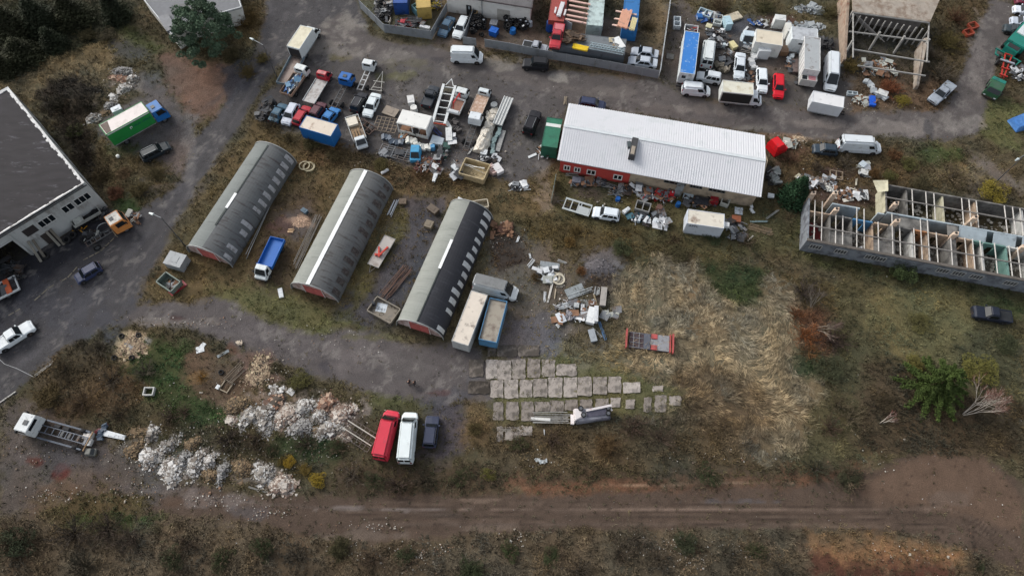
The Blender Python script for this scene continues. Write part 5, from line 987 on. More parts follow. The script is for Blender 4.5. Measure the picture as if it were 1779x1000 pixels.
def car(style, lab, r, f, col, cat=None, dirty=.1, roofcol=None, rack=False, nowheels=False, bed=None, side=None, z=.8, scale=1.0, name=None, roll=0, group=None, ribs=True, lm=None):
    L0, W, zb, zr, zh, zt, g = CARS[style]; r = r if len(r) == 3 else (*r, z); f = f if len(f) == 3 else (*f, z)
    c, h, L = axis(r, f); L = min(max(L, L0*.84), L0*1.2); W *= scale
    nm = name or dict(sedan='car', hatch='car', estate='estate_car', suv='off_road_car', pickup='pickup', van='panel_van', small_van='small_van', mpv='minivan')[style]
    root = thing(nm, lab, cat or dict(van='van', small_van='van', pickup='pickup').get(style, 'car'), (c.x, c.y, hgt(c.x, c.y)), h, group)
    pm = paint(col, dirty); w_ = W/2; xb0, xr0, xr1, xb1 = [v*L for v in g]; isv = style in ('van', 'small_van', 'mpv')
    def ztop(t):   # t -.5..*.5 body height below glass
        if t <= g[0]: return zt-.04*(g[0]-t)
        if t < g[3]: return zb
        return zb+(zh-zb)*((t-g[3])/(.5-g[3]))**.8 if t < .47 else zh-.12
    if style == 'pickup':
        ztop0 = ztop; ztop = lambda t: zb if t <= g[0] else ztop0(t)
    rings = []
    for t in (-.5, -.485, -.42, -.3, g[0], -.05, .1, g[3], .36, .43, .475, .495, .5):
        k = 1-(.28 if t > 0 and isv else .12)*max(0, (abs(t)-.4)/.1)**2; zt_ = ztop(t); x = t*L; e = .05 if abs(t) < .49 else .16; ww = w_*k
        lo = .24 if abs(t) < .47 else .34
        rings.append([(x, -ww*.9, lo), (x, -ww, lo+.16), (x, -ww, zt_-.22), (x, -ww*.97, zt_-.07), (x, -ww*.86, zt_-e*.3), (x, 0, zt_+.02), (x, ww*.86, zt_-e*.3), (x, ww*.97, zt_-.07), (x, ww, zt_-.22), (x, ww, lo+.16), (x, ww*.9, lo)])
    rings.sort(key=lambda q: q[0][0]); m = MB(); m.loft(rings); wr = w_*(.90 if isv else .76); wb_ = w_*.95
    if style == 'van': wr = w_*.88
    body = m.build('body', pm, root, smooth=False)
    # cabin: frustum of paint with glass panels just proud of it
    m = MB(); zq = .6 if isv else zb-.04; fw_ = .93 if isv else 1
    if isv: wb_ = w_*1.003; xb0 = -.502*L
    b4 = [(xb0, -wb_, zq), (xb1, -wb_*fw_, zb-.04), (xb1, wb_*fw_, zb-.04), (xb0, wb_, zq)]; r4 = [(xr0, -wr, zr), (xr1, -wr*fw_, zr), (xr1, wr*fw_, zr), (xr0, wr, zr)]
    m.hexa(b4+r4); cab = m.build('cabin', pm, root, bevel=.12 if not isv else .24)
    def lp(a, b, t): return tuple(a[i]+(b[i]-a[i])*t for i in range(3))
    def face(bl_, br_, tl, tr, u0, u1, v0, v1):
        A = lambda u, v: lp(lp(bl_, br_, u), lp(tl, tr, u), v); return A(u0, v0), A(u1, v0), A(u1, v1), A(u0, v1)
    m = MB(); m.panel(*face(b4[1], b4[2], r4[1], r4[2], .07, .93, .12 if not isv else .05, .93 if not isv else .97)); m.build('windscreen', GLASS, root)
    if side != 'blind_rear':
        m = MB()
        if isv and style != 'mpv': m.panel(*face(b4[3], b4[0], r4[3], r4[0], .08, .46, .48, .84)); m.panel(*face(b4[3], b4[0], r4[3], r4[0], .54, .92, .48, .84))
        else: m.panel(*face(b4[3], b4[0], r4[3], r4[0], .09, .91, .18, .9))
        m.build('rear_window', GLASS, root)
    spans = {'van': [(.80, .94)], 'small_van': [(.70, .93)] if side != 'glazed' else [(.06, .34), (.38, .66), (.70, .93)], 'pickup': [(.1, .46), (.5, .93)] if L > 4.9 else [(.1, .9)]}.get(style, [(.08, .27), (.31, .60), (.64, .93)] if style in ('estate', 'suv', 'mpv') else [(.14, .50), (.54, .92)])
    v0, v1 = (.16, .86) if not isv else ((.22, .6) if style == 'van' else (.3, .86))
    for (a, b) in spans:
        m = MB(); m.panel(*face(b4[0], b4[1], r4[0], r4[1], a, b, v0, v1)); m.build('side_window', GLASS, root)
        m = MB(); m.panel(*face(b4[2], b4[3], r4[2], r4[3], 1-b, 1-a, v0, v1)); m.build('side_window', GLASS, root)
    if roofcol: MB().box(xr0+.12, xr1-.1, -wr+.1, wr-.1, zr+.003, zr+.03).build('roof_panel', paint(roofcol, .3), root)
    if style == 'van' and ribs:
        m = MB()
        for y in (-wr+.2, wr-.23): m.box(xr0+.15, xr1-.1, y, y+.035, zr-.005, zr+.012)
        m.box(xr0+.15, xr0+.18, -wr+.24, wr-.24, zr-.005, zr+.012)
        m.build('roof_rib', mat(tuple(int(v*.42) for v in col), .5, key='rb%s' % (col,)), cab)
    if rack:
        for y in (-wr+.07, wr-.1): MB().box(xr0+.25, xr1-.2, y, y+.04, zr+.03, zr+.075).build('roof_rail', GALV, root)
    if style == 'pickup':
        m = MB(); x0, x1 = -L/2+.06, xb0-.08
        MB().box(x0+.05, x1-.03, -w_*.84, w_*.84, zb+.012, zb+.03).build('load_bed', paint(bed or (40, 42, 44), .2), root)
        for y in (-w_*.93, w_*.85): m.box(x0, x1, y, y+.14, zb+.005, zb+.08)
        m.box(x0-.04, x0+.05, -w_*.84, w_*.84, zb-.02, zb+.07).build('bed_rail', pm, root)
    for y in (-w_*.72, w_*.72):
        MB().box(L/2-.16, L/2-.02-.05*isv, y-.14, y+.14, zh-.42, zh-.25).build('headlight', HEADL, root); MB().box(-L/2-.012, -L/2+.05, y-.12, y+.12, zb-.34 if not isv else .8, zb-.12 if not isv else 1.25).build('taillight', TAILL, root)
        s = 1 if y > 0 else -1; MB().hexa([(xb1-.35, s*(w_+.0), zb+.02), (xb1-.2, s*(w_+.0), zb+.02), (xb1-.2, s*(w_+.2), zb+.04), (xb1-.35, s*(w_+.2), zb+.04), (xb1-.35, s*(w_+.0), zb+.2), (xb1-.2, s*(w_+.0), zb+.2), (xb1-.2, s*(w_+.2), zb+.2), (xb1-.35, s*(w_+.2), zb+.2)]).build('mirror', pm if not isv else DARK, root)
    MB().box(L/2-.1, L/2+.05, -w_*.86, w_*.86, .28, .5).build('bumper', DARK if isv or style in ('suv', 'pickup') else pm, root); MB().box(-L/2-.05, -L/2+.08, -w_*.86, w_*.86, .3, .5).build('bumper', DARK, root)
    MB().box(L/2-.02, L/2+.02, -w_*.4, w_*.4, zh-.32, zh-.18).build('grille', DARK, root)
    if not nowheels:
        for x in (-L*.31, L*.32):
            for y in (-w_+.10, w_-.10): wheel(root, x, y, .33 if style not in ('van', 'suv', 'pickup') else .37, .24)
    for x in (-L*.31, L*.32):
        for s in (-1, 1): MB().cyl((x, s*(w_-.02), .36), (x, s*(w_+.004), .36), .40 if style not in ('van', 'suv', 'pickup') else .45, n=16).build('wheel_arch', DARK, root)
    return root
def cabin(root, x0, x1, W, H, col, style='over', roofcol=None, rearwin=True, hatch=False, z0=.75, dirty=.12):
    """truck cab between x0 (back) and x1 (nose)"""
    pm = paint(col, dirty); w_ = W/2; L = x1-x0
    if style == 'over':
        zb = z0+(H-z0)*.48; m = MB(); m.hexa([(x0, -w_, z0), (x1, -w_, z0-.25), (x1, w_, z0-.25), (x0, w_, z0), (x0, -w_, zb), (x1, -w_, zb), (x1, w_, zb), (x0, w_, zb)])
        m.build('cab', pm, root, bevel=.06); b4 = [(x0, -w_, zb-.05), (x1, -w_, zb-.05), (x1, w_, zb-.05), (x0, w_, zb-.05)]; r4 = [(x0+.04, -w_*.9, H), (x1-.38, -w_*.88, H), (x1-.38, w_*.88, H), (x0+.04, w_*.9, H)]
    else:
        zb = z0+(H-z0)*.40; m = MB(); xm = x0+L*.62
        m.hexa([(x0, -w_, z0-.2), (x1, -w_*.9, z0-.3), (x1, w_*.9, z0-.3), (x0, w_, z0-.2), (x0, -w_, zb), (x1, -w_*.88, zb-.22), (x1, w_*.88, zb-.22), (x0, w_, zb)]); m.build('cab', pm, root, bevel=.09)
        b4 = [(x0, -w_*.97, zb-.05), (xm+.35, -w_*.95, zb-.07), (xm+.35, w_*.95, zb-.07), (x0, w_*.97, zb-.05)]; r4 = [(x0+.05, -w_*.84, H), (xm-.25, -w_*.8, H), (xm-.25, w_*.8, H), (x0+.05, w_*.84, H)]
    MB().hexa(b4+r4).build('cab_roof', pm, root, bevel=.06)
    def lp(a, b, t): return tuple(a[i]+(b[i]-a[i])*t for i in range(3))
    def face(a, b, c, d, u0, u1, v0, v1): A = lambda u, v: lp(lp(a, b, u), lp(c, d, u), v); return A(u0, v0), A(u1, v0), A(u1, v1), A(u0, v1)
    MB().panel(*face(b4[1], b4[2], r4[1], r4[2], .07, .93, .1, .93)).build('windscreen', GLASS, root)
    MB().panel(*face(b4[0], b4[1], r4[0], r4[1], .3, .88, .12, .85)).build('side_window', GLASS, root); MB().panel(*face(b4[2], b4[3], r4[2], r4[3], .12, .7, .12, .85)).build('side_window', GLASS, root)
    if rearwin: MB().panel(*face(b4[3], b4[0], r4[3], r4[0], .18, .82, .45, .88)).build('rear_window', GLASS, root)
    if roofcol: MB().box(r4[0][0]+.1, r4[1][0]-.1, -w_*.75, w_*.75, H+.003, H+.03).build('roof_panel', paint(roofcol, .3), root)
    if hatch: MB().box(r4[0][0]+.4, r4[0][0]+.95, -.3, .3, H+.004, H+.08).build('roof_hatch', mat((58, 64, 68), .5, key='hatch'), root)
    for s in (-1, 1):
        MB().box(x1-.12, x1+.02, s*w_*.7-.16, s*w_*.7+.16, z0-.12 if style == 'over' else zb-.55, z0+.06 if style == 'over' else zb-.35).build('headlight', HEADL, root)
        MB().box(b4[1][0]-.35, b4[1][0]-.22, s*(w_+.08)-.09, s*(w_+.08)+.09, zb+.05, zb+.5).build('mirror', DARK, root)
    MB().box(x1-.05, x1+.08, -w_*.92, w_*.92, .4, .62).build('bumper', DARK, root)
def chassis(root, x0, x1, gauge=.42, z=.72, col=None, cross=5, axles=(), r=.42, W=2.0, dual=True, cw=.1):
    m_ = col or DARK
    for s in (-1, 1): MB().box(x0, x1, s*gauge-.05, s*gauge+.05, z-.12, z+.06).build('frame_rail', m_, root)
    for k in range(cross): x = x0+.1+(x1-x0-.25)*k/max(1, cross-1); MB().box(x, x+cw, -gauge+.052, gauge-.052, z-.08, z+.03).build('crossmember', m_, root)
    for x in axles:
        MB().cyl((x, -W/2+.2, r), (x, W/2-.2, r), .07, n=8).build('axle', DARK, root)
        for s in (-1, 1): wheel(root, x, s*(W/2-.17), r, .42 if dual and x < (x0+x1)/2 else .26)
def boxbody(root, x0, x1, W, z0, z1, roofm, sidem, rim=.06, name='box_body', frontm=None, ribs=0, ribm=None, flap=False):
    w_ = W/2; MB().box(x0, x1, -w_, w_, z0, z1).build(name, sidem, root)
    m = MB(); e = .07; m.box(x0-.005, x1+.005, -w_-.005, -w_+e, z1+.002, z1+rim).box(x0-.005, x1+.005, w_-e, w_+.005, z1+.002, z1+rim).box(x0-.005, x0+e, -w_+e, w_-e, z1+.002, z1+rim).box(x1-e, x1+.005, -w_+e, w_-e, z1+.002, z1+rim).build('roof_rim', sidem if rim > .05 else roofm, root)
    rp = MB().box(x0+e+.002, x1-e-.002, -w_+e+.002, w_-e-.002, z1+.003, z1+.02).build('roof_panel', roofm, root)
    if ribs:
        m = MB()
        for k in range(ribs):
            x = x0+(x1-x0)*(k+.5)/ribs
            for s in (-1, 1): m.box(x-.025, x+.025, *sorted((s*(w_+.002), s*(w_+.03))), z0+.05, z1-.05)
        m.build('side_rib', ribm or sidem, root)
    m = MB(); m.box(x0-.04, x0-.003, -w_+.06, -.02, z0+.08, z1-.1).box(x0-.04, x0-.003, .02, w_-.06, z0+.08, z1-.1).build('rear_door', sidem, root)
    m = MB(); m.box(x0+.1, x1-.1, -w_-.04, -w_-.006, z0-.16, z0-.03).box(x0+.1, x1-.1, w_+.006, w_+.04, z0-.16, z0-.03).build('side_guard', GALV, root)
def stained(base, dirt, amt, sc=.8, key=None): return mat(base, .6, 0, .08, 1, dirt=dirt, amt=amt, dsc=sc, key=key or 'S%s%s%s%s' % (base, dirt, amt, sc))
def tray(root, x0, x1, W, z, floorm, wallm, h=.4, t=.06, sides='lrfb'):
    w_ = W/2; MB().box(x0, x1, -w_, w_, z-.08, z).build('load_bed', floorm, root)
    for s, nm in (('l', (x0, x1, w_-t, w_)), ('r', (x0, x1, -w_, -w_+t)), ('f', (x1-t, x1, -w_+t+.002, w_-t-.002)), ('b', (x0, x0+t, -w_+t+.002, w_-t-.002))):
        if s in sides: MB().box(*nm, z+.003, z+h).build('dropside', wallm, root)
def veh(name, lab, cat, r, f, group=None, Lmin=None):
    c, h, L = axis(r, f); root = thing(name, lab, cat, (c.x, c.y, hgt(c.x, c.y)), h, group); return root, L
JM = [mat((200, 202, 204), .6, 0, .2, key='j1'), mat((120, 124, 128), .6, .1, .3, dirt=(90, 70, 56), amt=.3, key='j2'), mat((60, 62, 66), .8, 0, .3, key='j3'), mat((128, 96, 74), .9, 0, .3, key='j4'), mat((40, 84, 150), .6, 0, .2, key='j5'), mat((164, 44, 40), .6, 0, .2, key='j6'), mat((170, 172, 164), .7, 0, .2, key='j7')]
# --- cars and vans -------------------------------------------------------------------
CARLIST = [
 ('estate', 'dark green grey estate car parked below the green box truck', (245, 274), (293, 250), (34, 44, 50), dict(rack=True)),
 ('hatch', 'dark blue hatchback driving on the road in front of the hall', (174, 461), (131, 486), (44, 54, 84), dict(z=.7)),
 ('pickup', 'white pickup with canopy cut off by the left edge', (-12, 607), (57, 563), (216, 222, 224), dict(dirty=0, bed=(216, 222, 224))),
 ('van', 'long red panel van, left of the white one at the plot corner', (659, 797, 1.3), (682, 713, .9), (198, 52, 70), {}),
 ('van', 'long white panel van between the red van and the dark blue car', (703, 803, 1.3), (713, 716, .9), (214, 222, 222), dict(dirty=.04)),
 ('estate', 'dark blue grey car right of the long white van', (745, 777), (752, 722), (52, 58, 78), dict(rack=False)),
 ('van', 'white van with grey panelled roof beside the blackened arched shed', (823, 488, 1.5), (899, 511, .9), (206, 210, 210), dict(roofcol=(120, 122, 122), ribs=False)),
 ('pickup', 'black pickup alone in the right field below the ruin', (1757, 551), (1691, 540), (30, 36, 50), {}),
 ('van', 'long white van parked at the side road, behind thin bare branches', (1459, 246, 1.6), (1530, 256, .9), (206, 212, 216), dict(ribs=True)),
 ('van', 'tall white van beside the brick coloured wall of the barn skeleton', (1447, 92, 1.6), (1443, 158, .9), (210, 216, 220), {}),
 ('hatch', 'bright red hatchback in the junk yard', (1353, 129), (1353, 168), (200, 22, 40), dict(dirty=.03)),
 ('hatch', 'white hatchback left of the bright red one', (1323, 119), (1325, 159), (216, 222, 226), dict(dirty=.04)),
 ('sedan', 'white car with stripped engine bay, third left of the bright red hatchback', (1287, 92), (1284, 136), (204, 212, 218), dict(dirty=.15)),
 ('small_van', 'white delivery van with dark windscreen, lowest left in the junk yard', (1185, 152, 1.0), (1234, 158, .8), (214, 220, 224), dict(dirty=.04)),
 ('suv', 'small white off-road car above the white delivery van', (1250, 138), (1213, 131), (204, 210, 214), dict(scale=.9)),
 ('van', 'white van with two rear windows facing down, beside the blue roofed truck', (1228, 112, 1.4), (1233, 70, .9), (208, 214, 214), {}),
 ('pickup', 'abandoned light silver car in the weeds beside the right road', (1653, 146), (1620, 176), (148, 156, 166), dict(dirty=.35, bed=(150, 158, 166))),
 ('sedan', 'silver saloon, upper of the pair behind the grey fence', (1144, 94), (1097, 87), (176, 184, 194), dict(dirty=.05)),
 ('sedan', 'silver saloon, lower of the pair behind the grey fence', (1142, 110), (1092, 103), (182, 190, 200), dict(dirty=.05)),
 ('suv', 'black off-road car parked on the road side of the grey fence', (953, 113), (908, 109), (24, 26, 32), dict(dirty=.04)),
 ('pickup', 'silver pickup just behind the grey fence', (911, 79), (949, 86), (170, 176, 184), {}),
 ('van', 'white van driving on the side road', (783, 93, 1.4), (839, 99, .9), (214, 220, 222), dict(dirty=.04)),
 ('sedan', 'blue grey car between the two compound fences', (784, 30), (767, 60), (70, 96, 118), {}),
 ('estate', 'white car between the blue grey car and the tyre heap', (809, 30), (793, 63), (212, 218, 220), dict(dirty=.04)),
 ('hatch', 'black compact car above the white saloon in the truck yard', (614, 192), (632, 160), (34, 36, 44), dict(rack=True)),
 ('sedan', 'white saloon beside the black compact car in the truck yard', (654, 163), (637, 200), (212, 220, 222), dict(dirty=.04)),
 ('sedan', 'faded teal blue old saloon at the left of the scrap car row', (473, 210), (494, 180), (52, 92, 116), dict(dirty=.45)),
 ('hatch', 'white hatchback second in the scrap car row', (514, 180), (495, 214), (196, 202, 214), {}),
 ('hatch', 'red hatchback third in the scrap car row', (514, 216), (535, 184), (170, 30, 48), {}),
 ('hatch', 'maroon hatchback fourth in the scrap car row', (543, 204), (560, 178), (88, 48, 58), dict(dirty=.3)),
 ('sedan', 'bright blue saloon fifth in the scrap car row', (562, 214), (583, 188), (48, 118, 180), {}),
 ('pickup', 'dark grey pickup left of the long white trailer frame', (740, 184), (755, 151), (46, 52, 60), dict(dirty=.15, bed=(56, 60, 66))),
 ('suv', 'black off-road car alone in the middle of the truck yard', (916, 232), (932, 193), (26, 26, 32), dict(rack=True, dirty=.04)),
 ('estate', 'dark blue car half hidden behind the white roofed workshop', (1006, 176), (1052, 183), (50, 58, 84), dict(z=.9)),
 ('estate', 'white off-road car with missing tailgate below the red wall', (1074, 374), (1033, 367), (212, 220, 226), dict(scale=1.02, dirty=.03)),
 ('hatch', 'dark crushed estate car left of the long white van by the side road', (1455, 262), (1413, 257), (44, 58, 70), dict(dirty=.35, nowheels=True, name='car')),
 ('hatch', 'red blue scrap car at the top right corner', (1800, 2), (1766, -2), (110, 40, 60), {}),
 ('sedan', 'white saloon second from the top at the right edge', (1806, 22), (1762, 14), (206, 212, 220), dict(dirty=.2)),
 ('sedan', 'silver white saloon third from the top at the right edge', (1800, 42), (1757, 34), (176, 184, 196), dict(dirty=.15)),
 ('sedan', 'dark wrecked saloon fourth from the top at the right edge', (1790, 58), (1745, 46), (44, 56, 62), dict(dirty=.4)),
]
for (st, lab, r, f, c, kw) in CARLIST: car(st, lab, r, f, c, **kw)
def at(px, py, z=0.0): return P(px, py, z)
# --- lorries -------------------------------------------------------------------------
R_, L = veh('box_truck', 'green sided box truck with white roof and blue cab on the gravel', 'truck', (178, 226, 3.5), (276, 172, 3.5))
x0, x1 = -L/2, L/2-2.3; gs = stained((32, 136, 62), (24, 116, 54), .3, .6)
boxbody(R_, x0, x1, 2.5, 1.05, 3.5, stained((214, 204, 200), (196, 186, 180), .3), gs, ribs=12)
MB().box(x0+.1, x1-.1, -1.31, -1.285, 3.3, 3.48).build('side_rail', paint((214, 216, 214)), R_)
MB().hexa([(x0+.15, -1.1, 3.525), (x0+.9, -1.1, 3.525), (x0+1.3, 1.05, 3.525), (x0+.15, 1.05, 3.525), (x0+.15, -1.1, 3.54), (x0+.9, -1.1, 3.54), (x0+1.3, 1.05, 3.54), (x0+.15, 1.05, 3.54)]).build('roof_stain', mat((104, 90, 82), .8, key='rst'), R_)
cabin(R_, x1+.15, L/2, 2.4, 2.75, (32, 104, 172), hatch=True); chassis(R_, x0, L/2-.4, axles=(x0+1.7, L/2-1.1), r=.48, W=2.4)
m = MB(); xx = x0+3.3
m.box(xx, xx+.1, -1.325, -1.315, 2.3, 2.75).box(xx+.1, xx+.36, -1.325, -1.315, 2.62, 2.75).box(xx+.27, xx+.36, -1.325, -1.315, 2.45, 2.62).build('emblem', paint((214, 222, 220)), R_)
random.seed(3); m = MB(); xx = x0+3.85
for ww in (8, 9):
    for k in range(ww):
        hh = random.choice((.2, .2, .28, .34)); m.box(xx, xx+.05, -1.325, -1.315, 2.38, 2.38+hh); 
        if k % 2: m.box(xx+.05, xx+.12, -1.325, -1.315, 2.38+hh*.5, 2.38+hh*.5+.05)
        xx += .15
    xx += .28
m.build('lettering', paint((18, 66, 98)), R_)
for i, (a, b, c_) in enumerate((((200, 194), (210, 188), (214, 218, 222)),)):
    q_ = at(204, 192, .5); o_ = MB().box(-.75, .75, -.55, .55, .05, 1.0).box(-.4, .4, -.3, .3, 1.0, 1.08).build('water_tank', paint((206, 212, 218)), bevel=.15); o_.location = (q_.x, q_.y, 0); o_.rotation_euler = (0, 0, .6); tag(o_, 'white plastic tank behind the green box truck', 'tank')
R_, L = veh('box_truck', 'white box truck with cream roof standing on the road side of the truck yard', 'truck', (509, 83, 3.0), (542, 33, 3.0))
x1 = L/2-1.9; boxbody(R_, -L/2, x1, 2.3, .9, 3.0, stained((208, 202, 178), (186, 178, 152), .3), paint((206, 212, 212), .1)); cabin(R_, x1+.05, L/2+.1, 2.0, 2.1, (210, 216, 214), 'nose', rearwin=False, dirty=.2); chassis(R_, -L/2, L/2-.5, axles=(-L/2+1.3, L/2-.8), r=.38, W=2.1)
MB().box(-L/2-.06, -L/2-.045, -1.0, 1.0, 1.0, 2.8).build('open_doorway', DARK, R_)
R_, L = veh('tipper_truck', 'white cab truck with blue empty tipper body between the sheds', 'truck', (484, 416, .9), (452, 484, .9))
x1 = L/2-1.75; bl_ = paint((30, 98, 176), .08); tray(R_, -L/2, x1, 2.15, .95, bl_, bl_, .45, .07); MB().box(x1-.05, x1+.02, -1.08, 1.08, 1.403, 1.75).build('headboard', bl_, R_)
cabin(R_, x1+.1, L/2, 1.9, 2.1, (212, 218, 218), 'nose', dirty=.06); chassis(R_, -L/2+.1, L/2-.4, axles=(-L/2+1.2, L/2-.8), r=.36, W=2.0)
R_, L = veh('chassis_truck', 'white cab lorry with long bare dark chassis at the lower left', 'truck', (152, 766, .9), (44, 736, .9))
cabin(R_, L/2-2.1, L/2, 2.45, 2.8, (208, 212, 212), hatch=True); chassis(R_, -L/2, L/2-1, .42, .95, mat((96, 102, 112), .6, .2, .3, key='blsteel'), 9, axles=(-L/2+1.2, L/2-1.2), r=.52, W=2.45)
for s in (-1, 1): MB().box(-L/2+.3, L/2-2.3, s*1.12-.1, s*1.12+.1, .62, .92).build('side_skirt', mat((78, 86, 98), .6, key='skirt'), R_)
for x in (-L/2+2.9, -L/2+4.1): MB().box(x, x+.9, -.95, -.5, .55, .98).build('fuel_tank', DARK, R_, bevel=.08)
MB().box(-L/2-.12, -L/2-.02, -1.2, 1.2, .85, 1.0).build('rear_beam', mat((150, 122, 90), .8, key='wdb'), R_)
for k, x in enumerate((.4, 1.6, 2.6)): MB().box(-L/2+x+.6, -L/2+x+1.0, -.36, .36, .9, 1.08).build('air_tank', STEEL, R_, bevel=.06)
R_, L = veh('tractor_unit', 'orange sided white roofed truck cab with stripped chassis beside the hall', 'truck', (148, 425, 1.0), (222, 381, 1.0))
cabin(R_, L/2-2.3, L/2, 2.35, 2.7, (206, 136, 74), roofcol=(206, 202, 192), hatch=True); chassis(R_, -L/2, L/2-1.5, .42, .9, STEEL, 8, axles=(-L/2+1, L/2-1), r=.5, W=2.3)
MB().ring((0, .9, 1.0), .95, .88, .08, 20, 'Y').build('hoop', GALV, R_); MB().box(L/2-2.55, L/2-2.45, -1.4, 1.2, .5, 1.1).build('rear_plank', mat((120, 108, 88), .8, key='pk2'), R_)
R_, L = veh('flatbed_truck', 'red cab recovery truck with scratched silver bed in the truck yard', 'truck', (536, 178, .9), (568, 124, 1.0))
x1 = L/2-1.9; tray(R_, -L/2, x1, 2.1, .95, stained((176, 174, 172), (140, 132, 126), .45, 1.4), paint((186, 190, 190), .2), .12, .06, 'lr'); cabin(R_, x1+.1, L/2, 1.95, 2.1, (178, 42, 54), 'nose', roofcol=(196, 120, 120)); chassis(R_, -L/2+.2, L/2-.4, axles=(-L/2+1.4, L/2-.8), r=.38, W=2.0)
R_, L = veh('chassis_truck', 'blue cab truck with bare dark chassis beside the red recovery truck', 'truck', (579, 186, .8), (607, 132, 1.0))
cabin(R_, L/2-1.9, L/2, 2.1, 2.2, (30, 96, 168), hatch=True); chassis(R_, -L/2, L/2-1, .4, .75, STEEL, 7, axles=(-L/2+1.1, L/2-1), r=.44, W=2.2)
R_, L = veh('chassis_truck', 'white cab truck with pale ladder chassis at the edge of the truck yard', 'truck', (624, 156, .8), (646, 104, 1.0))
cabin(R_, L/2-2.1, L/2, 1.95, 2.15, (212, 216, 216), 'nose', dirty=.05); chassis(R_, -L/2, L/2-1, .4, .75, mat((196, 198, 198), .6, 0, .15, dirt=(150, 140, 130), amt=.2, key='pch'), 6, axles=(-L/2+1.1, L/2-1), r=.38, W=2.0)
R_, L = veh('dropside_truck', 'white cab truck with brown edged body full of blue scrap', 'truck', (497, 166, 1.0), (529, 117, 1.2))
x1 = L/2-1.75; tray(R_, -L/2, x1, 2.1, 1.0, mat((96, 84, 74), .9, 0, .3, key='brf'), mat((156, 134, 116), .8, 0, .25, dirt=(120, 84, 66), amt=.4, key='brw2'), .45, .07); cabin(R_, x1+.25, L/2, 2.0, 2.2, (212, 216, 214)); chassis(R_, -L/2+.2, L/2-.4, axles=(-L/2+1.2, L/2-.8), r=.4, W=2.0)
def clutter(name, lab, cat, x0, x1, y0, y1, z0, z1, n, mats, seed, parent=None, loc=None, rz=0, group=None, long=.0, rmax=.55):
    """tangle of plates, bars, tubes and boxes standing for one heap of scrap"""
    r = random.Random(seed); m = MB(); random.seed(seed)
    for i in range(n):
        x, y = r.uniform(x0, x1), r.uniform(y0, y1); z = z0+(z1-z0)*r.random()**1.6*.8; k = r.random(); mi = r.randrange(len(mats))
        if k < .35+long:
            a = r.uniform(0, pi) if not long else r.gauss(0, .25); l = r.uniform(.4, 1.0+long*2.5)*rmax*2; d = Vector((cos(a)*l/2, sin(a)*l/2, r.uniform(-.15, .15))); c = Vector((x, y, z+.1)); m.beam(c-d, c+d, r.uniform(.05, .13), r.uniform(.04, .1), mi)
        elif k < .62: m.chunk((x, y, z+.1), r.uniform(.12, rmax*.6), mi=mi, flat=.5)
        elif k < .8:
            a = r.uniform(0, pi); l, w_ = r.uniform(.3, rmax*1.4), r.uniform(.2, rmax); u = Vector((cos(a), sin(a), r.uniform(-.3, .3)))*l; v = Vector((-sin(a), cos(a), r.uniform(-.3, .3)))*w_; c = Vector((x, y, z+.22))
            m.hexa([c-u-v, c+u-v, c+u+v, c-u+v, c-u-v+Vector((0, 0, .03)), c+u-v+Vector((0, 0, .03)), c+u+v+Vector((0, 0, .03)), c-u+v+Vector((0, 0, .03))], mi)
        elif k < .92: a = r.uniform(0, 6.28); m.cyl((x, y, z+.1), (x+cos(a)*.5*rmax*1.6, y+sin(a)*.5*rmax*1.6, z+.2), r.uniform(.05, .13), n=8, mi=mi)
        else: m.ring((x, y, z+.15), .3, .2, .16, 12, r.choice('XYZ'), mi)
    o_ = m.build(name, mats, parent)
    if loc is not None: o_.location = loc; o_.rotation_euler = (0, 0, rz)
    if cat: tag(o_, lab, cat, group)
    return o_
BLJ = [mat((36, 96, 160), .6, 0, .2, key='bj'), mat((90, 130, 160), .6, key='bj2'), JM[0], JM[2]]
def onveh(R_, name, lab, cat, x0, x1, y0, y1, z0, z1, n, mats, seed, **k): return clutter(name, lab, cat, x0, x1, y0, y1, z0, z1, n, mats, seed, loc=tuple(R_.location), rz=R_.rotation_euler[2], **k)
onveh(R_, 'scrap_load', 'blue painted steel scrap lying in the brown edged truck body', 'scrap', -L/2+.7, x1-.6, -.55, .55, 1.02, 1.5, 60, BLJ, 8, long=.35)
R_, L = veh('dropside_bed', 'grey blue open truck body standing behind the white box truck', 'truck body', (492, 147, .8), (518, 98, .8))
tray(R_, -L/2, L/2, 2.3, .65, stained((150, 134, 124), (120, 104, 96), .4, 1), mat((110, 128, 138), .7, 0, .2, dirt=(84, 92, 98), amt=.3, key='gbt'), .5, .08); chassis(R_, -L/2+.3, L/2-.3, z=.45, axles=(-.8,), r=.32, W=2.0)
R_, L = veh('stripped_chassis', 'dark stripped truck chassis at the road edge left of the scrap car row', 'chassis', (449, 210, .5), (473, 172, .5))
chassis(R_, -L/2, L/2, .45, .6, STEEL, 8, axles=(-L/2+1, L/2-.7), r=.4, W=1.9); onveh(R_, 'axle_parts', 'loose gearbox and axle parts on the dark stripped chassis', 'scrap', -L/2+.3, L/2-.2, -.7, .7, .5, .9, 46, [DARK, STEEL, JM[2]], 12)
R_, L = veh('box_trailer', 'blue box trailer with rust holed cream roof below the scrap car row', 'trailer', (526, 211, 2.9), (581, 227, 2.9))
boxbody(R_, -L/2, L/2, 2.45, .5, 2.9, stained((204, 192, 176), (120, 84, 60), .16, .7), paint((26, 96, 160), .15), ribs=9); chassis(R_, -L/2, L/2, z=.35, axles=(-.6, .6), r=.3, W=2.2)
R_, L = veh('flatbed_truck', 'white pickup truck loaded with boards and white panels, right of the blue box trailer', 'truck', (611, 203, .8), (630, 255, 1.0))
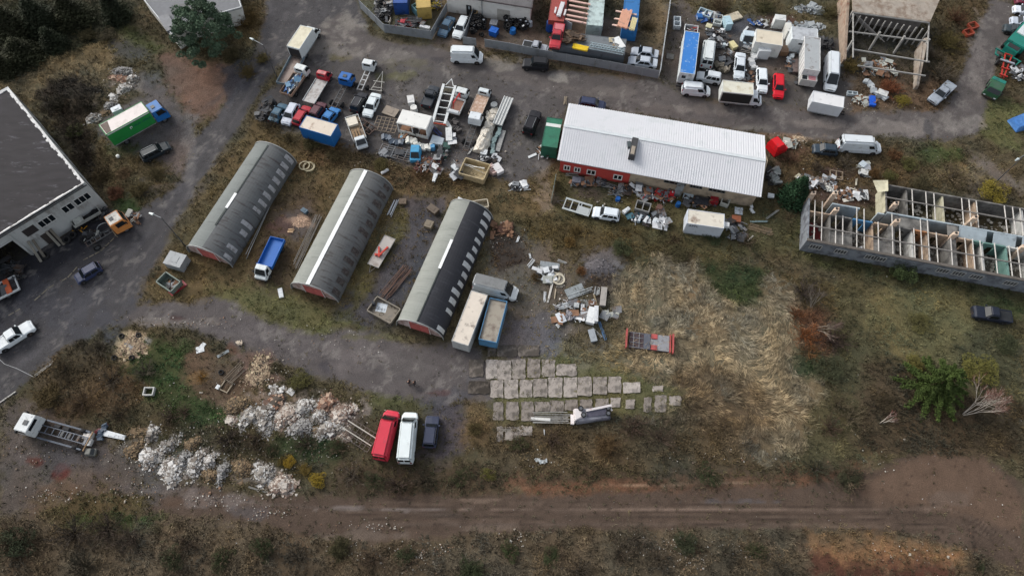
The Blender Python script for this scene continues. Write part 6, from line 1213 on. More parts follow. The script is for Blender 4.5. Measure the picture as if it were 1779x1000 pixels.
x1 = L/2-1.6; tray(R_, -L/2, x1, 2.1, .85, stained((140, 120, 96), (100, 84, 70), .4), paint((196, 200, 200), .2), .3, .06); cabin(R_, x1+.1, L/2, 1.85, 1.95, (210, 216, 218), 'nose'); chassis(R_, -L/2+.2, L/2-.3, z=.6, axles=(-L/2+1.1, L/2-.8), r=.33, W=1.9)
for k in range(5): o_ = MB().box(-L/2+.2+.06*k, -L/2+2.0, -.95, .6, .9+k*.09, .97+k*.09).box(-L/2+1.95, -L/2+2.02, -.9, .55, .9+k*.09, .96+k*.09).build('board', paint((214, 206, 190), .2)); o_.location = R_.location; o_.rotation_euler = R_.rotation_euler; tag(o_, 'cream board on the white loaded pickup truck, %s in the stack' % ['lowest', 'second from the bottom', 'middle one', 'second from the top', 'topmost'][k], 'board', 'cream boards stacked on the white truck')
for k in range(3): o_ = MB().box(-.4, x1-.1, -.7+k*.42, -.5+k*.42, .88, 1.1+.05*k).box(-.4, -.3, -.72+k*.42, -.48+k*.42, 1.0, 1.14).build('timber', mat((150, 122, 88), .8, key='tmb')); o_.location = R_.location; o_.rotation_euler = R_.rotation_euler; tag(o_, 'brown timber beam on the white loaded pickup truck, %s' % ['nearest the sheds', 'in the middle', 'farthest from the sheds'][k], 'timber', 'timber beams on the white truck')
R_, L = veh('crane_truck', 'small white truck with red loading crane and brown bed', 'truck', (787, 198, .9), (806, 156, 1.1))
x1 = L/2-1.6; tray(R_, -L/2, x1-.4, 2.1, .9, stained((130, 92, 76), (96, 70, 60), .4), paint((206, 210, 210), .1), .4, .07); cabin(R_, x1+.1, L/2, 1.9, 2.0, (206, 212, 212)); chassis(R_, -L/2+.2, L/2-.3, axles=(-L/2+1.1, L/2-.7), r=.35, W=1.9)
MB().cyl((x1-.2, 0, .9), (x1-.2, 0, 2.2), .12).beam((x1-.2, 0, 2.15), (-L/2+.8, .1, 2.5), .16, .2).beam((-L/2+.8, .1, 2.5), (-L/2+.6, .1, 1.5), .12).build('crane', mat((176, 36, 34), .5, key='crn'), R_)
o_ = MB().cyl((-L/2+.3, -.8, 1.1), (-L/2+.3, .8, 1.1), .3, n=14).ring((-L/2+.3, 0, 1.1), .31, .28, .06, 14, 'Y').build('barrel', paint((206, 210, 212))); o_.location = R_.location; o_.rotation_euler = R_.rotation_euler; tag(o_, 'white drum lying across the tail of the crane truck', 'drum')
R_, L = veh('flatbed_truck', 'white cab truck with rusty brown bed, upper of the two nose to tail', 'truck', (824, 200, 1.3), (845, 153, 1.1))
x1 = L/2-1.7; tray(R_, -L/2, x1, 2.1, 1.15, stained((168, 136, 114), (196, 176, 160), .4, 1.8), paint((190, 176, 160), .3), .06, .06); cabin(R_, x1+.05, L/2, 1.9, 1.95, (206, 214, 216), 'nose'); chassis(R_, -L/2+.2, L/2-.3, axles=(-L/2+1.3, L/2-.8), r=.38, W=2.0)
R_, L = veh('chassis_truck', 'white cab truck with short dark chassis, lower of the two nose to tail', 'truck', (808, 262, .8), (829, 199, 1.2))
cabin(R_, L/2-1.8, L/2, 2.0, 2.2, (208, 214, 218), rearwin=False); chassis(R_, -L/2, L/2-1, .4, .75, STEEL, 8, axles=(-L/2+2.0, L/2-1), r=.42, W=2.1)
R_, L = veh('box_truck', 'cream roofed curtain side truck with white cab, bottom of the junk yard', 'truck', (1253, 155, 2.4), (1328, 163, 2.4))
x1 = L/2-1.9; boxbody(R_, -L/2, x1, 2.4, .9, 3.1, stained((206, 204, 188), (170, 160, 132), .25, .7), paint((200, 204, 200), .1)); MB().box(-L/2+.15, x1-.1, -1.23, -1.21, 1.1, 2.95).build('side_curtain', mat((30, 34, 32), .7, key='curt'), R_)
cabin(R_, x1+.05, L/2, 2.0, 2.2, (210, 216, 220), 'nose', rearwin=False); chassis(R_, -L/2, L/2-.5, axles=(-L/2+1.4, L/2-.8), r=.38, W=2.1)
R_, L = veh('box_truck', 'long truck with scratched blue roof at the left of the junk yard', 'truck', (1203, 40, 2.0), (1191, 140, 2.0))
x0 = -L/2+3.2; boxbody(R_, x0, L/2-.5, 2.4, .8, 3.0, stained((44, 116, 190), (150, 176, 196), .12, 1.6), stained((196, 204, 206), (150, 154, 152), .2)); MB().box(L/2-.49, L/2-.42, -.7, -.1, 2.0, 2.5).build('cab_window', GLASS, R_)
tray(R_, -L/2, x0-.05, 2.2, .9, DARK, paint((206, 210, 212), .2), .7, .08); chassis(R_, -L/2, L/2, axles=(-L/2+1.6, L/2-1.4), r=.42, W=2.2); onveh(R_, 'engine_scrap', 'dark engine scrap piled in the open tail of the blue roofed truck', 'scrap', -L/2+.4, x0-.4, -.8, .8, .95, 1.6, 60, [DARK, STEEL, JM[0], JM[5]], 15)
MB().box(L/2-.3, L/2, -1.2, 1.2, .4, .7).build('bumper', DARK, R_)
R_, L = veh('cargo_box', 'big cream stained box body at the top of the junk yard', 'truck body', (1313, 62, 2.7), (1360, 69, 2.7)); boxbody(R_, -L/2, L/2, 3.0, .15, 2.7, stained((206, 196, 176), (132, 116, 92), .18, .6), paint((206, 208, 204), .15))
R_, L = veh('cargo_box', 'large white grey roofed cabin body left of the long pink marked trailer', 'truck body', (1376, 57, 2.9), (1421, 62, 2.9)); boxbody(R_, -L/2, L/2, 2.8, .1, 2.9, stained((176, 180, 184), (140, 142, 146), .35, .8), paint((208, 214, 216), .08)); MB().box(-L/2+1.3, -L/2+2.2, -1.43, -1.405, 1.9, 2.2).build('window', GLASS, R_)
R_, L = veh('box_trailer', 'long grey roofed trailer with pink marks on its side and lower end', 'trailer', (1411, 66, 3.0), (1410, 132, 3.0))
pkm = mat((196, 96, 110), .6, key='pkm'); boxbody(R_, -L/2, L/2-1.1, 2.5, .9, 3.1, stained((160, 164, 166), (112, 104, 98), .2, .9), paint((206, 206, 204), .15), ribs=7, ribm=GALV); MB().box(L/2-1.05, L/2, -1.25, 1.25, .7, 2.0).build('drivers_end', paint((178, 176, 172), .25), R_)
m = MB()
for k in range(6): m.box(L/2-.95+.15*k, L/2-.87+.15*k, -.1, 1.0, 2.003, 2.02)
m.build('pink_stripe', pkm, R_); MB().box(L/2-.9, L/2-.1, -1.1, -.35, 2.003, 2.03).build('roof_window', GLASS, R_); MB().hexa([(-1.2, 1.255, 1.2), (.4, 1.255, 1.4), (.2, 1.255, 2.6), (-.6, 1.255, 2.3), (-1.2, 1.27, 1.2), (.4, 1.27, 1.4), (.2, 1.27, 2.6), (-.6, 1.27, 2.3)]).build('emblem', pkm, R_); chassis(R_, -L/2, L/2, axles=(-1.5, L/2-1), r=.42, W=2.3)
R_, L = veh('box_trailer', 'clean white box trailer beside the side road, right of the junk yard', 'trailer', (1411, 169, 2.3), (1465, 180, 2.3)); boxbody(R_, -L/2, L/2, 2.3, .5, 2.5, paint((212, 212, 212), .04), paint((196, 200, 204), .04)); chassis(R_, -L/2, L/2+1.0, .3, .4, axles=(-.5, .4), r=.3, W=2.1)
R_, L = veh('cargo_box', 'white box body with rust stained roof and black letters, below the workshop', 'truck body', (1194, 376, 2.6), (1258, 385, 2.6))
boxbody(R_, -L/2, L/2, 2.4, .15, 2.6, stained((206, 200, 186), (118, 94, 78), .34, .55), paint((192, 198, 206), .05)); MB().box(L/2+.01, L/2+.85, -.5, .25, 1.7, 2.2).cyl((L/2+.5, -.2, 2.2), (L/2+.5, -.2, 2.26), .09).build('cooling_unit', paint((210, 212, 212), .02), R_, bevel=.04)
tc = bpy.data.curves.new('lettering', 'FONT'); tc.body = 'APPL'; tc.size = .62; tc.extrude = .008; to = bpy.data.objects.new('tmp', tc); COL.objects.link(to); bpy.context.view_layer.update()
me = bpy.data.meshes.new_from_object(to); bpy.data.objects.remove(to); me.materials.clear(); me.materials.append(mat((34, 38, 46), .6, key='ink')); to = bpy.data.objects.new('lettering', me); COL.objects.link(to); to.parent = R_; to.location = (-L/2+.35, -1.215, 1.95); to.rotation_euler = (pi/2, 0, 0)
R_, L = veh('box_trailer', 'stained white roofed box trailer beside the blackened arched shed', 'trailer', (799, 596, 2.6), (833, 508, 2.6)); boxbody(R_, -L/2, L/2, 2.3, .4, 2.6, stained((206, 196, 182), (104, 92, 84), .22, .7), paint((176, 178, 176), .2)); chassis(R_, -L/2, L/2, z=.3, axles=(-1,), r=.28, W=2.1)
R_, L = veh('box_trailer', 'blue sided open roofed trailer right of the stained white one', 'trailer', (847, 592, 2.2), (866, 520, 2.2)); boxbody(R_, -L/2, L/2, 2.4, .3, 2.0, stained((150, 142, 128), (106, 92, 82), .4, .8), paint((84, 134, 172), .3), rim=.3); chassis(R_, -L/2, L/2, z=.3, axles=(-.8,), r=.28, W=2.2)
# trailers and frames
R_, L = veh('flat_trailer', 'small flat trailer carrying red machine arms between two arched sheds', 'trailer', (678, 412, .6), (648, 462, .6)); tray(R_, -L/2, L/2, 1.75, .62, stained((172, 166, 160), (140, 130, 122), .3), paint((150, 150, 148), .3), .05, .05); chassis(R_, -L/2+.2, L/2, .5, .48, GALV, 3, axles=(-.2,), r=.28, W=1.7); MB().beam((L/2, -.4, .5), (L/2+1.1, 0, .5), .07).beam((L/2, .4, .5), (L/2+1.1, 0, .5), .07).build('drawbar', STEEL, R_)
rdm = mat((196, 52, 32), .5, key='rdarm')
for i, (a, b, lab) in enumerate((((-.9, .55, .8), (.6, .2, .95), 'long red machine arm on the small flat trailer'), ((-.4, -.6, .8), (.9, .1, .9), 'crossing red machine arm on the small flat trailer'), ((.4, .3, .8), (.9, -.4, .85), 'short red machine arm on the small flat trailer'))):
    o_ = MB().beam(a, b, .22, .2).cyl((b[0], b[1], b[2]-.12), (b[0], b[1], b[2]+.14), .17).build('machine_arm', rdm); o_.location = R_.location; o_.rotation_euler = R_.rotation_euler; tag(o_, lab, 'machine part', 'red machine arms on the trailer')
R_, L = veh('flat_trailer', 'galvanised flat trailer with open floor below the red wall', 'trailer', (1026, 366, .7), (980, 352, .7)); gl = paint((168, 174, 174), .15)
for s in (-1, 1): MB().box(-L/2, L/2, s*.9-.14, s*.9+.14, .62, .72).build('side_rail', gl, R_)
for x in (-L/2+.05, -L/2+1.5, -.1, .9, L/2-.1): MB().box(x-.07, x+.07, -.755, .755, .6, .7).build('crossmember', gl, R_)
MB().box(-L/2+.15, -.2, -.3, .75, .705, .72).build('deck', gl, R_); chassis(R_, -L/2+.3, L/2-.3, .4, .45, DARK, 2, axles=(-.4,), r=.3, W=1.7); MB().beam((L/2, -.5, .6), (L/2+1.1, 0, .55), .09).beam((L/2, .5, .6), (L/2+1.1, 0, .55), .09).build('drawbar', STEEL, R_)
R_, L = veh('boat_trailer', 'long white open trailer frame with red tail board in the truck yard', 'trailer', (762, 214, .9), (781, 148, .9)); wf = paint((204, 208, 208), .12)
for s in (-1, 1): MB().box(-L/2, L/2, s*.95-.2, s*.95+.2, .75, 1.0).build('side_rail', wf, R_)
for k in range(6): x = -L/2+.4+k*(L-.8)/5; MB().box(x-.06, x+.06, -.745, .745, .7, .85).build('crossmember', wf, R_)
MB().box(-L/2-.12, -L/2-.01, -1.15, 1.15, .7, .9).build('tail_board', mat((190, 70, 40), .5, key='tb'), R_); MB().beam((L/2, -.6, .8), (L/2+1.5, 0, .7), .1).beam((L/2, .6, .8), (L/2+1.5, 0, .7), .1).build('drawbar', wf, R_); chassis(R_, -L/2+1, L/2-1, .5, .5, DARK, 2, axles=(-1.6, -.7), r=.33, W=2.0)
R_, L = veh('lattice_trailer', 'long narrow silver trailer bed at the right of the truck yard', 'trailer', (864, 216, .9), (884, 169, .9)); sv = paint((176, 178, 176), .25); MB().box(-L/2, L/2, -.8, .8, .7, .9).build('deck', sv, R_)
for y in (-.7, -.2, .25, .7): MB().box(-L/2, L/2, y-.06, y+.06, .903, 1.02).build('deck_rib', paint((206, 208, 206), .1), R_)
chassis(R_, -L/2+.3, L/2-.3, .4, .5, DARK, 2, axles=(-1.5,), r=.33, W=1.6)
R_, L = veh('a_frame_trailer', 'bare triangular trailer frame beside the pale ladder chassis truck', 'trailer', (653, 158, .4), (665, 125, .4)); gr_ = paint((170, 168, 160), .3)
MB().beam((-L/2, -.85, .45), (L/2, 0, .5), .09).beam((-L/2, .85, .45), (L/2, 0, .5), .09).build('side_rail', gr_, R_)
for x, w_ in ((-L/2, 1.05), (-L/2+.6, .72), (-.2, .95)): MB().box(x-.05, x+.05, -w_, w_, .52, .6).build('crossmember', gr_, R_)
for s in (-1, 1): wheel(R_, -L/2+.3, s*.95, .28, .18)
R_, L = veh('lift_platform', 'red and grey steel platform with red end bars in the straw coloured grass', 'platform', (1087, 588, .5), (1170, 598, .5)); rdp = stained((172, 76, 74), (126, 66, 60), .4, 2); gyp = stained((136, 138, 142), (110, 108, 110), .3, 2)
MB().box(-L/2, -L/2+.18, -1.35, 1.35, .3, .95).build('end_bar', rdp, R_); MB().box(L/2-.18, L/2, -1.35, 1.35, .3, .95).build('end_bar', rdp, R_); MB().box(L/2-.5, L/2-.36, -1.25, 1.25, .3, .7).build('end_bar', rdp, R_)
MB().box(-L/2+.45, L/2-.5, -1.15, 1.15, .28, .42).build('frame', mat((70, 56, 60), .8, key='lpf'), R_); MB().box(-.75, .1, -1.1, 1.1, .423, .5).build('deck_plate', mat((84, 88, 98), .7, 0, .2, key='lpd'), R_); MB().box(.9, L/2-.55, -1.1, 1.1, .423, .52).build('deck_plate', gyp, R_)
for s in (-1, 1): MB().box(.2, 1.0, *sorted((s*.45, s*1.12)), .53, .6).build('red_plate', rdp, R_)
MB().box(.15, .95, -.42, .42, .423, .47).build('centre_plate', gyp, R_)
for k in range(4): MB().box(-L/2+.5, -.8, -1.05+k*.68, -1.0+k*.68, .423, .5).build('frame_bar', gyp, R_)
for k in range(2): MB().box(-L/2+1.0+k*.75, -L/2+1.06+k*.75, -1.1, 1.1, .503, .56).build('frame_bar', gyp, R_)
# rusty frame beside the red van, road frames
def grid_frame(name, lab, cat, r, f, W, nl, nc, z, m_, t=.07, tilt=0):
    R_, L = veh(name, lab, cat, r, f)
    for k in range(nl): y = -W/2+W*k/(nl-1); MB().box(-L/2, L/2, y-t/2, y+t/2, z-t, z).build('long_bar', m_, R_)
    for k in range(nc): x = -L/2+L*k/(nc-1); MB().box(x-t/2, x+t/2, -W/2, W/2, z+.003, z+t).build('cross_bar', m_, R_)
    return R_, L
R_, L = grid_frame('trailer_frame', 'rusty trailer frame with two pale rails left of the red van', 'frame', (604, 742, .5), (648, 770, .5), 2.4, 5, 7, .5, mat((92, 84, 78), .8, 0, .3, key='rf'))
for y in (-.4, .65): MB().box(-L/2-.5, L/2, y, y+.12, .58, .66).build('pale_rail', paint((176, 172, 162), .2), R_)
grid_frame('steel_grid', 'rusty square steel grid lying left of the open white booth', 'frame', (652, 213, .4), (690, 219, .4), 2.7, 5, 6, .4, mat((136, 122, 106), .8, 0, .3, key='rg2'), .09)
R_, L = grid_frame('steel_grid', 'brown cage frame left of the rusty square grid', 'frame', (624, 212, .8), (648, 228, .8), 1.6, 3, 4, .8, mat((84, 64, 54), .8, 0, .3, key='rg3'), .1)
R_, L = grid_frame('pallet_rack', 'long grey steel rack lying below the open white booth', 'frame', (661, 258, .5), (716, 272, .5), 2.0, 6, 6, .5, mat((118, 122, 126), .6, .1, .3, dirt=(96, 76, 60), amt=.3, key='rg4'), .08)
# ---------------------------------------------------------------- people
def person(px, py, rz, jacket, hair, trousers, lab, seed):
    g = P(px, py); root = thing('person', lab, 'person', (g.x, g.y, hgt(g.x, g.y)), rz, 'two people talking on the gravel')
    J = [((0, 0, .95), .15), ((0, 0, 1.15), .145), ((0, 0, 1.38), .17), ((0, 0, 1.50), .065), ((.02, 0, 1.58), .075), ((.02, 0, 1.68), .095), ((.01, 0, 1.75), .06),
         ((0, .19, 1.40), .065), ((.02, .25, 1.14), .05), ((.16, .20, .98), .038), ((.23, .17, .93), .035), ((0, -.19, 1.40), .065), ((.0, -.26, 1.14), .05), ((.08, -.24, .90), .038), ((.11, -.24, .81), .035),
         ((0, .09, .9), .1), ((.03, .11, .5), .065), ((0, .11, .08), .045), ((.12, .12, .04), .04), ((0, -.09, .9), .1), ((-.02, -.11, .5), .065), ((-.05, -.11, .08), .045), ((.08, -.12, .04), .04)]
    E_ = [(0, 1), (1, 2), (2, 3), (3, 4), (4, 5), (5, 6), (2, 7), (7, 8), (8, 9), (9, 10), (2, 11), (11, 12), (12, 13), (13, 14), (0, 15), (15, 16), (16, 17), (17, 18), (0, 19), (19, 20), (20, 21), (21, 22)]
    def skin(name, idx, m, k=1.0, parent=root):
        mp = {v: i for i, v in enumerate(idx)}; me = bpy.data.meshes.new(name); me.from_pydata([J[i][0] for i in idx], [(mp[a], mp[b]) for a, b in E_ if a in mp and b in mp], []); o_ = bpy.data.objects.new(name, me); COL.objects.link(o_); o_.parent = parent
        md = o_.modifiers.new('skin', 'SKIN'); md.use_smooth_shade = True; bpy.context.view_layer.update()
        for i, v in enumerate(idx): me.skin_vertices[0].data[i].radius = (J[v][1]*k, J[v][1]*k)
        me.skin_vertices[0].data[0].use_root = True; o_.modifiers.new('sub', 'SUBSURF').levels = 1; o_.modifiers['sub'].render_levels = 1; me.materials.append(m); return o_
    sk = mat((190, 148, 122), .6, 0, .05, key='skin'); b_ = skin('body', list(range(23)), sk, .96)
    skin('jacket', [0, 1, 2, 7, 8, 9, 11, 12, 13], mat(jacket, .85, 0, .1, key='jk%s' % seed), 1.14); skin('trousers', [0, 15, 16, 17, 19, 20, 21], mat(trousers, .85, 0, .1, key='tr%s' % seed), 1.16)
    MB().box(-.06, .16, .07, .17, 0, .1).build('shoe', DARK, root, bevel=.03); MB().box(-.1, .12, -.17, -.07, 0, .1).build('shoe', DARK, root, bevel=.03)
    m = MB(); rings = []
    for k in range(6):
        t = k/5*pi/2; rings.append([(.0+.112*cos(t)*cos(a)-.01, .105*cos(t)*sin(a), 1.70+.11*sin(t)) for a in [2*pi*i/12 for i in range(12)]])
    m.loft(rings).build('hair', mat(hair, .8, 0, .1, key='hr%s' % seed), root, smooth=True)
    m = MB()
    for s, o_ in ((1, (.23, .17, .93)), (-1, (.11, -.24, .81))):
        m = MB(); x, y, z = o_
        m.box(x-.02, x+.03, y-.035, y+.035, z-.06, z+.02)
        for k in range(4): m.beam((x+.01, y-.028+k*.019, z-.05), (x+.04, y-.03+k*.02, z-.12-.012*(k in (1, 2))), .015, .015)
        m.beam((x+.01, y+.035*s*-1, z-.02), (x+.05, y+.05*s*-1, z-.07), .017, .017); m.build('hand', sk, root)
    m = MB(); 
    for y in (-.035, .035): m.box(.105, .117, y-.012, y+.012, 1.665, 1.68)
    m.build('eye', DARK, b_); MB().hexa([(.10, -.012, 1.63), (.13, -.015, 1.625), (.13, .015, 1.625), (.10, .012, 1.63), (.10, -.006, 1.67), (.11, -.006, 1.665), (.11, .006, 1.665), (.10, .006, 1.67)]).build('nose', sk, b_)
person(712, 667, -.2, (40, 42, 50), (206, 204, 200), (40, 42, 52), 'person in dark jacket with pale cap standing on the gravel, left of the pair', 1)
person(721, 668, 2.9, (26, 28, 34), (34, 30, 28), (30, 32, 40), 'person all in black standing on the gravel, right of the pair', 2)
# ---------------------------------------------------------------- loose objects
def put(o_, px, py, rz=0, z=0): g = P(px, py, z); o_.location = (g.x, g.y, hgt(g.x, g.y)+z); o_.rotation_euler = (0, 0, rz); return o_
def ax2(a, b): p, q_ = P(*a), P(*b); d = q_-p; return (p+q_)/2, atan2(d.y, d.x), d.length
def piece(kind, name, lab, cat, a, b, w_, h=.12, col=(200, 202, 204), z=0, group=None, dirty=.2, seed=0):
    """oddments lying along the line a-b: panel, sheet, bars, door, tub, frame, crate, tank, bent, steps"""
    c, rz, L = ax2(a, b); r = random.Random(int(a[0]*7+a[1]*13)); w2 = w_/2; m = MB(); l2 = L/2; mt = paint(col, dirty); mats = mt; parts = []
    if kind == 'panel':
        m.box(-l2, l2, -w2, w2, .03, .03+h*.5); n = max(2, int(L/.45))
        for k in range(n): x = -l2+L*(k+.5)/n; m.box(x-.03, x+.03, -w2+.03, w2-.03, .031+h*.5, .05+h*.5)
    elif kind == 'bars':
        n = max(3, int(w_/.16))
        for k in range(n): y = -w2+w_*(k+.5)/n; e = r.uniform(0, .12)*L; m.beam((-l2+e, y+r.uniform(-.05, .05), .06+h*r.random()), (l2-r.uniform(0, .12)*L, y+r.uniform(-.05, .05), .06+h*r.random()), .08, .06)
    elif kind == 'door':
        m.hexa([(-l2, -w2, .1), (l2, -w2*.9, .05), (l2, w2*.6, .1), (-l2, w2, .05), (-l2, -w2, .1+h), (l2, -w2*.9, .06+h), (l2, w2*.6, .14+h), (-l2, w2, .08+h)]); m.box(-l2*.5, l2*.1, -w2*.6, w2*.3, .13+h, .15+h)
    elif kind == 'frame':
        t = min(.14, w_*.16)
        for s in (-1, 1): m.box(-l2, l2, s*(w2-t/2)-t/2, s*(w2-t/2)+t/2, .05, .05+h)
        n = max(2, int(L/.8)+1)
        for k in range(n): x = -l2+t/2+(L-t)*k/(n-1); m.box(x-t/2, x+t/2, -w2+t, w2-t, .053, .045+h)
    elif kind == 'crate':
        t = .07; m.box(-l2, l2, -w2, w2, .02, .1)
        for s in (-1, 1): m.box(-l2, l2, s*w2-t, s*w2+t, .103, h); m.box(s*l2-t, s*l2+t, -w2+t+.004, w2-t-.004, .103, h)
    elif kind == 'tank':
        m.cyl((-l2, 0, w2), (l2, 0, w2), w2, n=16); m.ring((-l2*.5, 0, w2), w2+.02, w2-.03, .06, 16, 'X'); m.ring((l2*.5, 0, w2), w2+.02, w2-.03, .06, 16, 'X')
    elif kind == 'cab':
        m.hexa([(-l2, -w2, .1), (l2, -w2, .1), (l2, w2, .1), (-l2, w2, .1), (-l2, -w2, h*.6), (l2, -w2, h*.5), (l2, w2, h*.5), (-l2, w2, h*.6)]); m.hexa([(-l2, -w2*.95, h*.6), (l2*.7, -w2*.95, h*.52), (l2*.7, w2*.95, h*.52), (-l2, w2*.95, h*.6), (-l2*.9, -w2*.8, h), (l2*.2, -w2*.8, h), (l2*.2, w2*.8, h), (-l2*.9, w2*.8, h)])
    elif kind == 'bent':
        n = 9; pts = [Vector((-l2+L*k/n, w2*sin(k*.9+seed)*.6, .12+h*.5*abs(sin(k*1.3)))) for k in range(n+1)]
        for k in range(n): ww = w_*(.5+.5*abs(sin(k*1.7+1))); m.beam(pts[k], pts[k+1]+(pts[k+1]-pts[k])*.08, ww, h*(.5+.5*r.random()))
    elif kind == 'round':
        m.cyl((0, 0, .05), (0, 0, h), w2, w2*.86, 16); m.ring((0, 0, h), w2*.88, w2*.5, .06, 16)
    elif kind == 'box':
        m.box(-l2, l2, -w2, w2, .05, h); m.box(-l2-.03, l2+.03, -w2-.03, w2+.03, h+.003, h+.06); m.box(-l2*.4, l2*.4, -w2*.5, w2*.5, h+.063, h+.1)
    o_ = m.build(name, mats, bevel=.05 if kind in ('cab', 'tank') else 0)
    if kind == 'cab': MB().panel((l2*.72, -w2*.8, h*.55), (l2*.72, w2*.8, h*.55), (l2*.24, w2*.7, h*.97), (l2*.24, -w2*.7, h*.97)).build('windscreen', GLASS, o_)
    o_.location = (c.x, c.y, hgt(c.x, c.y)+z); o_.rotation_euler = (0, 0, rz); return tag(o_, lab, cat, group)
Wt = (206, 210, 212); Gy = (146, 150, 152); Dk = (54, 56, 60); Rs = (124, 92, 72); Bl = (36, 92, 160); Tn = (170, 152, 124); Gl = (120, 126, 130)
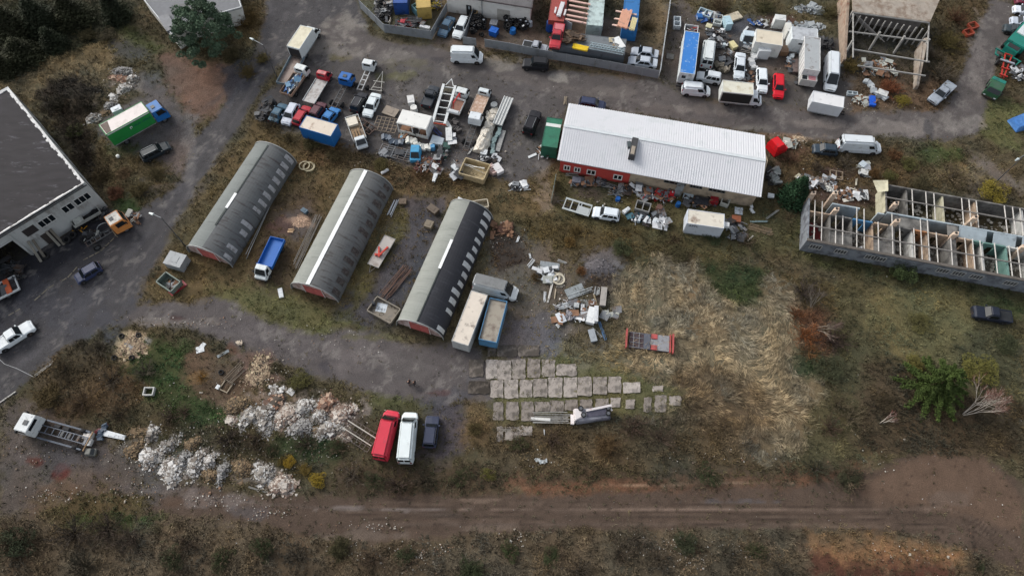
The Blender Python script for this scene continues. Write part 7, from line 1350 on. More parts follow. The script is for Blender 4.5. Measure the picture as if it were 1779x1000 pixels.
PIECES = [
 # lower left
 ('door', 'bumper_scrap', 'long white bumper panel at the tail of the bare chassis lorry', 'panel', (182, 752), (219, 760), .75, .2, Wt), ('box', 'seat_unit', 'white seat unit right behind the bare chassis lorry, upper', 'seat', (150, 757), (164, 759), .9, .6, (214, 208, 200)), ('box', 'seat_unit', 'white seat unit right behind the bare chassis lorry, lower', 'seat', (150, 768), (162, 770), .8, .5, (206, 206, 204)),
 ('bent', 'axle', 'dark blue grey axle frame between the seats and the white bumper', 'axle', (184, 738), (174, 765), .7, .5, (74, 86, 100)), ('bent', 'mudguard', 'maroon mudguard by the blue grey axle frame', 'mudguard', (168, 752), (190, 738), .4, .3, (92, 40, 44)), ('cab', 'engine_box', 'grey metal box at the edge of the gravel below the seats', 'box', (153, 786), (169, 786), .9, .8, (112, 112, 106)),
 ('frame', 'wire_crate', 'white wire crate alone in the green grass', 'crate', (252, 681), (270, 681), 1.1, .5, (176, 176, 172)), ('panel', 'board', 'white board lying in the weeds by the gravel road', 'board', (341, 609), (355, 605), .9, .12, Wt), ('panel', 'board', 'upright looking white board above the lying one by the gravel road', 'board', (350, 603), (356, 596), .6, .12, Wt), ('panel', 'sheet', 'grey metal sheet at the edge of the gravel road', 'sheet', (378, 620), (398, 609), .4, .12, (122, 132, 136)),
 ('frame', 'pallet', 'weathered wooden pallet by the brush pile', 'pallet', (388, 680), (400, 662), 1.3, .15, (136, 124, 104)), ('bars', 'branch_pile', 'heap of cut branches above the wooden pallet', 'branches', (395, 665), (424, 636), 1.4, .4, (96, 84, 70)), ('box', 'block', 'small white block left of the wooden pallet', 'block', (378, 676), (382, 670), .4, .3, Wt), ('bent', 'litter_box', 'crumpled pale carton on the gravel road edge', 'carton', (413, 597), (422, 597), .5, .3, (190, 176, 158)),
 ('bars', 'guard_rail', 'fallen white guard rail at the road verge', 'rail', (60, 655), (94, 628), .35, .1, (150, 148, 142)), ('bars', 'pipe', 'thin pipe lying beside the track below the rubble', 'pipe', (430, 845), (465, 856), .12, .05, (112, 110, 104)),
 ('panel', 'white_board', 'white panel standing at the lower front of the middle shed', 'panel', (487, 502), (490, 518), .6, .5, Wt), ('box', 'shelter', 'flat grey roofed shelter beside the road verge', 'shelter', (298, 455), (326, 463), 2.0, 1.5, (150, 154, 156)), ('crate', 'skip', 'green grey open skip with scrap below the shelter roof', 'skip', (285, 486), (310, 503), 1.8, 1.0, (104, 118, 110)), ('panel', 'red_cover', 'dark red cover lying against the open skip', 'cover', (296, 511), (322, 491), 1.0, .3, (150, 26, 40)),
 # between huts
 ('bars', 'sheet_stack', 'stack of shiny silver profiles right of the middle shed', 'stack', (690, 347), (676, 378), .8, .35, (186, 192, 198)), ('tank', 'gas_bottle', 'white cylinder lying behind the middle shed', 'cylinder', (663, 303), (675, 296), .45, .5, Wt), ('box', 'pallet_stack', 'brown pallet stack beside the shiny silver profiles', 'pallet stack', (694, 352), (706, 352), .9, .4, (106, 90, 74)), ('box', 'crate', 'brown crate stack left of the blackened shed, upper', 'crate', (746, 362), (760, 372), 1.0, .7, (96, 84, 72)), ('box', 'crate', 'grey brown crate stack left of the blackened shed, lower', 'crate', (740, 392), (752, 396), 1.1, .8, (120, 110, 94)),
 ('crate', 'wooden_platform', 'wooden platform with white sheet at the lower end of the blackened shed', 'platform', (648, 530), (688, 552), 2.4, .7, (128, 120, 108)), ('panel', 'white_sheet', 'white sheet on top of the wooden platform', 'sheet', (654, 533), (672, 536), 1.3, .1, (208, 216, 222)), ('round', 'tyre_drum', 'dark drum at the corner of the wooden platform', 'drum', (648, 530), (652, 530), .5, .9, Dk), ('bars', 'pipe_pile', 'long pile of grey pipes along the left side of the middle shed', 'pipes', (556, 375), (512, 470), 1.1, .5, (98, 94, 90)), ('bars', 'pipe_pile', 'rusty pipe pile left of the blackened shed', 'pipes', (712, 462), (664, 520), 1.6, .4, (92, 66, 54)), ('bars', 'scaffold', 'grey scaffold tubes leaning along the right side of the left shed', 'scaffold', (470, 360), (428, 452), .5, .5, (124, 126, 126)), ('bars', 'log_stack', 'cut firewood logs beside the sawdust', 'logs', (500, 402), (512, 402), .8, .3, (190, 156, 116)), ('box', 'tool_box', 'blue grey box at the top of the sawdust patch', 'box', (526, 366), (534, 371), .6, .5, (76, 96, 110)),
 ('panel', 'white_bars', 'white frame lying behind the blackened shed', 'frame', (796, 344), (822, 358), .3, .3, Wt), ('crate', 'crate', 'cream open crate right of the white frame behind the blackened shed', 'crate', (820, 362), (848, 358), 1.3, .9, (176, 168, 150)),
 # plot scrap
 ('panel', 'board', 'flat grey board at the top of the white scrap', 'board', (938, 459), (972, 464), 1.1, .14, (138, 144, 148)), ('bars', 'plastic_cross', 'crossed white plastic pieces left of the grey board', 'scrap', (917, 465), (928, 450), .5, .2, Wt), ('bars', 'plastic_bars', 'white strips at the upper left of the scrap', 'scrap', (920, 440), (922, 450), .3, .1, Wt),
 ('box', 'white_casing', 'white casing, upper in the scrap cluster', 'casing', (944, 472), (953, 470), .8, .4, Wt), ('box', 'white_casing', 'white casing right of the upper one in the scrap', 'casing', (954, 470), (961, 471), .6, .35, (196, 200, 204)), ('box', 'white_casing', 'white casing above the coiled hose', 'casing', (952, 478), (961, 480), .6, .3, Wt), ('box', 'white_casing', 'ribbed white casing left of the coiled hose', 'casing', (942, 484), (953, 488), .7, .4, (186, 192, 198)),
 ('bars', 'pipe', 'long white pipe below the coiled hose', 'pipe', (960, 490), (951, 527), .25, .1, (206, 202, 194)), ('bars', 'pipe', 'pair of thin white bars left of the long pipe', 'pipe', (947, 505), (946, 525), .3, .1, Wt), ('bars', 'pipe', 'tan bar right of the long white pipe', 'pipe', (966, 502), (963, 520), .14, .1, (176, 162, 140)),
 ('panel', 'lattice_grating', 'grey lattice panel, largest in the scrap', 'lattice', (984, 512), (1014, 500), 1.5, .3, (138, 144, 146)), ('bars', 'profile_bundle', 'bundle of galvanised profiles below the lattice panel', 'profiles', (986, 518), (1032, 502), .7, .25, (172, 178, 180)), ('bars', 'profile_bundle', 'bundle of white slats left of the small grey box', 'profiles', (968, 534), (994, 528), .8, .2, (196, 202, 206)), ('box', 'metal_box', 'small grey box right of the white slats', 'box', (997, 532), (1005, 533), .6, .5, (170, 174, 174)), ('box', 'metal_case', 'tall tan grey locker lying at the right of the scrap', 'locker', (1049, 502), (1046, 533), .75, .6, (158, 152, 146)), ('bars', 'profile_bundle', 'upright looking galvanised bars left of the tan grey locker', 'profiles', (1038, 498), (1036, 514), .8, .3, (176, 180, 180)), ('panel', 'grey_plate', 'grey plate between the lattice panel and the white cabinet', 'plate', (1008, 526), (1024, 526), 1.0, .1, (132, 134, 132)), ('bars', 'timber', 'thin tan timber reaching from the locker to the white cabinet', 'timber', (1030, 508), (1040, 540), .12, .1, (150, 136, 110)),
 ('box', 'white_cabinet', 'large white cabinet in the lower right of the scrap', 'cabinet', (1024, 564), (1030, 538), 1.1, .8, (216, 218, 218)), ('box', 'white_cabinet', 'narrow white casing fixed to the large white cabinet', 'cabinet', (1034, 562), (1035, 536), .5, .9, (204, 206, 208)), ('bars', 'blue_beam', 'blue painted beam below the white cabinet', 'beam', (1040, 557), (1052, 593), .4, .15, (70, 104, 140)), ('box', 'grey_casing', 'grey casing left of the blue beam', 'casing', (1026, 574), (1032, 594), .8, .4, (150, 156, 162)), ('bars', 'grey_beam', 'grey beam crossing the blue one', 'beam', (1027, 568), (1047, 588), .25, .12, (146, 148, 148)),
 ('box', 'white_strip_box', 'white ribbed unit at the lower left of the scrap', 'casing', (968, 546), (976, 562), .6, .35, (206, 210, 214)), ('box', 'white_strip_box', 'second white ribbed unit at the lower left of the scrap', 'casing', (975, 548), (981, 560), .5, .35, (190, 196, 202)), ('bars', 'white_strip', 'white strip below the ribbed units', 'strip', (966, 563), (972, 569), .35, .1, Wt), ('bent', 'grey_bin', 'grey crumpled bin right of the ribbed units', 'bin', (985, 545), (992, 556), .8, .6, (134, 132, 136)), ('door', 'door_scrap', 'small white shard right of the crumpled bin', 'shard', (1005, 552), (1008, 560), .3, .2, Wt), ('bars', 'laths', 'loose pale laths right of the coiled hose', 'laths', (975, 475), (972, 502), 1.0, .1, (140, 136, 128)), ('bars', 'laths', 'thin laths pointing to the upper left gravel mound', 'laths', (968, 452), (985, 458), .4, .1, (150, 150, 148)),
 ('bars', 'metal_bar_stack', 'long stack of metal bars left of the rolled over van', 'bars', (921, 727), (994, 726), 1.5, .5, (146, 144, 140)), ('panel', 'white_board', 'white board on the lower edge of the metal bar stack', 'board', (922, 728), (956, 730), .35, .7, (206, 206, 202)), ('bars', 'timber', 'grey timber lying on the overgrown bottom slabs', 'timber', (870, 747), (904, 748), .2, .12, (150, 144, 134)), ('bars', 'thin_pole', 'thin grey pole standing off the bottom slabs', 'pole', (945, 745), (946, 757), .1, .1, (170, 172, 172)), ('bent', 'crumpled_foil', 'crumpled white foil below the slabs', 'foil', (930, 800), (950, 802), .5, .15, (170, 176, 178)),
 ('bars', 'bar_bundle', 'thin bars near the third shed and scrap', 'bars', (902, 410), (898, 422), .3, .1, Wt),
 # workshop front
 ('round', 'blue_drum', 'blue drum lying in the grass before the red wall', 'drum', (1068, 348), (1078, 348), .75, .6, (20, 84, 156)), ('round', 'blue_drum', 'blue drum at the foot of the tan wall buttress', 'drum', (1174, 358), (1180, 358), .75, .8, (20, 80, 140)), ('bars', 'scrap_profiles', 'grey profiles stacked against the red wall, left', 'profiles', (982, 304), (1006, 306), .7, .5, (130, 128, 124)), ('box', 'grey_cabinet', 'grey cabinet by the red wall below the first windows', 'cabinet', (994, 316), (1008, 318), .9, .7, (108, 110, 120)), ('bars', 'scrap_profiles', 'grey profiles stacked against the red wall, right', 'profiles', (1036, 320), (1074, 328), .9, .5, (138, 140, 138)), ('bars', 'scrap_profiles', 'grey rails below the dark door of the red wall', 'profiles', (1054, 333), (1086, 342), .6, .3, (128, 130, 128)),
 ('panel', 'ramp', 'white ramp leaning at the meeting of red and tan walls', 'ramp', (1106, 318), (1109, 342), .55, .5, (196, 200, 204)), ('bars', 'ladder', 'white ladder beside the ramp on the tan wall', 'ladder', (1117, 324), (1109, 345), .3, .4, Wt), ('bars', 'ladder', 'second white ladder right of the ramp', 'ladder', (1126, 325), (1119, 345), .25, .4, Wt), ('box', 'red_box', 'red box at the tan wall by the buttress', 'box', (1162, 340), (1169, 342), .8, .8, (180, 30, 40)), ('panel', 'white_table', 'white table top right of the buttress', 'table', (1186, 342), (1203, 346), 1.0, .7, (184, 198, 204)), ('box', 'red_machine', 'dark red machine at the tan wall', 'machine', (1232, 352), (1245, 354), 1.0, .9, (130, 28, 36)), ('frame', 'steel_table', 'pale steel frame table at the tan wall', 'table', (1251, 352), (1265, 357), 1.1, .8, (170, 172, 164)), ('panel', 'white_plate', 'white square plate near the right end of the tan wall', 'plate', (1276, 366), (1290, 368), 1.2, .2, (198, 206, 214)), ('box', 'black_bench', 'black bench of parts right of the white table top', 'bench', (1205, 350), (1228, 355), 1.2, .6, (44, 46, 52)),
 ('frame', 'metal_cage', 'open grey metal box frame right of the white off-road car', 'frame', (1103, 360), (1128, 367), 1.6, .8, (132, 132, 130)), ('door', 'door_scrap', 'white car door standing right behind the white off-road car', 'door', (1082, 372), (1092, 364), .6, .5, Wt), ('door', 'door_scrap', 'white car part leaning first in the row of doors', 'door', (1102, 387), (1107, 378), .35, .5, Wt), ('door', 'door_scrap', 'white car part leaning second in the row of doors', 'door', (1108, 388), (1113, 377), .4, .6, (190, 198, 204)), ('door', 'door_scrap', 'white and dark car door leaning third in the row of doors', 'door', (1118, 390), (1124, 380), .5, .6, Wt), ('door', 'door_scrap', 'white car wing, widest in the row of doors', 'wing', (1133, 386), (1144, 390), 1.0, .6, (200, 206, 210)), ('round', 'brown_barrel', 'brown open barrel above the white car wing', 'barrel', (1140, 366), (1147, 366), 1.0, 1.0, (96, 70, 62)),
 ('bent', 'crushed_machine', 'crushed pale machine frame at the right end of the workshop', 'machine', (1344, 296), (1346, 322), 1.2, .9, (134, 138, 136)), ('box', 'white_box', 'small white box below the crushed machine frame', 'box', (1333, 341), (1343, 343), .6, .4, Wt), ('bars', 'rods', 'grey blue rods right of the white box body', 'rods', (1302, 386), (1335, 386), .35, .15, (130, 150, 152)), ('bars', 'rods', 'grey beam sticking up right of the white box body', 'rods', (1330, 382), (1352, 366), .3, .2, (140, 140, 134)), ('bars', 'planks', 'bleached planks in the dry grass right of the white box body', 'planks', (1298, 392), (1344, 406), 1.2, .1, (132, 114, 92)), ('bars', 'planks', 'small white curved lath near the bleached planks', 'lath', (1298, 420), (1308, 410), .14, .1, (180, 176, 166)), ('box', 'orange_heap_box', 'rusty orange box right of the white box body', 'box', (1270, 382), (1285, 384), 1.0, .5, (140, 84, 60)), ('bent', 'white_wing', 'bent white wing at the corner of the tan wall', 'wing', (1303, 358), (1307, 372), .4, .4, Wt),
 # junk yard right, behind ruin
 ('box', 'white_carton', 'white box standing behind the ruin, upper', 'box', (1492, 286), (1500, 292), 1.0, .6, (190, 200, 206)), ('box', 'white_carton', 'white box standing behind the ruin, lower', 'box', (1493, 300), (1505, 304), .9, .5, (200, 200, 196)), ('frame', 'timber_rack', 'leaning pale timber frame behind the ruin', 'frame', (1440, 304), (1463, 308), 1.6, .3, (140, 124, 106)), ('frame', 'window_unit', 'white window frame lying behind the ruin wall', 'window frame', (1474, 330), (1498, 338), .8, .15, (206, 200, 184)), ('panel', 'white_board', 'white board below the white window frame', 'board', (1464, 349), (1482, 346), .6, .2, (206, 202, 192)), ('panel', 'ribbed_sheet', 'cream ribbed panel beside the dark green spruce', 'panel', (1383, 305), (1398, 318), 1.0, .4, (190, 184, 160)), ('bent', 'broken_furniture', 'broken white furniture left of the white window frame', 'furniture', (1434, 326), (1450, 334), 1.0, .5, (190, 190, 184)), ('bent', 'broken_furniture', 'smashed grey laths near the cream panel', 'furniture', (1408, 316), (1432, 318), 1.3, .4, (140, 132, 126)), ('round', 'bath_tub', 'white round tub at the wall of the ruin rear wing', 'tub', (1525, 347), (1533, 347), 1.0, .5, (180, 180, 170)), ('bars', 'white_stake', 'pale stake standing behind the white boxes', 'stake', (1487, 312), (1486, 324), .2, .3, (190, 186, 170)), ('door', 'white_hood', 'raised white bonnet between the crushed car and the white van', 'bonnet', (1453, 250), (1457, 264), .7, 1.0, Wt),
 ('cab', 'red_truck_cab', 'bright red truck cab at the right end of the workshop', 'truck cab', (1336, 266), (1357, 256), 2.2, 2.2, (206, 24, 34)), ('box', 'white_crate', 'white flat crate beside the red truck cab', 'crate', (1358, 257), (1370, 248), .9, .5, (204, 198, 188)),
 ('bent', 'crane_wreck', 'crumpled light grey machine arm below the barn skeleton', 'machine', (1500, 142), (1536, 176), .9, .6, (176, 182, 186)), ('box', 'white_block', 'white block at the lower end of the crumpled machine arm', 'block', (1522, 164), (1538, 170), 1.1, .8, (200, 202, 200)), ('box', 'blue_cover', 'bright blue cover in the weeds below the barn skeleton', 'cover', (1513, 170), (1514, 186), .9, .5, (24, 84, 190)), ('frame', 'steel_rack', 'small pale steel rack right of the clean white box trailer', 'rack', (1470, 164), (1488, 166), .7, .5, (176, 186, 190)), ('panel', 'white_board', 'long pale board against the brick coloured barn wall', 'board', (1462, 80), (1462, 116), .5, .6, (186, 196, 200)),
 # junk yard upper right
 ('frame', 'window_unit', 'white window frame standing next to the compound fence', 'window frame', (1175, 35), (1175, 52), 1.2, .8, (190, 198, 204)), ('frame', 'window_unit', 'pale blue framed unit at the top left of the junk yard', 'window frame', (1212, 24), (1234, 32), 1.6, .8, (166, 184, 192)), ('frame', 'window_unit', 'grey window frame right of the pale blue unit', 'window frame', (1238, 34), (1254, 36), 1.2, .6, (170, 176, 176)), ('frame', 'window_unit', 'white framed pane below the grey window frame', 'window frame', (1238, 42), (1252, 45), 1.0, .6, (196, 202, 200)), ('box', 'blue_bin', 'blue bin beside the pale blue framed unit', 'bin', (1210, 34), (1218, 34), .9, .8, (40, 96, 160)), ('box', 'cream_box', 'cream box in front of the window frames', 'box', (1225, 50), (1234, 53), .9, .8, (196, 192, 160)), ('panel', 'large_sheet', 'large cream sheet leaning behind the window frames', 'sheet', (1255, 38), (1285, 28), 1.6, .7, (190, 180, 158)), ('box', 'glass_booth', 'blue white booth right of the window frames', 'booth', (1258, 40), (1264, 54), 1.1, 1.4, (168, 196, 206)), ('panel', 'white_strip', 'white strip on the dark ground in the junk yard', 'strip', (1291, 57), (1299, 48), .35, .2, Wt),
 ('cab', 'truck_cab', 'blue white truck cab above the stripped white car', 'truck cab', (1296, 68), (1296, 84), 2.1, 1.9, (186, 200, 210)), ('bars', 'engine_rack', 'grey engine rack below the blue white truck cab', 'rack', (1284, 86), (1304, 90), 2.0, .9, (128, 124, 118)), ('box', 'white_cool_box', 'tall white cold box in the middle of the junk yard', 'box', (1321, 88), (1323, 104), 1.9, 1.8, (204, 208, 210)), ('bent', 'white_boat', 'narrow white hull left of the tall white cold box', 'hull', (1307, 94), (1306, 122), 1.1, .6, (196, 198, 198)), ('box', 'tan_box', 'tan wooden box between the two large cabins', 'box', (1353, 92), (1366, 93), 1.5, .9, (122, 96, 74)), ('box', 'white_upper_box', 'small white box behind the cream stained box body', 'box', (1340, 46), (1358, 48), 1.2, 1.9, (206, 208, 206)), ('box', 'side_box', 'narrow white box at the right of the cream stained box body', 'box', (1362, 56), (1366, 70), .9, 1.9, (206, 206, 200)), ('box', 'armchair', 'cream armchair among the dark scrap', 'seat', (1268, 78), (1276, 88), .9, .7, (206, 196, 150)), ('round', 'white_drum', 'round white lid on the dark scrap, upper', 'lid', (1253, 83), (1259, 83), .6, .8, (196, 208, 212)), ('round', 'white_drum', 'round white lid on the dark scrap, lower', 'lid', (1264, 96), (1270, 96), .6, .7, (190, 204, 208)), ('bent', 'small_excavator', 'cream and dark digger part beside the small off-road car', 'machine', (1244, 116), (1264, 126), 1.2, .9, (120, 112, 98)), ('bent', 'white_motorcycle', 'white fairing beside the long pink marked trailer', 'fairing', (1374, 98), (1368, 112), .7, .7, (196, 204, 208)), ('box', 'brown_trailer_box', 'brown flat cart under the long pink marked trailer', 'cart', (1382, 108), (1384, 130), 1.5, .6, (98, 84, 80)), ('panel', 'grey_roof_sheet', 'grey sheet below the white grey roofed cabin body', 'sheet', (1370, 88), (1384, 92), 1.2, .5, (120, 116, 112)), ('bent', 'black_scrap_roll', 'black roll right of the long trailers', 'roll', (1424, 72), (1444, 78), 1.3, .8, (34, 36, 40)),
 # truck yard lower
 ('box', 'wooden_plate', 'weathered wooden plate beside the open white booth', 'plate', (668, 192), (690, 200), 1.6, .3, (140, 128, 114)), ('box', 'white_pedestal', 'white pedestal above the open white booth', 'pedestal', (714, 174), (716, 186), 1.0, 1.0, (206, 206, 204)), ('round', 'white_tank', 'round white tank just behind the open white booth', 'tank', (716, 194), (724, 194), 1.2, 1.0, (212, 212, 208)), ('door', 'van_sheet', 'white blue van side panel right of the open white booth', 'panel', (750, 246), (771, 250), 1.6, .6, (180, 190, 196)), ('bars', 'blue_bars', 'dark blue bars inside the van side panel', 'bars', (754, 225), (768, 240), .7, .7, (36, 56, 116)), ('box', 'white_locker', 'tall white locker right of the van side panel', 'locker', (780, 228), (781, 250), .9, .8, (208, 210, 208)), ('panel', 'lid_sheet', 'white lid leaning on the tall white locker', 'lid', (775, 212), (784, 226), .45, .9, (210, 212, 210)), ('bent', 'scrap_bundle', 'dark scrap bundle behind the tall white locker', 'scrap', (788, 212), (796, 232), .9, .8, (84, 80, 78)),
 ('bent', 'boat_hull', 'long white inflatable shape below the open white booth', 'hull', (706, 246), (748, 262), 1.2, .7, (204, 204, 196)), ('cab', 'blue_cab', 'pale blue small van cab in the weeds', 'van cab', (724, 262), (722, 284), 1.6, 1.6, (66, 148, 190)), ('round', 'blue_drum', 'pale blue drum beside the long white inflatable shape', 'drum', (749, 260), (756, 260), .8, .9, (90, 150, 190)), ('round', 'blue_drum', 'small pale blue ball by the grey steel rack', 'drum', (696, 241), (700, 241), .5, .5, (120, 176, 200)), ('bent', 'crumpled_cover', 'crumpled dark blue grey frame at the left end of the steel rack', 'frame', (664, 240), (700, 252), 1.0, .6, (90, 100, 112)),
 ('door', 'white_bag', 'white sack in the weeds below the truck yard', 'sack', (758, 304), (754, 318), .6, .35, Wt), ('bent', 'white_hull', 'white nose part at the upper end of the crumpled hull', 'hull', (858, 192), (848, 212), 1.2, .8, (196, 190, 178)), ('bent', 'green_tarp', 'rolled pale green tarpaulin beside the crumpled hull', 'tarpaulin', (868, 222), (853, 270), .7, .6, (118, 138, 138)), ('panel', 'grey_beam', 'grey white beam right of the pale green tarpaulin', 'beam', (875, 228), (864, 264), .7, .5, (150, 150, 148)), ('round', 'wheel_hub', 'pale spoked wheel on the upper end of the crumpled hull', 'wheel', (855, 188), (862, 188), 1.2, .9, (130, 134, 136)), ('box', 'white_cube', 'white cube below the crumpled hull, left', 'cube', (836, 268), (846, 270), .8, .7, Wt), ('box', 'white_cube', 'small white cube below the pale green tarpaulin', 'cube', (858, 272), (863, 273), .5, .5, Wt),
 ('crate', 'open_container', 'cream open topped container with brown floor', 'container', (804, 296), (846, 308), 2.9, 1.3, (172, 156, 122)), ('panel', 'white_lath', 'white ramp lying inside the cream open container', 'ramp', (826, 284), (850, 292), .5, 1.1, Wt), ('bars', 'white_lath', 'white crossbar over the cream open container', 'bar', (803, 290), (846, 303), .25, 1.5, (200, 198, 190)), ('bars', 'white_lath', 'white bar sticking out behind the cream open container', 'bar', (813, 270), (824, 256), .2, .3, (200, 200, 196)), ('bent', 'bent_sheet', 'red and white bent panel at the right of the cream container', 'panel', (852, 290), (857, 306), .7, .9, (196, 170, 162)), ('box', 'white_armchair', 'white armchair right of the cream container', 'armchair', (860, 290), (870, 304), 1.1, .7, (206, 204, 204)), ('bars', 'grey_tangle', 'grey poles left of the cream open container', 'poles', (786, 282), (802, 308), .9, .7, (140, 142, 142)), ('box', 'white_bin', 'white bin left of the cream open container', 'bin', (787, 292), (795, 300), .7, .8, (196, 200, 202)), ('panel', 'white_plank', 'white plank beside the green roofed container', 'plank', (918, 274), (932, 268), .4, .2, Wt), ('bars', 'log', 'pale log in front of the white roofed workshop', 'log', (983, 168), (981, 184), .5, .3, (160, 146, 122)),
 ('bars', 'hoop_scrap', 'grey laths at the tip of the workshop gravel', 'laths', (868, 388), (886, 386), .4, .1, (130, 124, 116)),
 # compound top left and centre
 ('bars', 'steel_pile', 'heap of grey steel bars inside the left compound', 'bars', (698, 36), (728, 38), 1.9, .6, (110, 108, 108)), ('box', 'red_box', 'red box on the steel pile in the left compound', 'box', (697, 43), (704, 44), .7, .8, (170, 60, 70)), ('panel', 'white_sheet', 'white sheets at the fence inside the left compound', 'sheet', (730, 48), (747, 52), .6, .9, (206, 208, 212)), ('frame', 'steel_stand', 'pale blue upright frame inside the left compound', 'frame', (722, 18), (731, 28), 1.4, 1.4, (96, 140, 150)), ('bars', 'fence_scrap', 'cream bar left of the steel pile', 'bar', (680, 36), (676, 44), .2, .7, (190, 184, 170)), ('box', 'blue_machine', 'blue machine with grey tray between the tyre heaps', 'machine', (852, 58), (864, 62), 1.2, 1.0, (24, 92, 180)), ('box', 'grey_tray', 'grey table behind the blue machine', 'table', (852, 46), (864, 48), 1.2, 1.0, (128, 130, 134)), ('round', 'blue_barrel', 'blue barrel lying in front of the right tyre heap', 'barrel', (886, 58), (896, 58), 1.1, .9, (30, 106, 180)), ('round', 'white_barrel', 'light grey barrel at the corner of the white garage', 'barrel', (919, 46), (924, 46), .7, 1.0, (176, 184, 190)), ('round', 'blue_tank', 'large dark blue round tank beside the stacked red car', 'tank', (950, 52), (962, 52), 1.6, 1.6, (26, 66, 136)), ('box', 'wooden_crate', 'tan crate on the left tyre heap', 'crate', (820, 29), (830, 31), 1.0, 1.2, (150, 126, 90)),
 ('box', 'container_steps', 'square grate on the ground near the compound fence', 'grate', (1158, 98), (1170, 100), 1.1, .1, (98, 96, 92)),
]
for p_ in PIECES: piece(*p_[:4], *p_[4:])
R_, L = veh('white_hull', 'long crumpled white hull lying in the truck yard', 'hull', (832, 262, .8), (862, 186, .8)); rh = random.Random(9); m = MB(); rg = []
for k in range(15):
    t = k/14; w_ = (.35+.75*sin(min(1, (1-t)*1.5)*pi/2)**1.2)*rh.uniform(.85, 1.08); hh = w_*rh.uniform(.7, 1.05); oy = rh.uniform(-.09, .09); rg.append([(-L/2+L*t, oy+w_*cos(q_)*rh.uniform(.88, 1.08), .25+max(0, hh*sin(q_)*rh.uniform(.85, 1.1))) for q_ in [pi*i/9 for i in range(10)]]+[(-L/2+L*t, oy, .1)])
m.loft(rg).build('shell', stained((204, 198, 186), (150, 138, 122), .3, 2), R_)
for x in (-1.6, .2, 1.7): MB().box(x-.25, x+.25, -.35, .3, .7, 1.15).build('hatch_cover', paint((150, 146, 138), .3), R_)
# upright wire hoops
def hoops(px, py, R, n, col, lab):
    g = P(px, py, .2); m = MB()
    for k in range(n):
        m.ring((random.uniform(-.35, .35), random.uniform(-.3, .3), .12+.09*k), R*random.uniform(.7, 1), R*random.uniform(.7, 1)-.0 if 0 else R*.66, .05, 22)
    o_ = m.build('hose_coil', mat(col, .6, key='hc%s' % (col,))); o_.location = (g.x, g.y, hgt(g.x, g.y)); tag(o_, lab, 'hose coil')
hoops(533, 287, 1.0, 3, (150, 140, 112), 'coil of pale hose lying between the left and middle sheds'); hoops(967, 483, .95, 3, (186, 178, 158), 'coil of cream hose on the white scrap')
# tyres: every one its own object
TY = MB().ring((0, 0, .12), .36, .2, .24, 16).build('tyre', RUBBER, smooth=True); TYM = TY.data; bpy.data.objects.remove(TY)
CAPM = MB().cyl((0, 0, .06), (0, 0, .2), .22, n=12).cyl((0, 0, .2), (0, 0, .24), .08, n=8).build('x', paint((196, 200, 204))); CAPD = CAPM.data; bpy.data.objects.remove(CAPM)
rt = random.Random(5)
def tyres(cx, cy, rx, ry, n, lab, grp, hmax=4, rimp=.3):
    for k in range(n):
        a = rt.uniform(0, 6.28); q_ = rt.random()**.5; px, py = cx+cos(a)*rx*q_, cy+sin(a)*ry*q_; g = P(px, py); z = .24*rt.randint(0, hmax)
        o_ = bpy.data.objects.new('tyre', TYM); COL.objects.link(o_); o_.location = (g.x, g.y, hgt(g.x, g.y)+z); o_.rotation_euler = (rt.gauss(0, .25), rt.gauss(0, .25), 0); tag(o_, lab, 'tyre', grp)
        if rt.random() < rimp: b_ = bpy.data.objects.new('rim', CAPD); COL.objects.link(b_); b_.parent = o_
tyres(829, 47, 15, 20, 64, 'old black car tyre in the heap left of the garage door', 'tyres heaped left of the garage door', 5, .22); tyres(897, 46, 22, 13, 52, 'old black car tyre in the heap right of the garage door', 'tyres heaped right of the garage door', 5, .2)
tyres(668, 22, 10, 18, 34, 'bent dark wheel hoop in the left compound', 'dark hoops in the left compound', 3, 0)
for (px, py, lab) in ((212, 584, 'old tyre at the upper left of the sandy fire pit'), (242, 583, 'old tyre at the upper right of the sandy fire pit'), (200, 622, 'old tyre at the lower left of the sandy fire pit'), (230, 622, 'old tyre at the lower right of the sandy fire pit'), (385, 647, 'old tyre in the brown weeds above the pallet')):
    g = P(px, py); o_ = bpy.data.objects.new('tyre', TYM); COL.objects.link(o_); o_.location = (g.x, g.y, hgt(g.x, g.y)+.02); o_.rotation_euler = (.1, .1, 0); tag(o_, lab, 'tyre')
TYB = MB().ring((0, 0, 0), .55, .3, .4, 18).build('x', RUBBER, smooth=True).data
for (px, py, z, rx, lab) in ((136, 398, .5, 1.2, 'big lorry tyre leaning by the hall, nearest the yellow parts'), (145, 391, .5, 1.3, 'big lorry tyre leaning by the hall, second of three'), (154, 385, .55, 1.1, 'big lorry tyre leaning by the hall, third of three'), (166, 382, .4, .4, 'big lorry tyre behind the orange cab'), (171, 376, .9, .3, 'upper big lorry tyre stacked behind the orange cab'), (119, 419, .5, .5, 'white rimmed lorry tyre at the foot of the planks'), (129, 411, .5, .6, 'dark lorry tyre right of the white rimmed one'), (81, 446, .3, .2, 'lorry tyre lying at the foot of the long planks by the open gate'), (148, 418, .5, .9, 'lorry tyre at the tail of the stripped orange truck')):
    g = P(px, py); o_ = bpy.data.objects.new('tyre', TYB); COL.objects.link(o_); o_.location = (g.x, g.y, z); o_.rotation_euler = (rx, 0, .6); tag(o_, lab, 'tyre')
for ob in list(COL.objects):
    if ob.name == 'x' or ob.name.startswith('x.'): bpy.data.objects.remove(ob)
for ob in list(bpy.data.objects):
    if ob.name == 'x' or ob.name.startswith('x.'): bpy.data.objects.remove(ob)
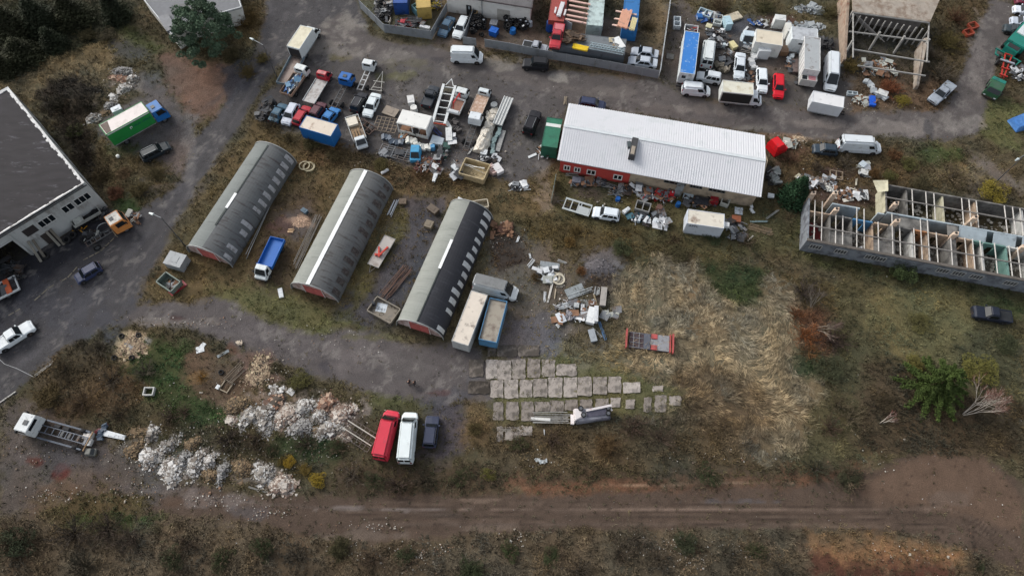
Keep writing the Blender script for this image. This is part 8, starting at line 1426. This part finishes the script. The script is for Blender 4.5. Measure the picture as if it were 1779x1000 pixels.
# scrap heaps
def heapj(px, py, w_, d_, h, n, mats, seed, lab, name='scrap_heap', rz=0, long=0, rmax=.55):
    g = P(px, py, h*.4); clutter(name, lab, 'scrap heap', -w_/2, w_/2, -d_/2, d_/2, 0, h, n, mats, seed, loc=(g.x, g.y, hgt(g.x, g.y)), rz=rz, long=long, rmax=rmax)
for i, h_ in enumerate([
 (25, 485, 2.6, 4.5, 1.2, 60, [JM[2], STEEL, DARK], 'dark machine scrap on the cut off trailer at the left edge'), (8, 462, 2.4, 2.2, 1.4, 60, [DARK, JM[2], STEEL], 'dark scrap inside the open gate of the hall'), (174, 372, 2.2, 1.4, .9, 40, [DARK, JM[2], JM[1]], 'dark parts between the hall and the orange cab'), (232, 379, 2.2, 1.6, .6, 40, [JM[1], JM[6], JM[3]], 'grey wheel parts in front of the orange cab'), (160, 410, 2.4, 1.3, .6, 44, [DARK, STEEL, JM[6]], 'chassis parts beside the stripped orange truck'), (140, 400, 1.8, .8, .5, 16, [mat((196, 140, 30), .6, key='yl'), DARK], 'yellow and black parts below the lorry tyres'),
 (304, 496, 1.8, 1.2, .7, 34, [JM[3], DARK, JM[1]], 'brown scrap in the green grey open skip'), (634, 222, 2.2, 2.0, .6, 46, [JM[3], DARK, STEEL], 'rusty bars in the brown cage frame'), (718, 232, 3.4, 1.4, .9, 50, [JM[0], JM[6], JM[3], DARK], 'white and tan goods inside the open white booth'), (683, 268, 3.6, 1.2, .5, 54, [JM[1], JM[2], STEEL], 'grey tubes lying on the long grey steel rack'), (745, 285, 3.8, 2.6, .7, 90, [JM[3], JM[1], JM[0], mat((92, 52, 50), .8, key='mr')], 'mixed rusty and white scrap right of the pale blue cab'), (770, 262, 1.5, 2.6, .8, 50, [JM[1], mat((60, 92, 84), .7, key='tl'), JM[2]], 'grey green scrap behind the pale blue cab'), (850, 275, 2.6, 1.0, .5, 34, [DARK, JM[0], JM[2]], 'dark and white parts below the crumpled hull'), (793, 300, 1.2, 2.2, .8, 40, [JM[0], JM[1], JM[2]], 'white parts left of the cream open container'), (903, 325, 2.6, 1.1, .4, 44, [JM[0], DARK, JM[1]], 'scattered engine parts at the lower end of the truck yard'), (785, 240, .8, 2.4, .6, 20, [JM[0], JM[2]], 'bits behind the tall white locker'),
 (944, 265, 1.6, 1.8, .8, 40, [JM[3], JM[0], DARK], 'timber and scrap below the green roofed container'), (1020, 318, 5.0, 1.0, .6, 80, [JM[2], JM[1], JM[3]], 'car parts along the foot of the red wall'), (1078, 330, 3.0, 1.4, .9, 50, [DARK, JM[1], JM[3]], 'dark machine parts by the door of the red wall'), (1103, 325, 2.0, 1.6, 1.0, 40, [JM[0], JM[1], DARK], 'white and dark parts where red and tan walls meet'), (1143, 340, 4.4, 1.8, .9, 110, [JM[2], JM[3], JM[5], JM[1], JM[0]], 'colourful mixed scrap against the tan wall'), (1217, 352, 4.6, 1.3, .8, 60, [DARK, JM[2], JM[3]], 'black parts along the tan wall'), (1115, 382, 3.4, 1.2, .5, 40, [JM[0], DARK, JM[2], mat((20, 80, 96), .6, key='tq')], 'glass and trim among the leaning car doors'), (1148, 384, 1.8, 2.6, .8, 50, [DARK, JM[0], JM[1]], 'hub caps and hoses right of the leaning car doors'), (1278, 400, 2.8, 3.0, .5, 70, [DARK, JM[2], JM[1]], 'black tyres and parts right of the white box body'), (1340, 305, 1.2, 2.2, .6, 30, [JM[1], DARK], 'parts below the crushed machine frame'), (1370, 250, 2.0, 1.4, .6, 40, [JM[3], JM[6]], 'tan rubble and wood behind the red truck cab'),
 (1420, 318, 5.2, 2.2, .6, 120, [JM[3], JM[0], JM[1], JM[2]], 'smashed furniture strewn behind the ruin, left part'), (1480, 338, 4.2, 1.5, .5, 70, [JM[0], JM[3], JM[2]], 'smashed boards behind the ruin, middle part'), (1498, 296, 1.6, 2.6, .6, 26, [JM[0], JM[6], JM[2]], 'small litter around the two white boxes'), (1245, 68, 3.4, 4.0, .9, 120, [DARK, JM[2], JM[1], JM[0]], 'dark engine scrap between the white van and the stripped car'), (1262, 105, 1.8, 3.2, .8, 70, [DARK, JM[2], JM[1]], 'dark scrap row beside the two window van'), (1232, 30, 3.6, 1.8, .5, 50, [JM[0], JM[1], JM[4], JM[2]], 'litter around the pale blue framed unit'), (1335, 82, 3.0, 1.5, .9, 70, [DARK, JM[2]], 'black rags and parts before the cream stained box body'), (1313, 40, 2.2, 1.2, .7, 40, [JM[2], JM[4], JM[0]], 'blue and black parts behind the blue white truck cab'), (1345, 42, 3.4, 1.0, 1.4, 26, [JM[0], JM[6]], 'white offcuts behind the cream stained box body'), (1296, 80, 1.8, 1.6, 1.0, 46, [JM[1], JM[2], JM[0]], 'grey metal heap on the engine rack'), (1285, 134, 1.2, 1.5, .7, 30, [JM[0], JM[1]], 'engine parts in the open bay of the stripped white car'), (1303, 135, 1.2, 2.2, .5, 30, [STEEL, JM[3]], 'bars between the stripped car and the white hatchback'), (1380, 115, 2.2, 2.6, .6, 60, [JM[2], STEEL, JM[3]], 'grey parts left of the long pink marked trailer'), (1436, 80, 2.2, 1.2, .5, 50, [DARK, JM[2]], 'black parts right of the long trailers'), (1398, 140, 2.4, .8, .5, 30, [DARK, JM[0], JM[2]], 'dark parts at the lower end of the long pink marked trailer'), (1232, 122, 1.6, 1.4, .6, 30, [JM[6], DARK], 'parts above the small white off-road car'),
 (1400, 14, 3.0, 1.2, .4, 24, [JM[0], JM[1]], 'white slab pieces beside the upper boulder heap'), (1525, 118, 5.6, 3.4, .6, 120, [JM[1], JM[6], JM[3]], 'fallen beams inside the barn skeleton'), (1500, 175, 3.4, 1.4, .3, 40, [JM[3], JM[1], JM[6]], 'litter around the bright blue cover'), (1768, 128, 2.0, 2.6, .7, 60, [JM[0], JM[2], JM[1]], 'white and dark car parts at the right edge'), (664, 20, 3.0, 4.5, .9, 110, [JM[2], STEEL, JM[1]], 'tangled dark steel along the fence of the left compound'), (712, 40, 4.8, 1.6, .5, 60, [JM[1], JM[2], JM[5]], 'steel offcuts in the left compound'), (745, 8, 4.2, 2.0, 1.0, 60, [mat((190, 170, 60), .6, key='yy'), JM[1], JM[2]], 'mixed parts around the yellow container'), (973, 62, 1.2, 2.6, .9, 34, [JM[2], JM[1]], 'grey blue bottles beside the stacked red car'), (950, 476, 2.8, 2.2, .35, 50, [JM[0], JM[2], JM[6]], 'small dark and white bits among the white casings'), (1000, 540, 5.4, 3.0, .25, 60, [JM[0], JM[1], JM[3]], 'small bits strewn across the lower scrap'), (1060, 548, 2.0, 2.0, .3, 12, [JM[1], JM[6]], 'few rods right of the white cabinet'), (872, 400, 3.0, 2.2, .25, 44, [mat((92, 64, 52), .9, key='brn'), JM[3]], 'brown brushwood beside the blackened shed'),
 ]): heapj(*h_[:7], 500+i, h_[7])
# cut off trailer at the left edge
R_, L = veh('low_trailer', 'white edged trailer with dark load cut off by the left edge', 'trailer', (-30, 520, .9), (30, 490, .9)); tray(R_, -L/2, L/2, 2.5, .7, JM[2], paint((200, 204, 204), .15), .3, .14, 'lrf'); MB().box(L/2-1.6, L/2-.9, -1.2, 1.2, .9, 1.1).build('orange_bar', mat((196, 92, 50), .6, key='ob'), R_); chassis(R_, -L/2, L/2, axles=(.5,), r=.4, W=2.3)
# grey tank body leaning by the hall
R_, L = veh('lorry_tank', 'pale grey truck body standing against the hall wall', 'truck body', (124, 387, 1.4), (170, 361, 1.4)); tray(R_, -L/2, L/2, 1.7, 1.0, DARK, paint((158, 160, 154), .3), .5, .08); MB().box(-L/2+.3, -L/2+1.6, -.8, .2, 1.5, 1.58).build('hatch_cover', paint((176, 178, 170), .3), R_)
# fairground-blue round sign beside the orange cab
o_ = MB().cyl((0, 0, .0), (0, 0, .06), .5, n=24).build('round_sign', mat((30, 98, 170), .4, key='rsb')); MB().ring((0, 0, .065), .5, .44, .03, 24).build('sign_border', paint((214, 220, 224), .02), o_)
MB().hexa([(-.28, -.06, .061), (-.02, -.3, .061), (.12, -.18, .061), (-.18, .1, .061), (-.28, -.06, .075), (-.02, -.3, .075), (.12, -.18, .075), (-.18, .1, .075)]).hexa([(-.05, -.12, .076), (.08, -.22, .076), (.34, .16, .076), (.22, .26, .076), (-.05, -.12, .09), (.08, -.22, .09), (.34, .16, .09), (.22, .26, .09)]).build('sign_mark', paint((214, 226, 232), .02), o_); g = P(216, 394, .8); o_.location = (g.x, g.y, .8); o_.rotation_euler = (.5, 0, .4); tag(o_, 'round blue sign with white mark leaning on the orange cab', 'sign')
# open sided white booth in the truck yard
R_, L = veh('market_booth', 'white flat roofed open booth on posts in the truck yard', 'booth', (694, 202, 2.4), (746, 214, 2.4)); bw = paint((218, 218, 214), .03); w2 = 1.35
MB().box(-L/2, L/2, -w2, w2, 2.3, 2.45).box(-L/2+.1, L/2-.1, -w2+.1, w2-.1, 2.453, 2.5).build('roof', bw, R_)
for x in (-L/2+.08, 0, L/2-.08):
    for y in (-w2+.08, w2-.08): MB().box(x-.06, x+.06, y-.06, y+.06, 0, 2.298).build('post', bw, R_)
MB().box(-L/2, L/2, -w2-.04, -w2+.02, .2, .9).build('front_panel', paint((206, 204, 196), .2), R_); MB().box(L/2-.04, L/2+.02, -w2, w2, .1, 2.2).build('side_panel', paint((196, 200, 202), .2), R_); MB().box(-L/2, L/2, -w2, w2, .02, .1).build('floor', JM[3], R_)
# green roofed container at the workshop
R_, L = veh('container', 'green roofed container with white band standing against the workshop', 'container', (954, 256, 2.6), (964, 206, 2.6)); boxbody(R_, -L/2, L/2, 2.4, .1, 2.6, mat((34, 112, 86), .6, 0, .12, 1, dirt=(28, 92, 72), amt=.3, wave=(4, 'X', .85), key='grn'), mat((30, 92, 72), .6, key='grns')); MB().box(L/2-1.7, L/2-1.1, -1.18, 1.18, 2.623, 2.66).build('white_band', paint((208, 212, 210), .05), R_)
# compound containers
def container(lab, r, f, z, W, col, h=2.5, roof=None, stain=.2):
    R_, L = veh('container', lab, 'container', (*r, z), (*f, z)); cm_ = mat(col, .6, 0, .1, 1, dirt=tuple(int(v*.75) for v in col), amt=stain, wave=(5, 'X', .8), key='ct%s' % (col,)); boxbody(R_, -L/2, L/2, W, .1, h, roof or cm_, cm_); return R_, L
container('deep blue container at the top of the left compound', (697, -24), (695, 6), 2.5, 2.4, (28, 76, 150)); container('ochre yellow container right of the deep blue one', (733, -22), (736, 14), 2.5, 2.4, (184, 156, 84))
container('bright blue container at the right of the compound', (1102, -30), (1094, 50), 2.6, 2.5, (38, 112, 176)); container('red brown container at the left of the beam roof', (976, -30), (966, 36), 2.6, 2.6, (156, 66, 58)); container('pale green white container right of the beam roof', (1040, -30), (1033, 44), 2.6, 2.6, (188, 206, 204), stain=.4)
R_, L = container('long dark grey container with ribbed roof behind the grey fence', (962, 67), (1087, 82), 2.5, 3.4, (92, 98, 104), roof=mat((112, 118, 122), .6, 0, .1, 1, dirt=(90, 96, 100), amt=.3, wave=(2.2, 'X', .72), key='rbr'))
def ontop(a, b, z, w_, h, col, name, lab, cat, kind='panel'):
    p_ = P(*a, z); q_ = P(*b, z); d = q_-p_; L = d.length; m = MB(); l2 = L/2; w2 = w_/2
    if kind == 'bars':
        n = max(3, int(w_/.14))
        for k in range(n): y = -w2+w_*(k+.5)/n; e = random.uniform(0, .08)*L; m.beam((-l2+e, y, h/2), (l2-e*.5, y, h/2+random.uniform(-.02, .02)), .11, h)
    elif kind == 'truss':
        for s in (-1, 1): m.beam((-l2, s*w2, .1), (l2, s*w2, .1), .12, .12).beam((-l2, s*w2, h), (l2, s*w2, h), .1, .1)
        n = 12
        for k in range(n): x = -l2+L*k/n; m.beam((x, -w2, h), (x+L/n, w2, h), .07).beam((x, -w2, .1), (x, -w2, h), .05)
    elif kind == 'pallet':
        for k in range(5): x = -l2+L*(k+.5)/5; m.box(x-.07, x+.07, -w2, w2, .08, .12)
        for y in (-w2+.08, 0, w2-.08): m.box(-l2, l2, y-.05, y+.05, 0, .078)
    else:
        m.box(-l2, l2, -w2, w2, .02, h); m.box(-l2+.05, l2-.05, -w2+.05, w2-.05, h+.002, h+.02)
    o_ = m.build(name, paint(col, .15)); o_.location = ((p_.x+q_.x)/2, (p_.y+q_.y)/2, z); o_.rotation_euler = (0, 0, atan2(d.y, d.x)); return tag(o_, lab, cat)
ontop((994, 81), (1022, 87), 2.56, 1.0, .25, (236, 200, 40), 'yellow_profiles', 'bright yellow profiles bundled on the dark grey container', 'profiles', 'bars'); ontop((1024, 82), (1083, 93), 2.56, .9, .6, (150, 166, 172), 'lattice_girder', 'pale grey lattice girder on the dark grey container', 'girder', 'truss'); ontop((1068, 66), (1080, 84), 2.56, 1.5, .1, (222, 224, 222), 'white_sheet', 'white sheet on the right end of the dark grey container', 'sheet'); ontop((1062, 66), (1063, 74), 2.56, .9, .12, (196, 182, 150), 'pallet', 'pale pallet beside the white sheet on the container', 'pallet', 'pallet'); ontop((1064, 78), (1074, 82), 2.56, 1.0, .12, (142, 124, 102), 'pallet', 'brown pallet below the white sheet on the container', 'pallet', 'pallet')
c, h, L = axis((971, 45, 2.6), (964, 84, 2.6)); rc = car('pickup', 'scrapped red pickup standing on top of the dark grey container', (972, 44), (963, 84), (178, 52, 62), z=3.2, dirty=.3, bed=(196, 110, 116), cat='pickup'); rc.location.z = 2.56
for i, (px, py) in enumerate(((991, 60), (1002, 66), (986, 70))): g = P(px, py, 2.7); clutter('branch_heap', ['brown brushwood heap beside the scrapped red pickup', 'brown brushwood and timber in the middle of the container', 'brown brushwood nearest the scrapped red pickup windscreen'][i], 'brushwood', -.9, .9, -.7, .7, 0, .7, 46, [mat((104, 84, 66), .9, key='bw1'), mat((80, 66, 54), .9, key='bw2')], 70+i, loc=(g.x, g.y, 2.56), long=.3)
for i, (y0, y1, xa, xb) in enumerate(((2, 9, 988, 1026), (10, 17, 987, 1024), (18, 26, 985, 1023), (27, 34, 983, 1021), (34, 42, 981, 1019))):
    ontop((xa, y0), (xb, y1), 2.7, .28, .2, (214, 176, 164), 'roof_beam', 'pinkish roof beam spanning the two tall containers, %s from the top' % ['first', 'second', 'third', 'fourth', 'fifth'][i], 'beam', 'bars')
for i, (a, b) in enumerate((((1069, 20), (1106, 27)), ((1066, 33), (1102, 39)), ((1063, 44), (1100, 51)))): ontop(a, b, 2.66, .26, .16, (220, 190, 176), 'support_beam', 'pink cross beam under the timber stack, %s from the top' % ['first', 'second', 'third'][i], 'beam', 'bars')
ontop((1090, 18), (1080, 50), 2.86, 1.7, .3, (226, 170, 142), 'timber_stack', 'pinkish timber stack on the bright blue container', 'timber', 'bars'); ontop((1103, 32), (1097, 54), 2.86, .9, .25, (226, 212, 156), 'timber_stack', 'pale yellow board stack right of the pinkish timber', 'timber', 'bars'); ontop((978, 6), (970, 30), 2.7, .7, .3, (206, 206, 208), 'white_casing', 'white casing on the red brown container', 'casing'); ontop((966, 14), (964, 24), 2.7, .3, .2, (214, 210, 210), 'white_bar', 'white bar left of the casing on the red brown container', 'bar'); ontop((983, 18), (980, 28), 2.7, .3, .2, (214, 210, 210), 'white_bar', 'white bar right of the casing on the red brown container', 'bar')
g = P(1044, 52, 1); o_ = MB().box(-.05, .05, -1.0, 1.0, .1, 2.2).box(-.08, .08, -1.04, -1.0, .1, 2.25).build('steel_leaf', paint((170, 176, 182), .15)); o_.location = (g.x, g.y, 0); o_.rotation_euler = (0, 0, -.35); tag(o_, 'open grey container door below the pale green container', 'door')
g = P(984, 46, 1); o_ = MB().box(-.05, .05, -1.0, 1.0, .1, 2.2).box(-.08, .08, -1.04, -1.0, .1, 2.25).build('steel_leaf', paint((158, 164, 172), .15)); o_.location = (g.x, g.y, 0); o_.rotation_euler = (0, 0, .9); tag(o_, 'open grey container door beside the scrapped red pickup', 'door')
# rolled over white van wreck on the slabs
R_, L = veh('van_wreck', 'rolled over white van wreck showing its grey underside on the slabs', 'wreck', (999, 722, .8), (1062, 718, .8)); ww_ = stained((206, 200, 200), (160, 120, 112), .15, 1.5)
MB().hexa([(-L/2, -.95, .1), (L/2, -.6, .1), (L/2, .9, .1), (-L/2, .9, .1), (-L/2+.1, -.85, 1.2), (L/2-.3, -.5, .7), (L/2-.1, .85, .9), (-L/2+.3, .75, 1.3)]).build('body', mat((150, 150, 158), .6, 0, .3, 1.6, dirt=(96, 94, 104), amt=.45, key='wrk'), R_, bevel=.1)
MB().hexa([(-L/2-.15, -.8, .3), (-L/2+1.0, -.7, .3), (-L/2+1.0, .9, .3), (-L/2-.15, 1.0, .3), (-L/2-.1, -.7, 1.35), (-L/2+.9, -.3, 1.42), (-L/2+.9, .7, 1.45), (-L/2, .8, 1.4)]).build('front_end', ww_, R_, bevel=.08); MB().beam((-.9, .45, 1.3), (L/2+.1, .95, 1.2), .28, .2).beam((L/2-.2, .95, 1.1), (L/2+.1, .3, 1.0), .2, .2).build('side_sill', ww_, R_); MB().hexa([(-.8, -.35, 1.02), (L/2-.6, -.1, .84), (L/2-.5, .6, .95), (-.8, .4, 1.18), (-.8, -.35, 1.15), (L/2-.6, -.1, 1.0), (L/2-.5, .6, 1.12), (-.8, .4, 1.3)]).build('underfloor', mat((84, 82, 96), .7, 0, .3, key='uf'), R_)
for x, y, z in ((-L/2+.75, .72, 1.5), (-L/2+1.0, -.1, 1.5), (L/2-.4, .0, 1.1), (L/2-.35, .65, 1.2)): w_ = wheel(R_, x, y, .33, .2, z=z); w_.rotation_euler = (pi/2, 0, 0)
MB().hexa([(-L/2-.6, -.9, .2), (-L/2-.2, -1.0, .2), (-L/2-.1, .2, .2), (-L/2-.5, .3, .2), (-L/2-.6, -.9, .6), (-L/2-.2, -1.0, .7), (-L/2-.1, .2, .8), (-L/2-.5, .3, .7)]).build('bonnet', ww_, R_)
# green farm machines at the right edge
gm = mat((42, 92, 66), .6, 0, .2, dirt=(88, 84, 50), amt=.35, key='gm'); tm = mat((20, 118, 104), .5, 0, .15, dirt=(30, 84, 76), amt=.3, key='tmm'); rm_ = mat((176, 50, 40), .6, 0, .2, key='rm2')
R_, L = veh('farm_tractor', 'dark green old truck with moss on its roof beside the right road', 'truck', (1739, 135, 1.6), (1722, 164, 1.2)); cabin(R_, -.3, L/2, 2.3, 2.1, (44, 88, 60), dirty=.5); MB().box(-L/2, -.35, -1.1, 1.1, .8, 1.4).build('rear_deck', gm, R_, bevel=.06); MB().box(-L/2+.3, -L/2+1.0, -1.0, 1.0, 1.405, 1.6).build('teal_cover', tm, R_); chassis(R_, -L/2-.6, L/2-.3, axles=(-L/2+.6, L/2-.7), r=.5, W=2.3)
R_, L = veh('tow_bar', 'red painted drawbar frame behind the dark green old truck', 'frame', (1752, 95, .9), (1742, 134, .9))
for s in (-1, 1): MB().beam((-L/2, s*.5, .9), (L/2, s*.2, .8), .16, .2).build('long_bar', rm_, R_)
for k in range(4): x = -L/2+.2+k*(L-.4)/3; MB().box(x-.08, x+.08, -.62, .62, .95, 1.12).build('cross_bar', rm_, R_)
for x in (-L/2+.8, -L/2+2.0):
    MB().cyl((x, -1.2, .5), (x, 1.2, .5), .08, n=8).build('axle', STEEL, R_)
    for s in (-1, 1): wheel(R_, x, s*1.2, .5, .34)
MB().box(-L/2+1.9, -L/2+2.2, -1.1, 1.1, 1.1, 1.25).build('grey_bar', paint((150, 156, 166), .2), R_)
R_, L = veh('combine', 'teal green harvester at the right edge above the red frame', 'farm machine', (1790, 50, 1.4), (1752, 92, 1.4)); MB().box(-L/2, L/2-1.6, -1.5, 1.5, .9, 2.2).build('body', tm, R_, bevel=.12); MB().box(L/2-1.6, L/2-.3, -1.1, 1.1, .8, 2.0).build('cab', tm, R_, bevel=.1); MB().box(-L/2+.4, -.2, -1.2, .2, 2.204, 2.4).build('white_hood', paint((200, 206, 208), .1), R_); MB().box(L/2-1.4, L/2-.5, -.9, .9, 2.004, 2.06).build('hatch', DARK, R_); MB().beam((L/2-.2, -2.0, .9), (L/2-.2, 2.4, .9), .22).beam((L/2+.9, -1.5, .8), (L/2+.9, 2.2, .8), .18).beam((L/2-.2, -1.8, .9), (L/2+.9, -1.4, .8), .16).beam((L/2-.2, 2.2, .9), (L/2+.9, 2.1, .8), .16).build('header_frame', tm, R_)
for x in (-1.2, 1.4):
    for s in (-1, 1): wheel(R_, x, s*1.45, .6, .4)
g = P(1775, 212, .6); o_ = MB().hexa([(-1.6, -1.2, 0), (2.2, -1.4, 0), (2.2, 1.4, 0), (-1.4, 1.3, 0), (-1.3, -.9, .9), (2.0, -1.1, 1.3), (2.1, 1.1, 1.2), (-1.2, 1.0, 1.0)]).build('tarpaulin', mat((64, 116, 180), .6, 0, .2, 3, dirt=(96, 140, 190), amt=.3, key='tarp'), bevel=.08); o_.location = (g.x, g.y, 0); o_.rotation_euler = (0, 0, .35); tag(o_, 'blue tarpaulin covered stack on the grass at the right edge', 'tarpaulin')
for (px, py, lab) in ((1688, 50, 'rusty red barrow beside the road, upper'), (1680, 62, 'rusty red barrow beside the road, lower')): piece('crate', 'rusty_barrow', lab, 'barrow', (px-6, py), (px+6, py-4), 1.2, .6, (156, 72, 52))
g = P(206, 273, 0); o_ = MB().cyl((0, 0, 0), (0, 0, .3), .32, .25, 12).cyl((0, 0, .3), (0, 0, .36), .12, n=8).build('white_bucket', paint((210, 214, 208), .05)); o_.location = (g.x, g.y, .1); tag(o_, 'small round white bucket in the weeds below the green truck', 'bucket')
# pale cable along the road verge at the left edge
m = MB(); pts = [P(-10, 615), P(8, 632), P(30, 640), P(60, 655)]
for a, b in zip(pts, pts[1:]): m.beam((a.x, a.y, .04), (b.x, b.y, .04), .06, .04)
tag(m.build('road_cable', paint((150, 152, 154))), 'thin pale cable across the road at the left edge', 'cable')
m = MB(); a, b = P(-5, 703), P(28, 680); m.beam((a.x, a.y, .06), (b.x, b.y, .06), .16, .12).build('kerb', paint((160, 158, 152), .3))['kind'] = 'structure'
# broken joint of concrete kerb stones between hall yard and road
rk = random.Random(2); pts = [(15, 548), (60, 522), (85, 500), (118, 482), (145, 452), (175, 436), (200, 412)]
m = MB()
for a, b in zip(pts, pts[1:]):
    A = P(*a); B_ = P(*b); n = int((B_-A).length/.8)
    for i in range(n):
        if rk.random() < .35: continue
        p_ = A.lerp(B_, i/n); q_ = A.lerp(B_, (i+.8)/n); m.beam((p_.x, p_.y, .03), (q_.x, q_.y, .03), .16, .06)
m.build('kerb', stained((120, 112, 96), (86, 82, 70), .4, 2))['kind'] = 'structure'
# pale litter and broken stone on the banks below the track, beside the lorry and around the ruin
rl_ = random.Random(77)
def debris(name, lab, spots, cols, sz, seed):
    random.seed(seed); m = MB(); pts = [P(x, y) for x, y, *_ in spots]
    for (x, y, rx, ry, n) in spots:
        for _ in range(n):
            a = rl_.gauss(0, .5); b = rl_.gauss(0, .5); g = P(x+a*rx, y+b*ry); m.chunk((g.x, g.y, hgt(g.x, g.y)+.12), rl_.uniform(*sz)*(2.2 if rl_.random() < .04 else 1), mi=rl_.randrange(len(cols)), flat=.5)
    o_ = m.build(name, [mat(c, .9, 0, .2, 4, key='db%s' % (c,)) for c in cols]); o_['kind'] = 'stuff'; o_['label'] = lab; o_['category'] = 'debris'
debris('debris', 'pale broken stones and litter strewn over the banks and verges', [(720, 970, 60, 22, 90), (760, 955, 40, 14, 60), (895, 935, 30, 16, 60), (1130, 950, 60, 24, 90), (1200, 970, 40, 26, 90), (1180, 945, 26, 14, 50), (620, 955, 50, 20, 60), (660, 915, 60, 12, 60), (380, 868, 70, 16, 90), (470, 890, 60, 16, 80), (230, 850, 60, 20, 60), (80, 860, 70, 20, 90), (60, 790, 50, 30, 50), (1300, 955, 60, 24, 50), (1560, 960, 90, 20, 40), (1700, 880, 60, 60, 8), (1500, 800, 150, 30, 20), (1250, 790, 140, 20, 50), (940, 800, 60, 14, 40), (560, 790, 90, 50, 90), (420, 770, 150, 60, 260), (320, 700, 120, 60, 50), (520, 720, 120, 40, 260), (330, 800, 120, 50, 300), (240, 780, 50, 40, 90), (450, 650, 50, 40, 120), (1450, 320, 80, 40, 140), (1500, 180, 80, 20, 70), (1300, 60, 120, 60, 120), (760, 270, 140, 40, 160), (980, 520, 70, 60, 120), (870, 420, 40, 30, 50), (330, 560, 90, 12, 90), (600, 590, 120, 30, 70), (205, 150, 40, 40, 90), (1370, 250, 50, 14, 60), (1120, 350, 140, 12, 60), (1400, 20, 60, 30, 50)], [(150, 142, 130), (190, 186, 178), (112, 98, 84), (132, 104, 84)], (.03, .085), 3)
